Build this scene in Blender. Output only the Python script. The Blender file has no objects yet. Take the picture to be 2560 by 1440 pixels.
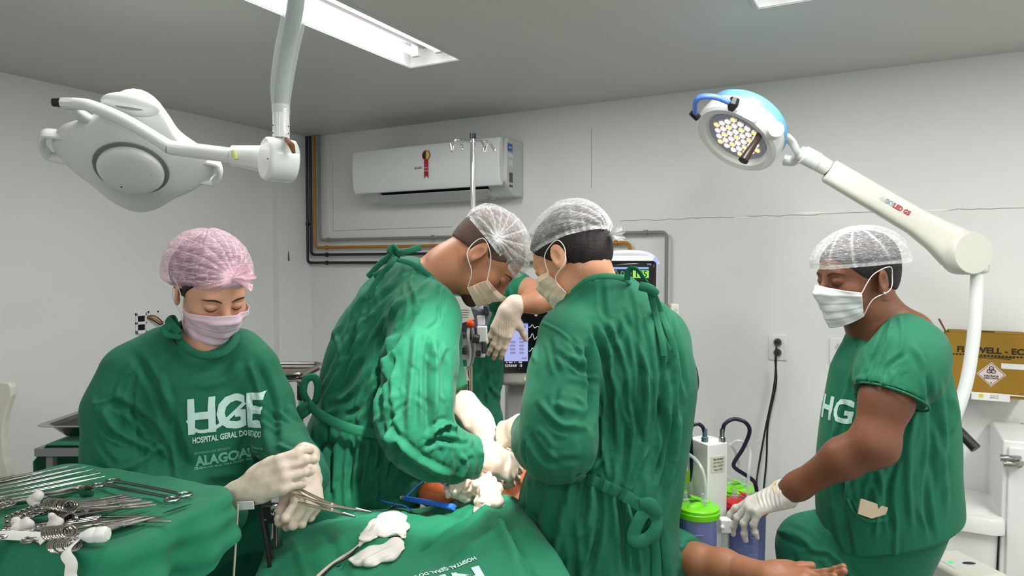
import bpy, bmesh, math, random
import numpy as np
from mathutils import Vector, Matrix
from mathutils.bvhtree import BVHTree

# ------------------------------------------------------------------ camera, world, light, exposure
YAW = math.radians(28.6)          # the camera is turned 28.6 deg left of the back wall's normal
PITCH = math.atan(60/1707.0)      # tilted 2 deg down
F = 1707.0
CAMH = 1.60
CEIL = 2.40
SC = bpy.context.scene
COL = SC.collection
cam_d = bpy.data.cameras.new('camera'); cam = bpy.data.objects.new('camera', cam_d); COL.objects.link(cam)
cam_d.sensor_fit = 'HORIZONTAL'; cam_d.sensor_width = 36.0; cam_d.lens = 36.0*F/2560.0
cam_d.clip_start = 0.02
cam.location = (0, 0, CAMH); cam.rotation_euler = (math.radians(90)-PITCH, 0, YAW)
SC.camera = cam
SC.view_settings.view_transform = 'Standard'
try: SC.view_settings.look = 'None'
except Exception: pass
SC.view_settings.gamma = 1.0
SC.view_settings.use_curve_mapping = False
SC.view_settings.exposure = 0.0
w = bpy.data.worlds.new('world'); SC.world = w; w.use_nodes = True
w.node_tree.nodes['Background'].inputs[0].default_value = (0.75, 0.85, 0.82, 1)
w.node_tree.nodes['Background'].inputs[1].default_value = 0.02
FIX = [(-1.59, 1.64), (-0.24, 1.64), (1.10, 1.64), (-1.59, -1.2), (-0.24, -1.2), (1.10, -1.2)]   # ceiling lights, centre in room x, y; first pair seen, rest added unseen
FIX_POWER = [16, 21, 30, 14, 17, 22]
for (fx, fy), pw in zip(FIX, FIX_POWER):
    ld = bpy.data.lights.new('tube_and_added_light', 'AREA'); ld.shape = 'RECTANGLE'; ld.size = 0.2; ld.size_y = 1.2
    ld.energy = pw; ld.color = (1.0, .975, 0.955)
    lo = bpy.data.objects.new('tube_and_added_light', ld); COL.objects.link(lo); lo.location = (fx, fy, CEIL-0.004)

cy, sy = math.cos(YAW), math.sin(YAW)
def v2w(p):                       # view-aligned floor frame (x right, y forward) -> room frame
    p = np.asarray(p, float); q = p.copy()
    q[..., 0] = cy*p[..., 0]-sy*p[..., 1]; q[..., 1] = sy*p[..., 0]+cy*p[..., 1]; return q
def w2v(p):
    p = np.asarray(p, float); q = p.copy()
    q[..., 0] = cy*p[..., 0]+sy*p[..., 1]; q[..., 1] = -sy*p[..., 0]+cy*p[..., 1]; return q
cp, sp = math.cos(PITCH), math.sin(PITCH)
def ray(px, py):
    u = (px-1280)/F; v = (720-py)/F
    return np.array([u, cp+v*sp, -sp+v*cp])
def P(px, py, d):                 # photo point at forward distance d
    r = ray(px, py); return np.array([0, 0, CAMH])+r*(d/r[1])
def PZ(px, py, z):                # photo point at height z
    r = ray(px, py); return np.array([0, 0, CAMH])+r*((z-CAMH)/r[2])
def PW(px, py, Y):                # photo point on the room plane y = Y, room frame
    r = v2w(ray(px, py)); return np.array([0, 0, CAMH])+r*(Y/r[1])
def PX(px, py, X):
    r = v2w(ray(px, py)); return np.array([0, 0, CAMH])+r*(X/r[0])
def proj(p):                      # view frame points -> photo pixels
    x = p[..., 0]; y = p[..., 1]; z = p[..., 2]-CAMH
    f = y*cp-z*sp; u = y*sp+z*cp
    return 1280+F*x/f, 720-F*u/f

# ------------------------------------------------------------------ materials
MATS = {}
def lin(c):
    return tuple((x/12.92 if x <= .04045 else ((x+.055)/1.055)**2.4) for x in c)
def rgb(r, g, b): return lin((r/255, g/255, b/255))
def mat(name, col, rough=.5, metal=0, bump=0, bscale=60, var=0, vscale=6, emit=None, es=0, trans=0, ior=1.45,
        coat=0, sheen=0, sss=0, alpha=1, weave=0, stretch=(1, 1, 1), spec=.5):
    if name in MATS: return MATS[name]
    m = bpy.data.materials.new(name); m.use_nodes = True; MATS[name] = m
    nt = m.node_tree; N = nt.nodes; L = nt.links; b = N['Principled BSDF']
    b.inputs['Base Color'].default_value = (*col, 1); b.inputs['Roughness'].default_value = rough
    b.inputs['Metallic'].default_value = metal; b.inputs['IOR'].default_value = ior
    b.inputs['Specular IOR Level'].default_value = spec
    b.inputs['Coat Weight'].default_value = coat
    if sheen: b.inputs['Sheen Weight'].default_value = sheen; b.inputs['Sheen Roughness'].default_value = .5
    if sss:
        b.inputs['Subsurface Weight'].default_value = sss; b.inputs['Subsurface Radius'].default_value = (.012, .004, .002)
        b.inputs['Subsurface Scale'].default_value = 1
    b.inputs['Transmission Weight'].default_value = trans; b.inputs['Alpha'].default_value = alpha
    if emit: b.inputs['Emission Color'].default_value = (*emit, 1); b.inputs['Emission Strength'].default_value = es
    tc = N.new('ShaderNodeTexCoord'); mp = N.new('ShaderNodeMapping'); L.new(tc.outputs['Object'], mp.inputs[0])
    mp.inputs['Scale'].default_value = stretch
    n = N.new('ShaderNodeTexNoise'); n.inputs['Scale'].default_value = vscale; n.inputs['Detail'].default_value = 5
    L.new(mp.outputs[0], n.inputs['Vector'])
    v = var if var else .04
    mx = N.new('ShaderNodeMix'); mx.data_type = 'RGBA'
    mx.inputs['A'].default_value = (*[max(0, c*(1-v)) for c in col], 1); mx.inputs['B'].default_value = (*[min(1, c*(1+v)) for c in col], 1)
    L.new(n.outputs['Fac'], mx.inputs['Factor']); L.new(mx.outputs['Result'], b.inputs['Base Color'])
    if bump:
        n2 = N.new('ShaderNodeTexNoise'); n2.inputs['Scale'].default_value = bscale; n2.inputs['Detail'].default_value = 4
        L.new(mp.outputs[0], n2.inputs['Vector'])
        bp = N.new('ShaderNodeBump'); bp.inputs['Strength'].default_value = bump; bp.inputs['Distance'].default_value = .004
        L.new(n2.outputs['Fac'], bp.inputs['Height']); L.new(bp.outputs[0], b.inputs['Normal'])
        if weave:
            n3 = N.new('ShaderNodeTexNoise'); n3.inputs['Scale'].default_value = 700; n3.inputs['Detail'].default_value = 1
            L.new(tc.outputs['Object'], n3.inputs['Vector'])
            b2 = N.new('ShaderNodeBump'); b2.inputs['Strength'].default_value = weave; b2.inputs['Distance'].default_value = .0008
            L.new(n3.outputs['Fac'], b2.inputs['Height']); L.new(bp.outputs[0], b2.inputs['Normal'])
            # soft crumples, longer up and down than across
            m2 = N.new('ShaderNodeMapping'); m2.inputs['Scale'].default_value = (1, 1, .45); L.new(tc.outputs['Object'], m2.inputs[0])
            n4 = N.new('ShaderNodeTexNoise'); n4.inputs['Scale'].default_value = 13; n4.inputs['Detail'].default_value = 3; n4.inputs['Distortion'].default_value = 1.2
            n4.noise_type = 'RIDGED_MULTIFRACTAL' if 'RIDGED_MULTIFRACTAL' in [i.identifier for i in n4.bl_rna.properties['noise_type'].enum_items] else n4.noise_type
            L.new(m2.outputs[0], n4.inputs['Vector'])
            b3 = N.new('ShaderNodeBump'); b3.inputs['Strength'].default_value = .38; b3.inputs['Distance'].default_value = .006
            L.new(n4.outputs['Fac'], b3.inputs['Height']); L.new(b2.outputs[0], b3.inputs['Normal']); L.new(b3.outputs[0], b.inputs['Normal'])
    return m

M = dict(
 wall=mat('wall_paint', rgb(222,225,222), .55, bump=.12, bscale=35, var=.03, vscale=2.2),
 ceil=mat('ceiling_paint', rgb(196,199,194), .45, bump=.05, bscale=20, var=.03, vscale=1.5),
 floor=mat('floor_vinyl', rgb(150,152,150), .3, var=.12, vscale=9),
 steel=mat('steel', (.36,.34,.32), .2, 1, var=.1, vscale=30),
 chrome=mat('chrome', (.8,.8,.8), .1, 1),
 warmsteel=mat('warm_steel', (.72,.62,.52), .2, 1),
 darksteel=mat('dark_steel', (.25,.25,.25), .3, 1),
 black=mat('black_plastic', (.012,.012,.013), .4),
 hole=mat('dark_hole', (.004,.004,.004), .9),
 white=mat('white_plastic', rgb(226,229,226), .35),
 enamel=mat('white_enamel', rgb(226,231,229), .22, coat=.3),
 lampwhite=mat('lamp_housing', rgb(222,226,223), .32, coat=.2),
 beige=mat('beige_enamel', rgb(205,205,193), .35, coat=.2),
 acw=mat('ac_plastic', rgb(222,227,226), .35),
 acg=mat('ac_grey', rgb(195,200,198), .4),
 blue=mat('blue_plastic', rgb(112,178,228), .3),
 blue2=mat('blue_cable', rgb(60,120,230), .35),
 bluegrip=mat('blue_grip', rgb(90,130,225), .35),
 cream=mat('cream_board', rgb(214,212,198), .5),
 navy=mat('navy_pipe', rgb(14,30,50), .35),
 blackpipe=mat('black_pipe', rgb(20,30,32), .35),
 yellow=mat('yellow_pipe', rgb(170,115,20), .4),
 greyp=mat('grey_pipe', rgb(128,130,128), .45),
 card=mat('cardboard', rgb(148,112,28), .75, bump=.1, bscale=80, var=.08, vscale=20),
 cardd=mat('cardboard_edge', rgb(110,70,28), .8),
 paper=mat('paper', rgb(225,226,222), .7),
 ink=mat('black_ink', rgb(35,28,16), .7),
 inkg=mat('grey_ink', rgb(95,95,95), .7),
 pink=mat('pink_label', rgb(214,196,190), .7),
 red=mat('red_plastic', rgb(200,25,35), .35),
 redink=mat('red_ink', rgb(170,30,50), .5),
 orange=mat('orange_knob', rgb(225,70,30), .4),
 lime=mat('lime_plastic', rgb(110,205,20), .35, bump=.05, bscale=60),
 limelabel=mat('lime_label', rgb(150,215,30), .6),
 glove=mat('latex_glove', rgb(214,198,182), .5, bump=.35, bscale=55, sss=.15, var=.05, stretch=(1,1,1)),
 glove2=mat('white_glove', rgb(208,204,197), .55, bump=.3, bscale=45, sss=.1),
 print=mat('white_print', rgb(190,222,214), .7, var=.1, vscale=40),
 print2=mat('faded_print', rgb(110,175,150), .7, var=.25, vscale=90),
 gauze=mat('wet_gauze', rgb(222,200,186), .45, bump=.5, bscale=70, sss=.2),
 iodine=mat('iodine_skin', rgb(205,110,62), .4, bump=.1, bscale=80, var=.12, vscale=14, sss=.2),
 screen=mat('black_glass', (.006,.007,.009), .12),
 gold=mat('gold', (.8,.6,.25), .25, 1),
 hair=mat('black_hair', rgb(24,19,18), .55, bump=.6, bscale=160, stretch=(1,1,.25)),
 hair2=mat('short_black_hair', rgb(32,26,25), .75, bump=.5, bscale=260),
 stub=mat('stubble', rgb(70,48,40), .8, bump=.3, bscale=400),
 brow=mat('eyebrow_hair', rgb(62,44,38), .8),
 eye=mat('eye_white', rgb(215,208,200), .2),
 iris=mat('dark_iris', rgb(35,22,16), .15),
 elastic=mat('ear_loop', rgb(232,228,222), .6),
 navyc=mat('navy_sheet', rgb(22,26,45), .6),
 gstrap=mat('grey_tray', rgb(205,205,210), .6),
)
CLOTHC = rgb(6,100,71)
M['cloth'] = mat('green_cotton', CLOTHC, .8, bump=.9, bscale=22, var=.10, vscale=8, sheen=.06, weave=.35)
M['cloth2'] = mat('green_cotton_drape', rgb(10,114,80), .8, bump=.6, bscale=15, var=.10, vscale=7, sheen=.06, weave=.35)
M['cloth3'] = mat('green_cotton_scrubs', rgb(9,104,74), .8, bump=.7, bscale=20, var=.10, vscale=7, sheen=.06, weave=.35)
M['hem'] = mat('green_cotton_hem', rgb(16,104,72), .85, bump=.4, bscale=90, sheen=.2)
def skin(name, c): return mat(name, c, .48, bump=.12, bscale=170, var=.08, vscale=25, sss=.12)
M['skinA'] = skin('fair_skin', rgb(214,160,132))
M['skinB'] = skin('tan_skin', rgb(172,118,88))
M['skinC'] = skin('warm_skin', rgb(206,150,116))
M['skinD'] = skin('brown_skin', rgb(118,74,52))
M['skinE'] = skin('light_brown_skin', rgb(176,126,96))
M['skinP'] = skin('patient_skin', rgb(150,100,72))

def emis(name, col, s):
    if name in MATS: return MATS[name]
    m = mat(name, tuple(c*.1 for c in col), .4, emit=col, es=s); return m
M['tube'] = emis('lit_tube', (1,1,.98), 7)

def cloudy(name, col, density, scale, stretch=(1,1,1), tint=None):
    """thin see-through sheet: white fibre mixed with clear, denser where the sheet is gathered"""
    m = bpy.data.materials.new(name); m.use_nodes = True; MATS[name] = m
    nt = m.node_tree; N = nt.nodes; L = nt.links; b = N['Principled BSDF']
    b.inputs['Base Color'].default_value = (*col, 1); b.inputs['Roughness'].default_value = .6
    b.inputs['Subsurface Weight'].default_value = 0
    tc = N.new('ShaderNodeTexCoord'); mp = N.new('ShaderNodeMapping'); mp.inputs['Scale'].default_value = stretch
    L.new(tc.outputs['UV'], mp.inputs[0])
    n1 = N.new('ShaderNodeTexNoise'); n1.inputs['Scale'].default_value = scale; n1.inputs['Detail'].default_value = 6; n1.inputs['Distortion'].default_value = .8
    L.new(mp.outputs[0], n1.inputs['Vector'])
    ra = N.new('ShaderNodeValToRGB'); e = ra.color_ramp.elements
    e[0].position = .38; e[0].color = (density*.75,)*3+(1,); e[1].position = .66; e[1].color = (min(1, density*1.35),)*3+(1,)
    L.new(n1.outputs['Fac'], ra.inputs[0])
    vo = N.new('ShaderNodeTexVoronoi'); vo.feature = 'DISTANCE_TO_EDGE'; vo.inputs['Scale'].default_value = scale*1.6
    L.new(mp.outputs[0], vo.inputs['Vector'])
    r2 = N.new('ShaderNodeValToRGB'); f = r2.color_ramp.elements
    f[0].position = .0; f[0].color = (.42,)*3+(1,); f[1].position = .06; f[1].color = (0, 0, 0, 1)
    L.new(vo.outputs['Distance'], r2.inputs[0])
    ad = N.new('ShaderNodeMath'); ad.operation = 'ADD'; ad.use_clamp = True
    L.new(ra.outputs[0], ad.inputs[0]); L.new(r2.outputs[0], ad.inputs[1])
    at = N.new('ShaderNodeAttribute'); at.attribute_name = 'gather'
    a2 = N.new('ShaderNodeMath'); a2.operation = 'ADD'; a2.use_clamp = True
    L.new(ad.outputs[0], a2.inputs[0]); L.new(at.outputs['Fac'], a2.inputs[1])
    L.new(a2.outputs[0], b.inputs['Alpha'])
    bp = N.new('ShaderNodeBump'); bp.inputs['Strength'].default_value = .5; bp.inputs['Distance'].default_value = .003
    L.new(n1.outputs['Fac'], bp.inputs['Height']); L.new(bp.outputs[0], b.inputs['Normal'])
    return m
M['capw'] = cloudy('white_net_cap', rgb(232,232,232), .17, 16, (1, 5, 1))
M['capp'] = cloudy('pink_net_cap', rgb(246,205,220), .32, 14, (1, 4, 1))
def clear(name, col, alpha, rough=.15):
    m = mat(name, col, rough, alpha=alpha); return m
M['canister'] = clear('blue_tinted_canister', rgb(122,132,188), .8, .15)
M['clearp'] = clear('clear_plastic', rgb(210,222,220), .38, .08)
M['cleart'] = clear('clear_tube', rgb(220,225,225), .5, .1)
M['sleeve'] = clear('clear_sleeve', rgb(205,215,212), .35, .05)
M['mask'] = mat('white_mask_cloth', rgb(226,226,226), .65, bump=.15, bscale=240, sss=.1)
M['maskp'] = mat('pink_mask_cloth', rgb(232,200,216), .65, bump=.15, bscale=240, sss=.1)
M['maskw'] = mat('warm_mask_cloth', rgb(246,212,190), .65, bump=.25, bscale=240, sss=.2)

M['fade'] = mat('faded_short_hair', rgb(84,64,54), .85, bump=.3, bscale=300)
ORDN = ['first', 'second', 'third', 'fourth', 'fifth', 'sixth', 'seventh', 'eighth', 'ninth', 'tenth']
# ------------------------------------------------------------------ objects
ORIG = {}
def props(o, label=None, cat=None, group=None, kind=None):
    if label: o['label'] = label
    if cat: o['category'] = cat
    if group: o['group'] = group
    if kind: o['kind'] = kind
    return o
def root(name, label, cat, loc, frame='V', group=None):
    o = bpy.data.objects.new(name, None); COL.objects.link(o); o.empty_display_size = .05
    loc = np.array(loc, float)
    o.location = v2w(loc) if frame == 'V' else loc
    if frame == 'V': o.rotation_euler = (0, 0, YAW)
    ORIG[o.name] = loc
    return props(o, label, cat, group)

def norm(v): v = np.asarray(v, float); return v/max(1e-9, np.linalg.norm(v))
def frame_of(d, up=(0, 0, 1)):
    d = norm(d); up = np.asarray(up, float)
    if abs(np.dot(d, up)) > .98: up = np.array([0, 1., 0])
    s = norm(np.cross(d, up)); return s, np.cross(s, d)
def rotm(ax, ang):
    return np.array(Matrix.Rotation(ang, 3, Vector(norm(ax))))
def smooth_path(pts, n=8):
    pts = [np.asarray(p, float) for p in pts]
    if len(pts) < 3: return pts
    out = []
    for i in range(len(pts)-1):
        p0 = pts[max(i-1, 0)]; p1 = pts[i]; p2 = pts[i+1]; p3 = pts[min(i+2, len(pts)-1)]
        for k in range(n):
            t = k/n
            out.append(.5*((2*p1)+(-p0+p2)*t+(2*p0-5*p1+4*p2-p3)*t*t+(-p0+3*p1-3*p2+p3)*t**3))
    out.append(pts[-1]); return out

class MB:
    def __init__(s): s.v = []; s.f = []; s.uv = None; s.att = None
    def add(s, vs, fs):
        b = len(s.v); s.v.extend([tuple(map(float, v)) for v in vs]); s.f.extend([tuple(int(i)+b for i in f) for f in fs]); return s
    def box(s, c, size, R=None):
        c = np.asarray(c, float); h = np.asarray(size, float)/2
        vs = [np.array([x, y, z])*h for x in (-1, 1) for y in (-1, 1) for z in (-1, 1)]
        if R is not None: vs = [R @ v for v in vs]
        return s.add([v+c for v in vs], [(0,1,3,2),(4,6,7,5),(0,4,5,1),(2,3,7,6),(0,2,6,4),(1,5,7,3)])
    def box2(s, a, b):
        a = np.asarray(a, float); b = np.asarray(b, float); return s.box((a+b)/2, np.abs(b-a))
    def tube(s, pts, r, seg=12, caps=True, flat=1.0, up=(0, 0, 1), sm=0):
        if sm: 
            if not np.isscalar(r):
                k0 = np.linspace(0, 1, len(r))
                n_ = (len(pts)-1)*sm+1; r = np.interp(np.linspace(0, 1, n_), k0, r)
            pts = smooth_path(pts, sm)
        pts = [np.asarray(p, float) for p in pts]; n = len(pts)
        rr = np.full(n, r) if np.isscalar(r) else np.interp(np.linspace(0, 1, n), np.linspace(0, 1, len(r)), r)
        vs = []; S = None
        for i, p in enumerate(pts):
            d = norm(pts[min(i+1, n-1)]-pts[max(i-1, 0)])
            if S is None: S, U = frame_of(d, up)
            else:
                S = norm(S-d*np.dot(S, d)); U = np.cross(S, d)
            for k in range(seg):
                a = 2*math.pi*k/seg
                vs.append(p+rr[i]*(math.cos(a)*S+flat*math.sin(a)*U))
        fs = [(i*seg+k, i*seg+(k+1) % seg, (i+1)*seg+(k+1) % seg, (i+1)*seg+k) for i in range(n-1) for k in range(seg)]
        if caps: fs += [tuple(range(seg))[::-1], tuple((n-1)*seg+k for k in range(seg))]
        return s.add(vs, fs)
    def cyl(s, a, b, r1, r2=None, seg=20): return s.tube([a, b], [r1, r1 if r2 is None else r2], seg)
    def ribbon(s, pts, w, t=.001, sm=6, up=(0, 0, 1)):
        """flat strap: pts path, w half width, t half thickness"""
        return s.tube(pts, w, 8, True, t/w, up, sm)
    def lathe(s, prof, c, ax=(0, 0, 1), seg=32, shape=None):
        c = np.asarray(c, float); d = norm(ax); S, U = frame_of(d); vs = []
        for (r, h) in prof:
            for k in range(seg):
                a = 2*math.pi*k/seg; q = shape(a) if shape else 1
                vs.append(c+d*h+r*q*(math.cos(a)*S+math.sin(a)*U))
        m = len(prof)
        fs = [(i*seg+k, i*seg+(k+1) % seg, (i+1)*seg+(k+1) % seg, (i+1)*seg+k) for i in range(m-1) for k in range(seg)]
        fs += [tuple(range(seg))[::-1], tuple((m-1)*seg+k for k in range(seg))]
        return s.add(vs, fs)
    def ball(s, c, r, R=None, seg=20):
        c = np.asarray(c, float); r = np.full(3, r) if np.isscalar(r) else np.asarray(r, float); vs = []; m = seg//2
        for i in range(m+1):
            t = math.pi*(i+.001)/(m+.002)
            for k in range(seg):
                a = 2*math.pi*k/seg; v = np.array([math.sin(t)*math.cos(a), math.sin(t)*math.sin(a), math.cos(t)])*r
                vs.append(c+(R @ v if R is not None else v))
        return s.add(vs, [(i*seg+k, (i+1)*seg+k, (i+1)*seg+(k+1) % seg, i*seg+(k+1) % seg) for i in range(m) for k in range(seg)])
    def torus(s, c, ax, R, r, seg=24, rs=8, sq=1.0, sdir=None):
        d = norm(ax)
        if sdir is None: S, U = frame_of(d)
        else: S = norm(sdir); U = np.cross(d, S)
        pts = [np.asarray(c)+R*(math.cos(a)*S+sq*math.sin(a)*U) for a in np.linspace(0, 2*math.pi, seg, endpoint=False)]
        vs = []
        for i, p in enumerate(pts):
            t = norm(pts[(i+1) % seg]-pts[i-1]); o = norm(np.cross(t, d))
            for k in range(rs):
                a = 2*math.pi*k/rs; vs.append(p+r*(math.cos(a)*o+math.sin(a)*d))
        return s.add(vs, [(i*rs+k, ((i+1) % seg)*rs+k, ((i+1) % seg)*rs+(k+1) % rs, i*rs+(k+1) % rs) for i in range(seg) for k in range(rs)])
    def prism(s, poly, o, X, Y, h):
        """poly 2D outline in the plane (o; X, Y), extruded by h along X x Y"""
        o = np.asarray(o, float); X = np.asarray(X, float); Y = np.asarray(Y, float); Z = norm(np.cross(X, Y))
        a = [o+X*p[0]+Y*p[1] for p in poly]; b = [v+Z*h for v in a]; n = len(poly)
        return s.add(a+b, [tuple(range(n))[::-1], tuple(range(n, 2*n))]+[(i, (i+1) % n, n+(i+1) % n, n+i) for i in range(n)])
    def grid(s, fn, nu, nv, wrapu=False, uvs=True):
        vs = []; uv = []
        for i in range(nu):
            for j in range(nv):
                u = i/(nu if wrapu else nu-1); v = j/(nv-1); vs.append(fn(u, v)); uv.append((u, v))
        fs = [(i*nv+j, ((i+1) % nu)*nv+j, ((i+1) % nu)*nv+j+1, i*nv+j+1) for i in range(nu if wrapu else nu-1) for j in range(nv-1)]
        if not s.v: s.uv = uv
        return s.add(vs, fs)
    def build(s, name, m, parent=None, smooth=30, bevel=0, bseg=2, solid=0, sub=0, loc=None, frame='V', off=1):
        me = bpy.data.meshes.new(name); o = bpy.data.objects.new(name, me); COL.objects.link(o)
        V = np.array(s.v, float)
        if parent is not None:
            V = V-ORIG[parent.name]; o.parent = parent; ORIG[o.name] = ORIG[parent.name]
        else:
            if loc is None:
                lo = V.min(0); hi = V.max(0); loc = np.array([(lo[0]+hi[0])/2, (lo[1]+hi[1])/2, lo[2]])
            loc = np.asarray(loc, float); V = V-loc; ORIG[o.name] = loc
            if frame == 'V': o.location = v2w(loc); o.rotation_euler = (0, 0, YAW)
            else: o.location = loc
        me.from_pydata(V.tolist(), [], s.f); me.update()
        if s.uv and len(s.uv) == len(s.v):
            ul = me.uv_layers.new(name='UVMap'); li = np.zeros(len(me.loops), int); me.loops.foreach_get('vertex_index', li)
            ul.data.foreach_set('uv', np.array(s.uv, np.float32)[li].ravel())
        if s.att is not None:
            at = me.attributes.new('gather', 'FLOAT', 'POINT'); at.data.foreach_set('value', np.array(s.att, np.float32))
        bm = bmesh.new(); bm.from_mesh(me); bmesh.ops.recalc_face_normals(bm, faces=bm.faces); bm.to_mesh(me); bm.free()
        if m is not None: me.materials.append(m if not isinstance(m, str) else M[m])
        if smooth:
            me.shade_smooth()
            try: me.set_sharp_from_angle(angle=math.radians(smooth))
            except Exception: pass
        if bevel:
            b = o.modifiers.new('bevel', 'BEVEL'); b.width = bevel; b.segments = bseg; b.limit_method = 'ANGLE'; b.angle_limit = math.radians(35)
            try: b.harden_normals = False
            except Exception: pass
        if solid:
            k = o.modifiers.new('solid', 'SOLIDIFY'); k.thickness = solid; k.offset = off
        if sub:
            k = o.modifiers.new('sub', 'SUBSURF'); k.levels = sub; k.render_levels = sub
        return o

def solo(name, mb, m, label, cat, group=None, frame='V', kind=None, **kw):
    o = mb.build(name, m, None, frame=frame, **kw); return props(o, label, cat, group, kind)
def copy_tree(o, parent=None):
    c = o.copy(); COL.objects.link(c); c.parent = parent; ORIG[c.name] = ORIG.get(o.name, np.zeros(3))
    for ch in list(o.children): copy_tree(ch, c)
    return c

# ------------------------------------------------------------------ text
def text2d(s, size=1.0, bold=0.0, align='CENTER', sx=1.0, space=1.0, res=3, shear=0):
    cu = bpy.data.curves.new('t', 'FONT'); cu.body = s; cu.size = size; cu.offset = bold*size; cu.align_x = align; cu.align_y = 'CENTER'
    cu.space_character = space; cu.shear = shear
    cu.resolution_u = res; cu.fill_mode = 'BOTH'
    ob = bpy.data.objects.new('t', cu); COL.objects.link(ob)
    dg = bpy.context.evaluated_depsgraph_get(); dg.update()
    me = bpy.data.meshes.new_from_object(ob.evaluated_get(dg))
    bm = bmesh.new(); bm.from_mesh(me); bmesh.ops.triangulate(bm, faces=bm.faces)
    vs = np.array([[v.co.x*sx, v.co.y] for v in bm.verts]) if len(bm.verts) else np.zeros((0, 2)); fs = [tuple(v.index for v in f.verts) for f in bm.faces]
    bm.free(); bpy.data.objects.remove(ob); bpy.data.meshes.remove(me); bpy.data.curves.remove(cu)
    return vs, fs
def put2d(mb, t, o, X, Y, lift=.0006):
    X = np.asarray(X, float); Y = np.asarray(Y, float); n = norm(np.cross(X, Y)); o = np.asarray(o, float)+n*lift
    vs, fs = t; return mb.add([o+X*v[0]+Y*v[1] for v in vs], fs)
def strokes2d(segs, w):
    """thin boxes between 2D points"""
    vs = []; fs = []
    for (a, b) in segs:
        a = np.array(a, float); b = np.array(b, float); d = b-a; l = np.linalg.norm(d); d = d/max(l, 1e-9); n = np.array([-d[1], d[0]])*w/2
        k = len(vs); vs += [a-n, b-n, b+n, a+n]; fs.append((k, k+1, k+2, k+3))
    return np.array(vs), fs
def project_print(t, o, X, Y, bvh, nrm, maxedge=.006, lift=.0016, frame_pts=None):
    """lay flat lettering on a curved garment: cast each point along -nrm on to the surface"""
    vs, fs = t; bm = bmesh.new(); bv = [bm.verts.new((v[0], v[1], 0)) for v in vs]
    for f in fs:
        try: bm.faces.new([bv[i] for i in f])
        except Exception: pass
    for _ in range(5):
        es = [e for e in bm.edges if e.calc_length()*np.linalg.norm(X) > maxedge]
        if not es: break
        bmesh.ops.subdivide_edges(bm, edges=es, cuts=1); bmesh.ops.triangulate(bm, faces=bm.faces)
    bm.verts.index_update(); out = []; nrm = norm(nrm)
    for v in bm.verts:
        p = np.asarray(o)+np.asarray(X)*v.co.x+np.asarray(Y)*v.co.y
        h = bvh.ray_cast(Vector(p+nrm*.25), Vector(-nrm))
        out.append((np.array(h[0])+np.array(h[1])*lift*(1 if np.dot(h[1], nrm) > 0 else -1)) if h[0] is not None else p)
    F_ = [tuple(v.index for v in f.verts) for f in bm.faces]; bm.free()
    return out, F_

# ------------------------------------------------------------------ soft forms (blended solids turned into one skin)
class Soft:
    def __init__(s, res): s.p = []; s.res = res
    def cap(s, a, b, ra, rb=None, k=.03, flat=None, sub=False):
        rb = ra if rb is None else rb; a = np.asarray(a, float); b = np.asarray(b, float)
        def fn(p):
            ab = b-a; L2 = max(1e-12, float(ab @ ab))
            h = np.clip(((p-a) @ ab)/L2, 0, 1); q = p-a-h[..., None]*ab
            if flat is not None:
                ax = norm(flat[0]); c = q @ ax; q = q+(c*(1/flat[1]-1))[..., None]*ax
                return (np.sqrt((q**2).sum(-1))-(ra+(rb-ra)*h))*max(.6, min(1, flat[1]))
            return np.sqrt((q**2).sum(-1))-(ra+(rb-ra)*h)
        R = max(ra, rb)*(max(1, flat[1]) if flat else 1)
        s.p.append((fn, np.minimum(a, b)-R, np.maximum(a, b)+R, k, sub)); return s
    def chain(s, pts, rs, k=.03, flat=None, kk=None):
        for i in range(len(pts)-1): s.cap(pts[i], pts[i+1], rs[i], rs[i+1], k, flat)
        return s
    def ell(s, c, r, R=None, k=.03, sub=False):
        c = np.asarray(c, float); r = np.asarray(r, float); Ri = None if R is None else np.asarray(R).T
        def fn(p):
            q = p-c
            if Ri is not None: q = q @ Ri.T
            k0 = np.sqrt(((q/r)**2).sum(-1)); k1 = np.sqrt(((q/(r*r))**2).sum(-1))
            return k0*(k0-1)/np.maximum(k1, 1e-6)
        m = r.max(); s.p.append((fn, c-m, c+m, k, sub)); return s
    def cut(s, o, n, k=.004):
        o = np.asarray(o, float); n = norm(n)
        s.p.append((lambda p: (o-p) @ n, None, None, k, True)); return s   # removes the side n points to
    def arrays(s, warp=None):
        h = s.res; lo = np.min([p[1] for p in s.p if p[1] is not None and not p[4]], 0)-.03; hi = np.max([p[2] for p in s.p if p[2] is not None and not p[4]], 0)+.03
        n = np.ceil((hi-lo)/h).astype(int)+1
        ax = [np.arange(n[i])*h+lo[i] for i in range(3)]
        D = np.full(n, .2, np.float32)
        for fn, a, b, k, sub in s.p:
            if a is None: i0 = np.zeros(3, int); i1 = n
            else:
                pad = max(k*1.2, 3*h)+.01
                i0 = np.clip(np.floor((a-pad-lo)/h).astype(int), 0, n); i1 = np.clip(np.ceil((b+pad-lo)/h).astype(int)+1, 0, n)
            if np.any(i1 <= i0): continue
            sl = tuple(slice(i0[i], i1[i]) for i in range(3))
            g = np.stack(np.meshgrid(*[ax[i][sl[i]] for i in range(3)], indexing='ij'), -1)
            d = fn(g); c = D[sl]
            if sub:
                d = -d; t = np.clip(.5+.5*(d-c)/k, 0, 1); D[sl] = c*(1-t)+d*t+k*t*(1-t)
            else:
                t = np.clip(.5+.5*(d-c)/k, 0, 1); D[sl] = d*(1-t)+c*t-k*t*(1-t)
        D[0] = D[-1] = .1; D[:, 0] = D[:, -1] = .1; D[:, :, 0] = D[:, :, -1] = .1
        return surface_nets(D, lo, h)
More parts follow.
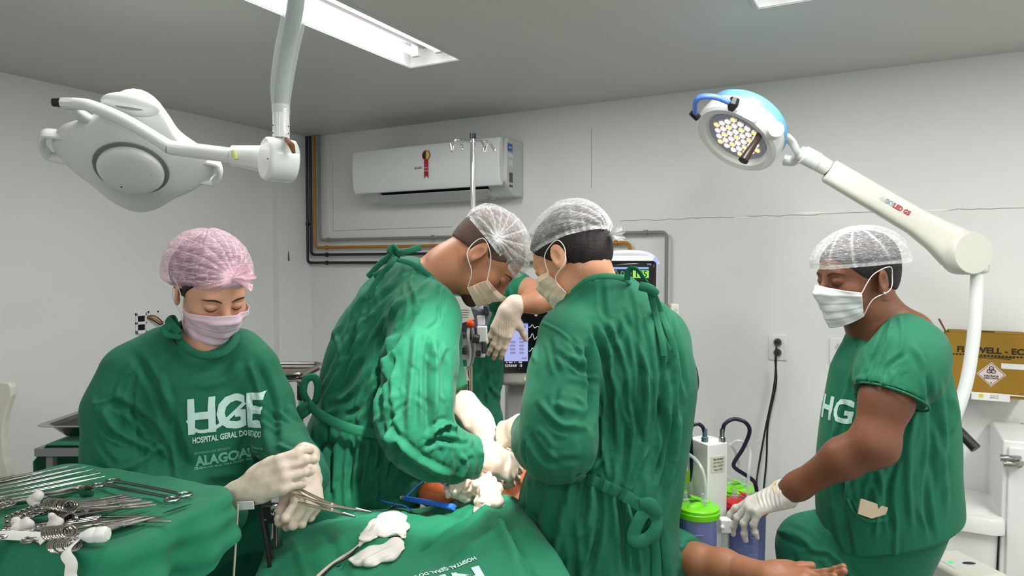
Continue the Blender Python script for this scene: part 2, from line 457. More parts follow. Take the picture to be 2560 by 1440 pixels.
def surface_nets(D, lo, h):
    n = D.shape; ins = D < 0
    c = np.zeros(tuple(k-1 for k in n), np.int8)
    for dx in (0, 1):
        for dy in (0, 1):
            for dz in (0, 1): c += ins[dx:n[0]-1+dx, dy:n[1]-1+dy, dz:n[2]-1+dz]
    act = np.argwhere((c > 0) & (c < 8)); idx = -np.ones(c.shape, np.int64); idx[tuple(act.T)] = np.arange(len(act))
    acc = np.zeros((len(act), 3)); cnt = np.zeros(len(act))
    cor = [np.array(q) for q in ((0,0,0),(1,0,0),(0,1,0),(0,0,1),(1,1,0),(1,0,1),(0,1,1),(1,1,1))]
    E = [(0,1),(0,2),(0,3),(1,4),(1,5),(2,4),(2,6),(3,5),(3,6),(4,7),(5,7),(6,7)]
    vals = [D[tuple((act+q).T)] for q in cor]
    for i, j in E:
        a = vals[i]; b = vals[j]; m = (a < 0) != (b < 0)
        t = np.where(m, a/np.where(m, a-b, 1), 0)
        acc[m] += (cor[i]+(cor[j]-cor[i])*t[:, None])[m]; cnt[m] += 1
    V = (act+acc/np.maximum(cnt, 1)[:, None])*h+lo
    Fs = []
    for axn in range(3):
        o = [1, 2, 0][axn], [2, 0, 1][axn]
        s0 = [slice(None)]*3; s1 = [slice(None)]*3; s0[axn] = slice(0, -1); s1[axn] = slice(1, None)
        ch = ins[tuple(s0)] != ins[tuple(s1)]
        e = np.argwhere(ch); e = e[(e[:, o[0]] > 0) & (e[:, o[1]] > 0) & (e[:, o[0]] < n[o[0]]-1) & (e[:, o[1]] < n[o[1]]-1)]
        d1 = np.zeros(3, int); d1[o[0]] = 1; d2 = np.zeros(3, int); d2[o[1]] = 1
        q = [idx[tuple(x.T)] for x in (e-d1-d2, e-d2, e, e-d1)]
        f = np.stack(q, 1); flip = ~ins[tuple(e.T)]
        f[flip] = f[flip][:, ::-1]; Fs.append(f[(f >= 0).all(1)])
    return V, np.concatenate(Fs)
def vnormals(V, Fc):
    a, b, c, d = (V[Fc[:, i]] for i in range(4)); n = np.cross(c-a, d-b); N = np.zeros_like(V)
    for i in range(4): np.add.at(N, Fc[:, i], n)
    return N/np.maximum(np.linalg.norm(N, axis=1), 1e-12)[:, None]
def relax(V, Fc, it=2, f=.5):
    for _ in range(it):
        A = np.zeros_like(V); c = np.zeros(len(V))
        for i in range(4):
            j = (i+1) % 4
            np.add.at(A, Fc[:, i], V[Fc[:, j]]); np.add.at(c, Fc[:, i], 1)
            np.add.at(A, Fc[:, j], V[Fc[:, i]]); np.add.at(c, Fc[:, j], 1)
        V = V*(1-f)+f*A/np.maximum(c, 1)[:, None]
    return V
def soft_mesh(parts):
    """several (V, F) skins as one MB"""
    mb = MB(); vs = []; fs = []; b = 0
    for V, Fc in parts: vs.append(V); fs.append(Fc+b); b += len(V)
    mb.v = [tuple(v) for v in np.concatenate(vs).tolist()]; mb.f = [tuple(f) for f in np.concatenate(fs).tolist()]
    return mb
def bvh_of(V, Fc): return BVHTree.FromPolygons([tuple(v) for v in V.tolist()], [tuple(f) for f in Fc.tolist()])

def wave_noise(p, scale, seed, stretch=(1, 1, 1), n=14):
    r = np.random.RandomState(seed); o = np.zeros(len(p))
    q = p/np.array(stretch)
    for i in range(n):
        d = r.normal(size=3); d /= np.linalg.norm(d); f = scale*(.6+1.2*r.rand())*2*math.pi
        o += np.sin(q @ (d*f)+r.rand()*6.28)
    return o/math.sqrt(n/2)
def fold_strokes(V, Fc, strokes, facing=True):
    """press cloth folds into the front of a garment; each stroke: (pixel polyline, half width px, height m)"""
    N = vnormals(V, Fc); px, py = proj(V); vd = V-np.array([0, 0, CAMH]); vd /= np.linalg.norm(vd, axis=1)[:, None]
    fac = np.clip(-(N*vd).sum(1)*2.2+.15, 0, 1); D = np.zeros(len(V)); Q = np.stack([px, py], 1)
    for pts, w, a in strokes:
        pts = np.array(smooth_path([np.array([*p, 0.]) for p in pts], 5))[:, :2] if len(pts) > 2 else np.array(pts, float)
        lo = pts.min(0)-3*w; hi = pts.max(0)+3*w
        m = np.where((Q >= lo).all(1) & (Q <= hi).all(1))[0]
        if not len(m): continue
        q = Q[m]; best = np.full(len(m), 1e9); bt = np.zeros(len(m)); L = len(pts)-1; sg = np.zeros(len(m))
        for i in range(L):
            ab = pts[i+1]-pts[i]; l2 = max(ab @ ab, 1e-6); h = np.clip(((q-pts[i]) @ ab)/l2, 0, 1)
            r_ = q-pts[i]-h[:, None]*ab; d = np.sqrt((r_**2).sum(1)); u = d < best
            best[u] = d[u]; bt[u] = (i+h[u])/L; sg[u] = np.sign(ab[0]*r_[u, 1]-ab[1]*r_[u, 0])
        tp = np.clip(np.minimum(bt, 1-bt)*5, 0.15, 1)
        x = best*sg/w
        D[m] += a*tp*(np.exp(-x*x)-.35*np.exp(-(x-1.7)**2*1.2)*(1)-.35*np.exp(-(x+1.7)**2*1.2))
    return V+N*(D*fac)[:, None]
def random_strokes(rng, n, box, angle, spread, length, w, a, curve=20):
    out = []
    for _ in range(n):
        x = rng.uniform(box[0], box[2]); y = rng.uniform(box[1], box[3]); t = math.radians(angle+rng.uniform(-spread, spread)); l = length*rng.uniform(.5, 1.3)
        d = np.array([math.cos(t), math.sin(t)]); nn = np.array([-d[1], d[0]]); c = rng.uniform(-curve, curve); o = np.array([x, y])
        out.append(([tuple(o-d*l/2), tuple(o+nn*c), tuple(o+d*l/2)], w*rng.uniform(.7, 1.4), a*rng.uniform(.5, 1.3)*(1 if rng.rand() > .35 else -1)))
    return out
def garment(soft, strokes=(), noise=((3.0, .004, (1, 1, 1)),), seed=1, it=2):
    V, Fc = soft.arrays(); V = relax(V, Fc, it)
    N = vnormals(V, Fc); d = np.zeros(len(V))
    for i, (sc, am, st) in enumerate(noise): d += am*wave_noise(V, sc, seed+i, st)
    V = V+N*d[:, None]
    if strokes: V = fold_strokes(V, Fc, [(p, w_*.85, a_*1.5) for p, w_, a_ in strokes]); V = relax(V, Fc, 1, .2)
    return V, Fc
# ------------------------------------------------------------------ the room (room frame W)
XL, XR, YB, YF = -3.25, 1.75, 3.20, -2.6
T = .12
def struct(name, a, b, m, bevel=0):
    o = MB().box2(a, b).build(name, m, None, frame='W', smooth=0, bevel=bevel); o['kind'] = 'structure'; return o
struct('floor', (XL-T, YF-T, -.1), (XR+T, YB+T, 0), 'floor')
# ceiling with openings for the recessed fixtures and the added unseen lights
def make_ceiling():
    mb = MB(); xs = sorted({XL-T, XR+T, *[f[0]-.12 for f in FIX], *[f[0]+.12 for f in FIX]}); ys = sorted({YF-T, YB+T, *[f[1]-.63 for f in FIX], *[f[1]+.63 for f in FIX]})
    for i in range(len(xs)-1):
        for j in range(len(ys)-1):
            cx, c2 = (xs[i]+xs[i+1])/2, (ys[j]+ys[j+1])/2
            if any(abs(cx-f[0]) < .12 and abs(c2-f[1]) < .63 for f in FIX): continue
            mb.box2((xs[i], ys[j], CEIL), (xs[i+1], ys[j+1], CEIL+.1))
    o = mb.build('ceiling', 'ceil', None, frame='W', smooth=0); o['kind'] = 'structure'
make_ceiling()
struct('wall_back', (XL-T, YB, 0), (XR+T, YB+T, CEIL), 'wall')
struct('wall_left', (XL-T, YF, 0), (XL, YB, CEIL), 'wall')
struct('wall_right', (XR, YF, 0), (XR+T, YB, CEIL), 'wall')
struct('wall_front', (XL-T, YF-T, 0), (XR+T, YF, CEIL), 'wall')
c1 = PX(680, 500, XL); c2 = PX(724, 500, XL+.05)
struct('trim_1', (XL, c1[1], 0), (XL+.05, YB, CEIL), 'wall')
# joint strips and scars in the wall board
mb = MB()
for (x0, y0, x1, y1) in ((1550, 552, 2560, 519),):
    a = PW(x0, y0, YB); b = PW(x1, y1, YB); rng = random.Random(3); n = 46; pts = []
    for i in range(n+1):
        t = i/n; q = a+(b-a)*t; q[1] = YB-.0006; q[2] += rng.uniform(-.0035, .0035); pts.append(q)
    mb.tube(pts, .0011, 4)
a = PW(830, 577, YB); b = PW(1130, 567, YB); a[1] = b[1] = YB-.0006; mb.tube([a, b], .0012, 4)
a = PW(1479, 318, YB); b = PW(1479, 470, YB); a[1] = b[1] = YB-.0006; mb.tube([a, b], .001, 4)
a = PW(832, 410, YB); b = PW(832, 575, YB); a[1] = b[1] = YB-.0006; mb.tube([a, b], .001, 4)
o = mb.build('trim_2', mat('joint_line', rgb(150,138,130), .8), None, frame='W', smooth=0); o['kind'] = 'structure'
# filler patches along the crack
mb = MB()
for (x0, x1, yy) in ((1985, 2065, 533), (1830, 1880, 543), (2300, 2380, 527)):
    a = PW(x0, yy, YB); b = PW(x1, yy, YB)
    mb.ball(((a[0]+b[0])/2, YB, (a[2]+b[2])/2), (abs(b[0]-a[0])/2, .0016, .006), seg=14)
o = mb.build('trim_3', mat('wall_filler', rgb(240,240,236), .6), None, frame='W'); o['kind'] = 'structure'
# scar on the corner column
a = PX(725, 640, XL+.05)
mb = MB().prism([(-.006, -.03), (.008, -.033), (.006, .0), (.002, .035), (-.006, .01)], (XL+.0505, a[1]-.012, a[2]), (0, 1, 0), (0, 0, 1), .001)
o = mb.build('trim_4', mat('bare_plaster', rgb(120,90,70), .9), None, frame='W', smooth=0); o['kind'] = 'structure'
for nm, a, b in (('baseboard_back', (XL, YB-.012, 0), (XR, YB, .08)), ('baseboard_left', (XL, YF, 0), (XL+.012, YB, .08))): struct(nm, a, b, 'acg')

# ceiling fixtures
labs = ['recessed fluorescent ceiling light above the off surgical lamp, two lit tubes', 'recessed fluorescent ceiling light above the blue-topped mobile lamp, cut by the top edge']
def fixture(i, fx, fy):
    lab = labs[i] if i < 2 else None
    if lab is None: return
    r = root('ceiling_light', lab, 'ceiling light', (fx, fy, CEIL), 'W')
    x0, x1, y0, y1 = fx-.12, fx+.12, fy-.63, fy+.63; t = .002; zt = CEIL+.085
    mb = MB(); mb.box2((x0, y0, zt-t), (x1, y1, zt)); mb.box2((x0, y0, CEIL), (x0+t, y1, zt)); mb.box2((x1-t, y0, CEIL), (x1, y1, zt))
    mb.box2((x0, y0, CEIL), (x1, y0+t, zt)); mb.box2((x0, y1-t, CEIL), (x1, y1, zt))
    mb.build('reflector', mat('white_reflector', rgb(240,240,240), .3), r, smooth=0)
    mb = MB()
    for a, b in (((x0-.012, y0-.012), (x0, y1+.012)), ((x1, y0-.012), (x1+.012, y1+.012)), ((x0, y0-.012), (x1, y0)), ((x0, y1), (x1, y1+.012))):
        mb.box2((*a, CEIL-.004), (*b, CEIL))
    mb.build('frame', 'acg', r, smooth=0)
    for s in (-1, 1):
        tb = MB().cyl((fx+s*.055, y0+.04, CEIL+.035), (fx+s*.055, y1-.07, CEIL+.035), .014).build('tube', 'tube', r)
        for yy in (y0+.02, y1-.05): MB().box((fx+s*.055, yy, CEIL+.045), (.034, .02, .05)).build('tube_holder', 'white', r, bevel=.003)
    MB().box2((fx-.022, y0+.02, CEIL+.045), (fx+.022, y1-.05, zt-.002)).build('ballast_cover', mat('ballast_cover', rgb(150,140,142), .5), r, bevel=.004)
for i, (fx, fy) in enumerate(FIX): fixture(i, fx, fy)

# ---- air conditioner
YA = YB-.22
def ac():
    tl = PW(880, 377, YA); tr = PW(1238, 340, YA)
    x0, x1 = tl[0], PW(1248, 345, YA)[0]; zt = (tl[2]+tr[2])/2; zb = (PW(885, 487, YA)[2]+PW(1238, 462, YA)[2])/2
    r = root('air_conditioner', 'long white split air conditioner with a red ribbon sticker on the back wall', 'air conditioner', ((x0+x1)/2, YB, zb-.05), 'W')
    # body profile (y, z) extruded along x
    pr = [(YB, zt), (YA+.05, zt), (YA+.035, zb+.03), (YA+.07, zb-.005), (YB-.1, zb-.045), (YB, zb-.045)]
    mb = MB().prism([(y, z) for y, z in pr], (x0+.01, 0, 0), (0, 1, 0), (0, 0, 1), (x1-x0)+.01); mb.build('body', 'acg', r, bevel=.008)
    f = [(YA+.045, zt+.002), (YA+.012, zt-.004), (YA, zt-.03), (YA-.004, (zt+zb)/2), (YA+.004, zb+.03), (YA+.02, zb+.002), (YA+.045, zb+.004)]
    MB().prism(f, (x0, 0, 0), (0, 1, 0), (0, 0, 1), x1-x0).build('front_panel', 'acw', r, bevel=.006, bseg=3)
    MB().prism([(YA+.055, zb+.001), (YA+.16, zb-.046), (YA+.165, zb-.03), (YA+.06, zb+.01)], (x0+.16, 0, 0), (0, 1, 0), (0, 0, 1), x1-x0-.26).build('air_outlet', 'hole', r, smooth=0)
    fl = MB().prism([(YA+.05, zb-.012), (YA+.15, zb-.056), (YA+.154, zb-.052), (YA+.055, zb-.008)], (x0+.14, 0, 0), (0, 1, 0), (0, 0, 1), x1-x0-.24)
    fl.build('flap', 'acg', r, bevel=.001)
    # ribbon sticker
    s = PW(1066, 388, YA-.004); yy = YA-.0065
    st = MB().lathe([(.026, 0), (.026, .001)], (s[0], yy, s[2]), (0, -1, 0), 28).build('ribbon_sticker', 'redink', r, smooth=0)
    st['label'] = 'round yellow and black sticker with a red paper ribbon'
    MB().prism([(.022*math.cos(a), .022*math.sin(a)) for a in np.linspace(math.pi/2, 3*math.pi/2, 14)], (s[0], yy-.0012, s[2]), (1, 0, 0), (0, 0, 1), .0004).build('sticker_half', mat('brown_ink', rgb(50,30,25), .6), st, smooth=0)
    MB().prism([(.022*math.cos(a), .022*math.sin(a)) for a in np.linspace(-math.pi/2, math.pi/2, 14)], (s[0], yy-.0012, s[2]), (1, 0, 0), (0, 0, 1), .0004).build('sticker_half', mat('pale_yellow_ink', rgb(205,195,95), .6), st, smooth=0)
    MB().prism([(-.013, -.022), (.013, -.022), (.014, -.122), (0, -.105), (-.014, -.122)], (s[0], yy, s[2]), (1, 0, 0), (0, 0, 1), .0008).build('ribbon', 'redink', st, smooth=0)
    q = MB()
    for k, tx in enumerate(('A', 'SELO', 'PROCEL')): put2d(q, text2d(tx, .009, .01), (s[0], yy-.001, s[2]-.05-.016*k), (1, 0, 0), (0, 0, 1))
    q.build('sticker_text', 'paper', st, smooth=0)
    b = PW(1046, 420, YA-.004); mb = MB(); put2d(mb, text2d('ELGIN', .017, .02), (b[0], YA-.0062, b[2]), (1, 0, 0), (0, 0, 1)); mb.build('maker_name', 'inkg', r, smooth=0)
    # labels on the right cheek
    xr = x1+.0205
    mb = MB(); mb.box((xr, YA+.075, zt-.05), (.0012, .05, .04)); o = mb.build('cheek_sticker', mat('blue_sticker', rgb(60,110,180), .5), r, smooth=0); o['label'] = 'blue and white sticker'
    mb = MB(); put2d(mb, text2d('LIMPA', .013, .03), (xr+.0007, YA+.075, zt-.05), (0, 1, 0), (0, 0, 1)); mb.build('sticker_text', 'paper', o, smooth=0)
    for dz, h, m_ in ((.09, .018, 'paper'), (.125, .03, 'paper'), (.20, .05, 'inkg'), (.243, .012, 'inkg')):
        mb = MB(); mb.box((xr, YA+.085, zt-dz), (.0012, .036, h)); mb.build('rating_label', m_, r, smooth=0)
    # hanging connector
    c = PW(1219, 480, YB-.1); r2 = MB(); r2.tube([(c[0], YB-.1, c[2]+.02), (c[0]+.008, YB-.1, c[2]-.02), (c[0]-.01, YB-.1, c[2]-.055)], .008, 10, sm=5); r2.tube([(c[0]+.02, YB-.1, c[2]), (c[0]+.014, YB-.1, c[2]-.05)], .004, 8)
    r2.build('drain_hose', 'greyp', r)
    MB().ball((c[0]-.012, YB-.1, c[2]-.062), .010).build('brass_nut', 'gold', r)
ac()

# ---- medical gas pipes on the back wall
def pipe(name, label, m, vx, vy_list, y_off, rad, brackets):
    pts = []
    for (px, py) in vy_list:
        q = PW(px, py, YB-y_off); pts.append(q)
    r = root(name, label, 'pipe', (pts[0][0], YB, pts[-1][2]), 'W')
    # square up
    path = [pts[0]]
    for q in pts[1:]:
        p = path[-1].copy()
        if abs(q[0]-p[0]) > abs(q[2]-p[2]): p2 = np.array([q[0], q[1], p[2]])
        else: p2 = np.array([p[0], q[1], q[2]])
        path.append(p2)
    out = [path[0]]
    for i in range(1, len(path)-1):
        a = norm(path[i-1]-path[i]); b = norm(path[i+1]-path[i]); k = .03
        for t in np.linspace(0, 1, 6): out.append(path[i]+a*k*(1-t)**2+b*k*t**2)
    out.append(path[-1]); MB().tube(out, rad, 14).build('tube', m, r)
    for px, py in brackets:
        q = PW(px, py, YB-y_off); near = min(range(len(path)-1), key=lambda i: np.linalg.norm(np.cross(path[i+1]-path[i], path[i]-q))/np.linalg.norm(path[i+1]-path[i]))
        a, b = path[near], path[near+1]; d = norm(b-a); c = a+d*np.dot(q-a, d)
        mb = MB(); mb.tube([c-d*.009, c+d*.009], rad*1.55, 12); mb.box((c[0], (c[1]+YB)/2, c[2]), (.014, YB-c[1], .014)); mb.build('clamp', m, r, bevel=.001)
pipe('gas_pipe', 'black gas pipe, lowest and outermost of the four pipes at the corner', 'blackpipe', 0, [(766, 335), (766, 657), (1420, 652)], .03, .0085, [(817, 657), (766, 560)])
pipe('gas_pipe', 'navy gas pipe just above the black pipe, turning at the corner', 'navy', 0, [(775, 335), (775, 637), (1290, 634)], .03, .0085, [(817, 637)])
pipe('gas_pipe', 'mustard yellow gas pipe above the navy pipe', 'yellow', 0, [(785, 335), (785, 619), (1575, 607), (1575, 790)], .03, .0085, [(817, 619), (1540, 608)])
pipe('gas_pipe', 'grey gas pipe, topmost of the four, going down behind the monitor', 'greyp', 0, [(797, 335), (797, 600), (1667, 583), (1667, 800)], .03, .0085, [(820, 600), (1082, 595), (1615, 583)])

# ---- open wall socket with bare wires, left wall
def open_socket():
    c = PX(351, 808, XL); r = root('open_socket', 'uncovered wall socket frame with bare yellow wires on the left wall', 'socket', (XL, c[1], c[2]-.06), 'W')
    mb = MB(); z = c[2]; y = c[1]
    w, h = .055, .105
    for a, b in (((-w/2, -h/2), (-w/2+.008, h/2)), ((w/2-.008, -h/2), (w/2, h/2)), ((-w/2, h/2-.016), (w/2, h/2)), ((-w/2, -h/2), (w/2, -h/2+.018)), ((-w/2, -.006), (w/2, .008))):
        mb.box2((XL, y+a[0], z+a[1]), (XL+.012, y+b[0], z+b[1]))
    mb.build('socket_frame', 'white', r, bevel=.002)
    mb = MB(); mb.box2((XL, y-w/2+.007, z-h/2+.016), (XL+.004, y+w/2-.007, z+h/2-.014)); mb.build('socket_hole', 'hole', r, smooth=0)
    for k, mm in enumerate(('limelabel', 'cardd', 'gold')):
        MB().tube([(XL+.006, y+w/2, z+.03), (XL+.02, y+w/2+.03, z+.034-.012*k), (XL+.028, y+w/2+.06, z+.012-.012*k), (XL+.012, y+w/2+.085, z-.012+.006*k)], .0035, 8, sm=5).build('wire', ('cardd', 'yellow', 'black')[k], r)
    for px, py in ((371, 780), (395, 779)):
        q = PX(px, py, XL); MB().lathe([(.005, 0), (.005, .0008)], (XL, q[1], q[2]), (1, 0, 0), 12).build('screw_hole', 'hole', r, smooth=0)
open_socket()

# ---- wall sockets, back wall
def wall_socket(px, py, label, plugs):
    c = PW(px, py, YB); r = root('wall_socket', label, 'socket', (c[0], YB, c[2]-.057), 'W')
    MB().box2((c[0]-.038, YB-.008, c[2]-.057), (c[0]+.038, YB, c[2]+.057)).build('plate', 'white', r, bevel=.003)
    mb = MB()
    for dz in (.018, -.018): mb.lathe([(.017, 0), (.018, .003)], (c[0], YB-.0075, c[2]+dz), (0, -1, 0), 6)
    mb.build('socket_face', 'acg', r, smooth=0)
    return c, r
cs, rs_ = wall_socket(1945, 868, 'white wall socket with two black plugs and a hanging black cord', True)
wall_socket(2099, 878, 'wall socket plate half hidden behind the standing man in scrubs', False)
for dz, nm in ((.024, 'upper'), (-.022, 'lower')):
    b = np.array([cs[0], YB-.010, cs[2]+dz]); lab = 'black plug in the %s hole of the wall socket' % nm
    r = root('power_plug', lab, 'plug', b, 'W')
    MB().lathe([(.016, 0), (.017, .006), (.014, .02), (.009, .032)], b, (0, -1, 0), 18).build('plug_body', 'black', r)
    # cord
    if nm == 'upper': pts = [b+(0, -.03, 0), b+(0, -.045, -.03), PW(1936, 960, YB-.05), PW(1912, 1080, YB-.06), PW(1893, 1190, YB-.1), PW(1890, 1235, YB-.2)]
    else: pts = [b+(0, -.03, 0), b+(-.004, -.04, -.03), PW(1940, 960, YB-.04), PW(1920, 1060, YB-.05), PW(1916, 1150, YB-.06), PW(1906, 1260, YB-.1), PW(1898, 1400, YB-.1)]
    MB().tube(pts, .0042, 8, sm=8).build('cord', 'black', r)
# ------------------------------------------------------------------ ceiling surgical lamp, switched off (view frame V)
def off_lamp():
    D0 = 1.95; c = P(336, 414, D0)
    r = root('surgical_lamp', 'large white ceiling surgical lamp switched off, seen from behind above the woman in pink cap', 'surgical lamp', (c[0], c[1], CEIL), 'V')
    n = norm((.16, -.62, -.76)); e1 = norm((.87, .485, -.05)); e1 = norm(e1-n*np.dot(e1, n)); e2 = np.cross(n, e1)
    if e2[2] < 0: e2 = -e2
    def out(a, g=.15, s=1): return 1+g*math.cos(4*a-.1)*s
    ra, rb = .178, .196
    def prof(t):   # t 0 rim .. 1 centre
        return t
    mb = MB(); seg = 72; rows = []
    pr = [(0, -.005, 1), (.80, -.005, 1), (.97, -.004, 1), (1.0, .004, 1), (1.005, .018, 1), (.97, .034, .9), (.86, .045, .75), (.74, .060, .55), (.60, .073, .35), (.48, .08, .15), (.44, .081, .0), (0, .081, 0)]
    vs = []
    for (q, h, s) in pr:
        for k in range(seg):
            a = 2*math.pi*k/seg; o = out(a, .15, s)
            rr = q*o; wob = .012*math.cos(4*a-.1)*(1 if .5 < q < 1 else 0)*s
            vs.append(c+e1*(ra*rr*math.cos(a))+e2*(rb*rr*math.sin(a))+n*(h-.05-wob))
    m = len(pr); fs = [(i*seg+k, i*seg+(k+1) % seg, (i+1)*seg+(k+1) % seg, (i+1)*seg+k) for i in range(m-1) for k in range(seg)]
    mb.add(vs, fs); mb.build('housing', 'lampwhite', r, smooth=60)
    cc = c+n*.028
    cx = cc+e2*.014-e1*.003
    MB().lathe([(.094, 0), (.096, .003), (.094, .005)], cx-n*.001, n, 48).build('shadow_ring', mat('ring_gap', rgb(120,125,122), .6), r, smooth=0)
    d = MB().lathe([(.080, 0), (.0835, .004), (.084, .014), (.079, .022), (.065, .026), (.048, .0285), (0, .0295)], cx, n, 56).build('centre_cap', 'lampwhite', r, smooth=50)
    q = MB(); q.lathe([(.003, 0), (.003, .0012)], cx+n*.0265+e1*.05+e2*.014, n, 10); q.build('screw', 'black', d, smooth=0)
    q = MB(); q.lathe([(.003, 0), (.003, .0012)], cx+n*.0265-e1*.02-e2*.052, n, 10); q.build('screw', 'black', d, smooth=0)
    # grips at the four corners
    for a0, R0 in ((3.22, .214), (.0, .204)):
        pts = []
        for t in np.linspace(-1, 1, 9):
            aa = a0+t*.26; rad = R0*(.93+.15*(1-t*t)**.6)+(.0 if abs(t) < 1 else -.03)
            pts.append(c+e1*rad*math.cos(aa)+e2*rad*math.sin(aa)-n*.035)
        MB().tube(pts, .0105, 12, flat=1.7, up=n, sm=4).build('grip', 'lampwhite', r)
    # top lobe with a slot
    a0 = 1.66; tc = c+e1*.19*math.cos(a0)+e2*.196*math.sin(a0)-n*.022
    u = norm(e1*math.sin(a0)-e2*math.cos(a0)); w_ = norm(e1*math.cos(a0)+e2*math.sin(a0))
    R = np.stack([u, w_, n], 1)
    MB().ball(tc, (.070, .036, .022), R, 32).build('grip', 'lampwhite', r)
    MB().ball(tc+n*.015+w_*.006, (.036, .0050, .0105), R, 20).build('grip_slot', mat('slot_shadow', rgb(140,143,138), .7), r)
    # spring arm from the drum to the black open end
    DR = P(697, 400, 1.72)
    pts = [P(668, 398, 1.79), P(580, 389, 1.785), P(480, 376, 1.80), P(425, 369, 1.80), P(395, 350, 1.80), P(310, 300, 1.79), P(230, 266, 1.78), P(185, 259, 1.78), P(158, 259, 1.78)]
    k = F/1.8
    MB().tube(pts[:2], [34/k, 25/k], 20).build('arm_socket', 'enamel', r)
    MB().tube([pts[1]+(-.0, 0, 0), pts[2], pts[3]+(.0, 0, -.0)], [19/k, 18.5/k, 17.5/k], 20, sm=3).build('arm', 'enamel', r)
    MB().tube(pts[3:8], [17.5/k, 16/k, 16/k, 15/k, 14.5/k], 20, sm=6).build('arm', 'enamel', r)
    MB().tube([P(188, 259, 1.78), P(155, 257, 1.78)], [14.5/k, 13/k], 8).build('arm_end', 'enamel', r, smooth=0)
    MB().tube([P(158, 257, 1.78), P(131, 256, 1.775)], [12/k, 10.5/k], 8).build('end_plug', 'black', r, smooth=0, bevel=.002)
    MB().tube([P(178, 268, 1.79), P(205, 290, 1.83), P(235, 305, 1.90)], [15/k, 16/k, 13/k], 16, sm=4).build('yoke', 'lampwhite', r)
    MB().tube([P(583, 377, 1.752), P(590, 398, 1.752)], 6/k*.9, 8).build('tape_mark', mat('yellow_tape', rgb(225,228,140), .6), r)
    for px, py in ((437, 363), (447, 366)): MB().ball(P(px, py, 1.785), .0018, seg=10).build('screw', 'black', r)
    # drum joint
    ax = norm((-.80, -.60, .04))
    Rd = .054
    MB().lathe([(0, .0), (Rd*.9, 0), (Rd*.985, .004), (Rd, .012), (Rd, .062), (Rd*.98, .07), (Rd*.9, .074), (0, .074)], DR-ax*.037, ax, 44).build('joint_drum', 'enamel', r, smooth=40)
    a = P(725, 350, 1.69); b = P(738, 388, 1.685)
    MB().tube([P(716, 347, 1.70), P(728, 362, 1.668), P(735, 383, 1.664)], [.006, .0085, .004], 12, sm=4, flat=.6).build('slot', 'cardd', r)
    MB().ball(P(669, 397, 1.668), .0017, seg=10).build('screw', 'black', r)
    # drop tube with clear plastic sleeve
    lo = P(703, 345, 1.72); hi = P(702, 262, 1.72)
    MB().tube([lo+(0, 0, .0), hi], [.0205, .0205], 24).build('drop_tube', 'enamel', r)
    MB().tube([lo-(0, 0, .012), lo+(0, 0, .004)], [.016, .016], 20).build('swivel', 'darksteel', r)
    for px, py in ((683, 313), (683, 332), (721, 316), (721, 334)): MB().ball(P(px, py, 1.705), .0018, seg=10).build('screw', 'black', r)
    top = P(752, -150, 1.55)
    path = [hi, P(704, 210, 1.71), P(718, 120, 1.68), P(737, 30, 1.63), P(745, -60, 1.60), P(748, -130, 1.58)]
    e = np.array(path[-1]); e2_ = e.copy(); e2_[2] = CEIL
    MB().tube(path+[e2_], .0195, 24, sm=6).build('hanger_pipe', mat('grey_enamel', rgb(175,182,180), .3), r)
    MB().tube([P(703, 285, 1.72)]+path+[e2_], [.0222, .0225, .027, .0285, .0285, .03, .03, .03], 24, sm=6, caps=False).build('plastic_sleeve', 'sleeve', r)
    MB().lathe([(.07, 0), (.07, .03), (.04, .035)], (e[0], e[1], CEIL), (0, 0, -1), 32).build('ceiling_cover', 'enamel', r)
off_lamp()

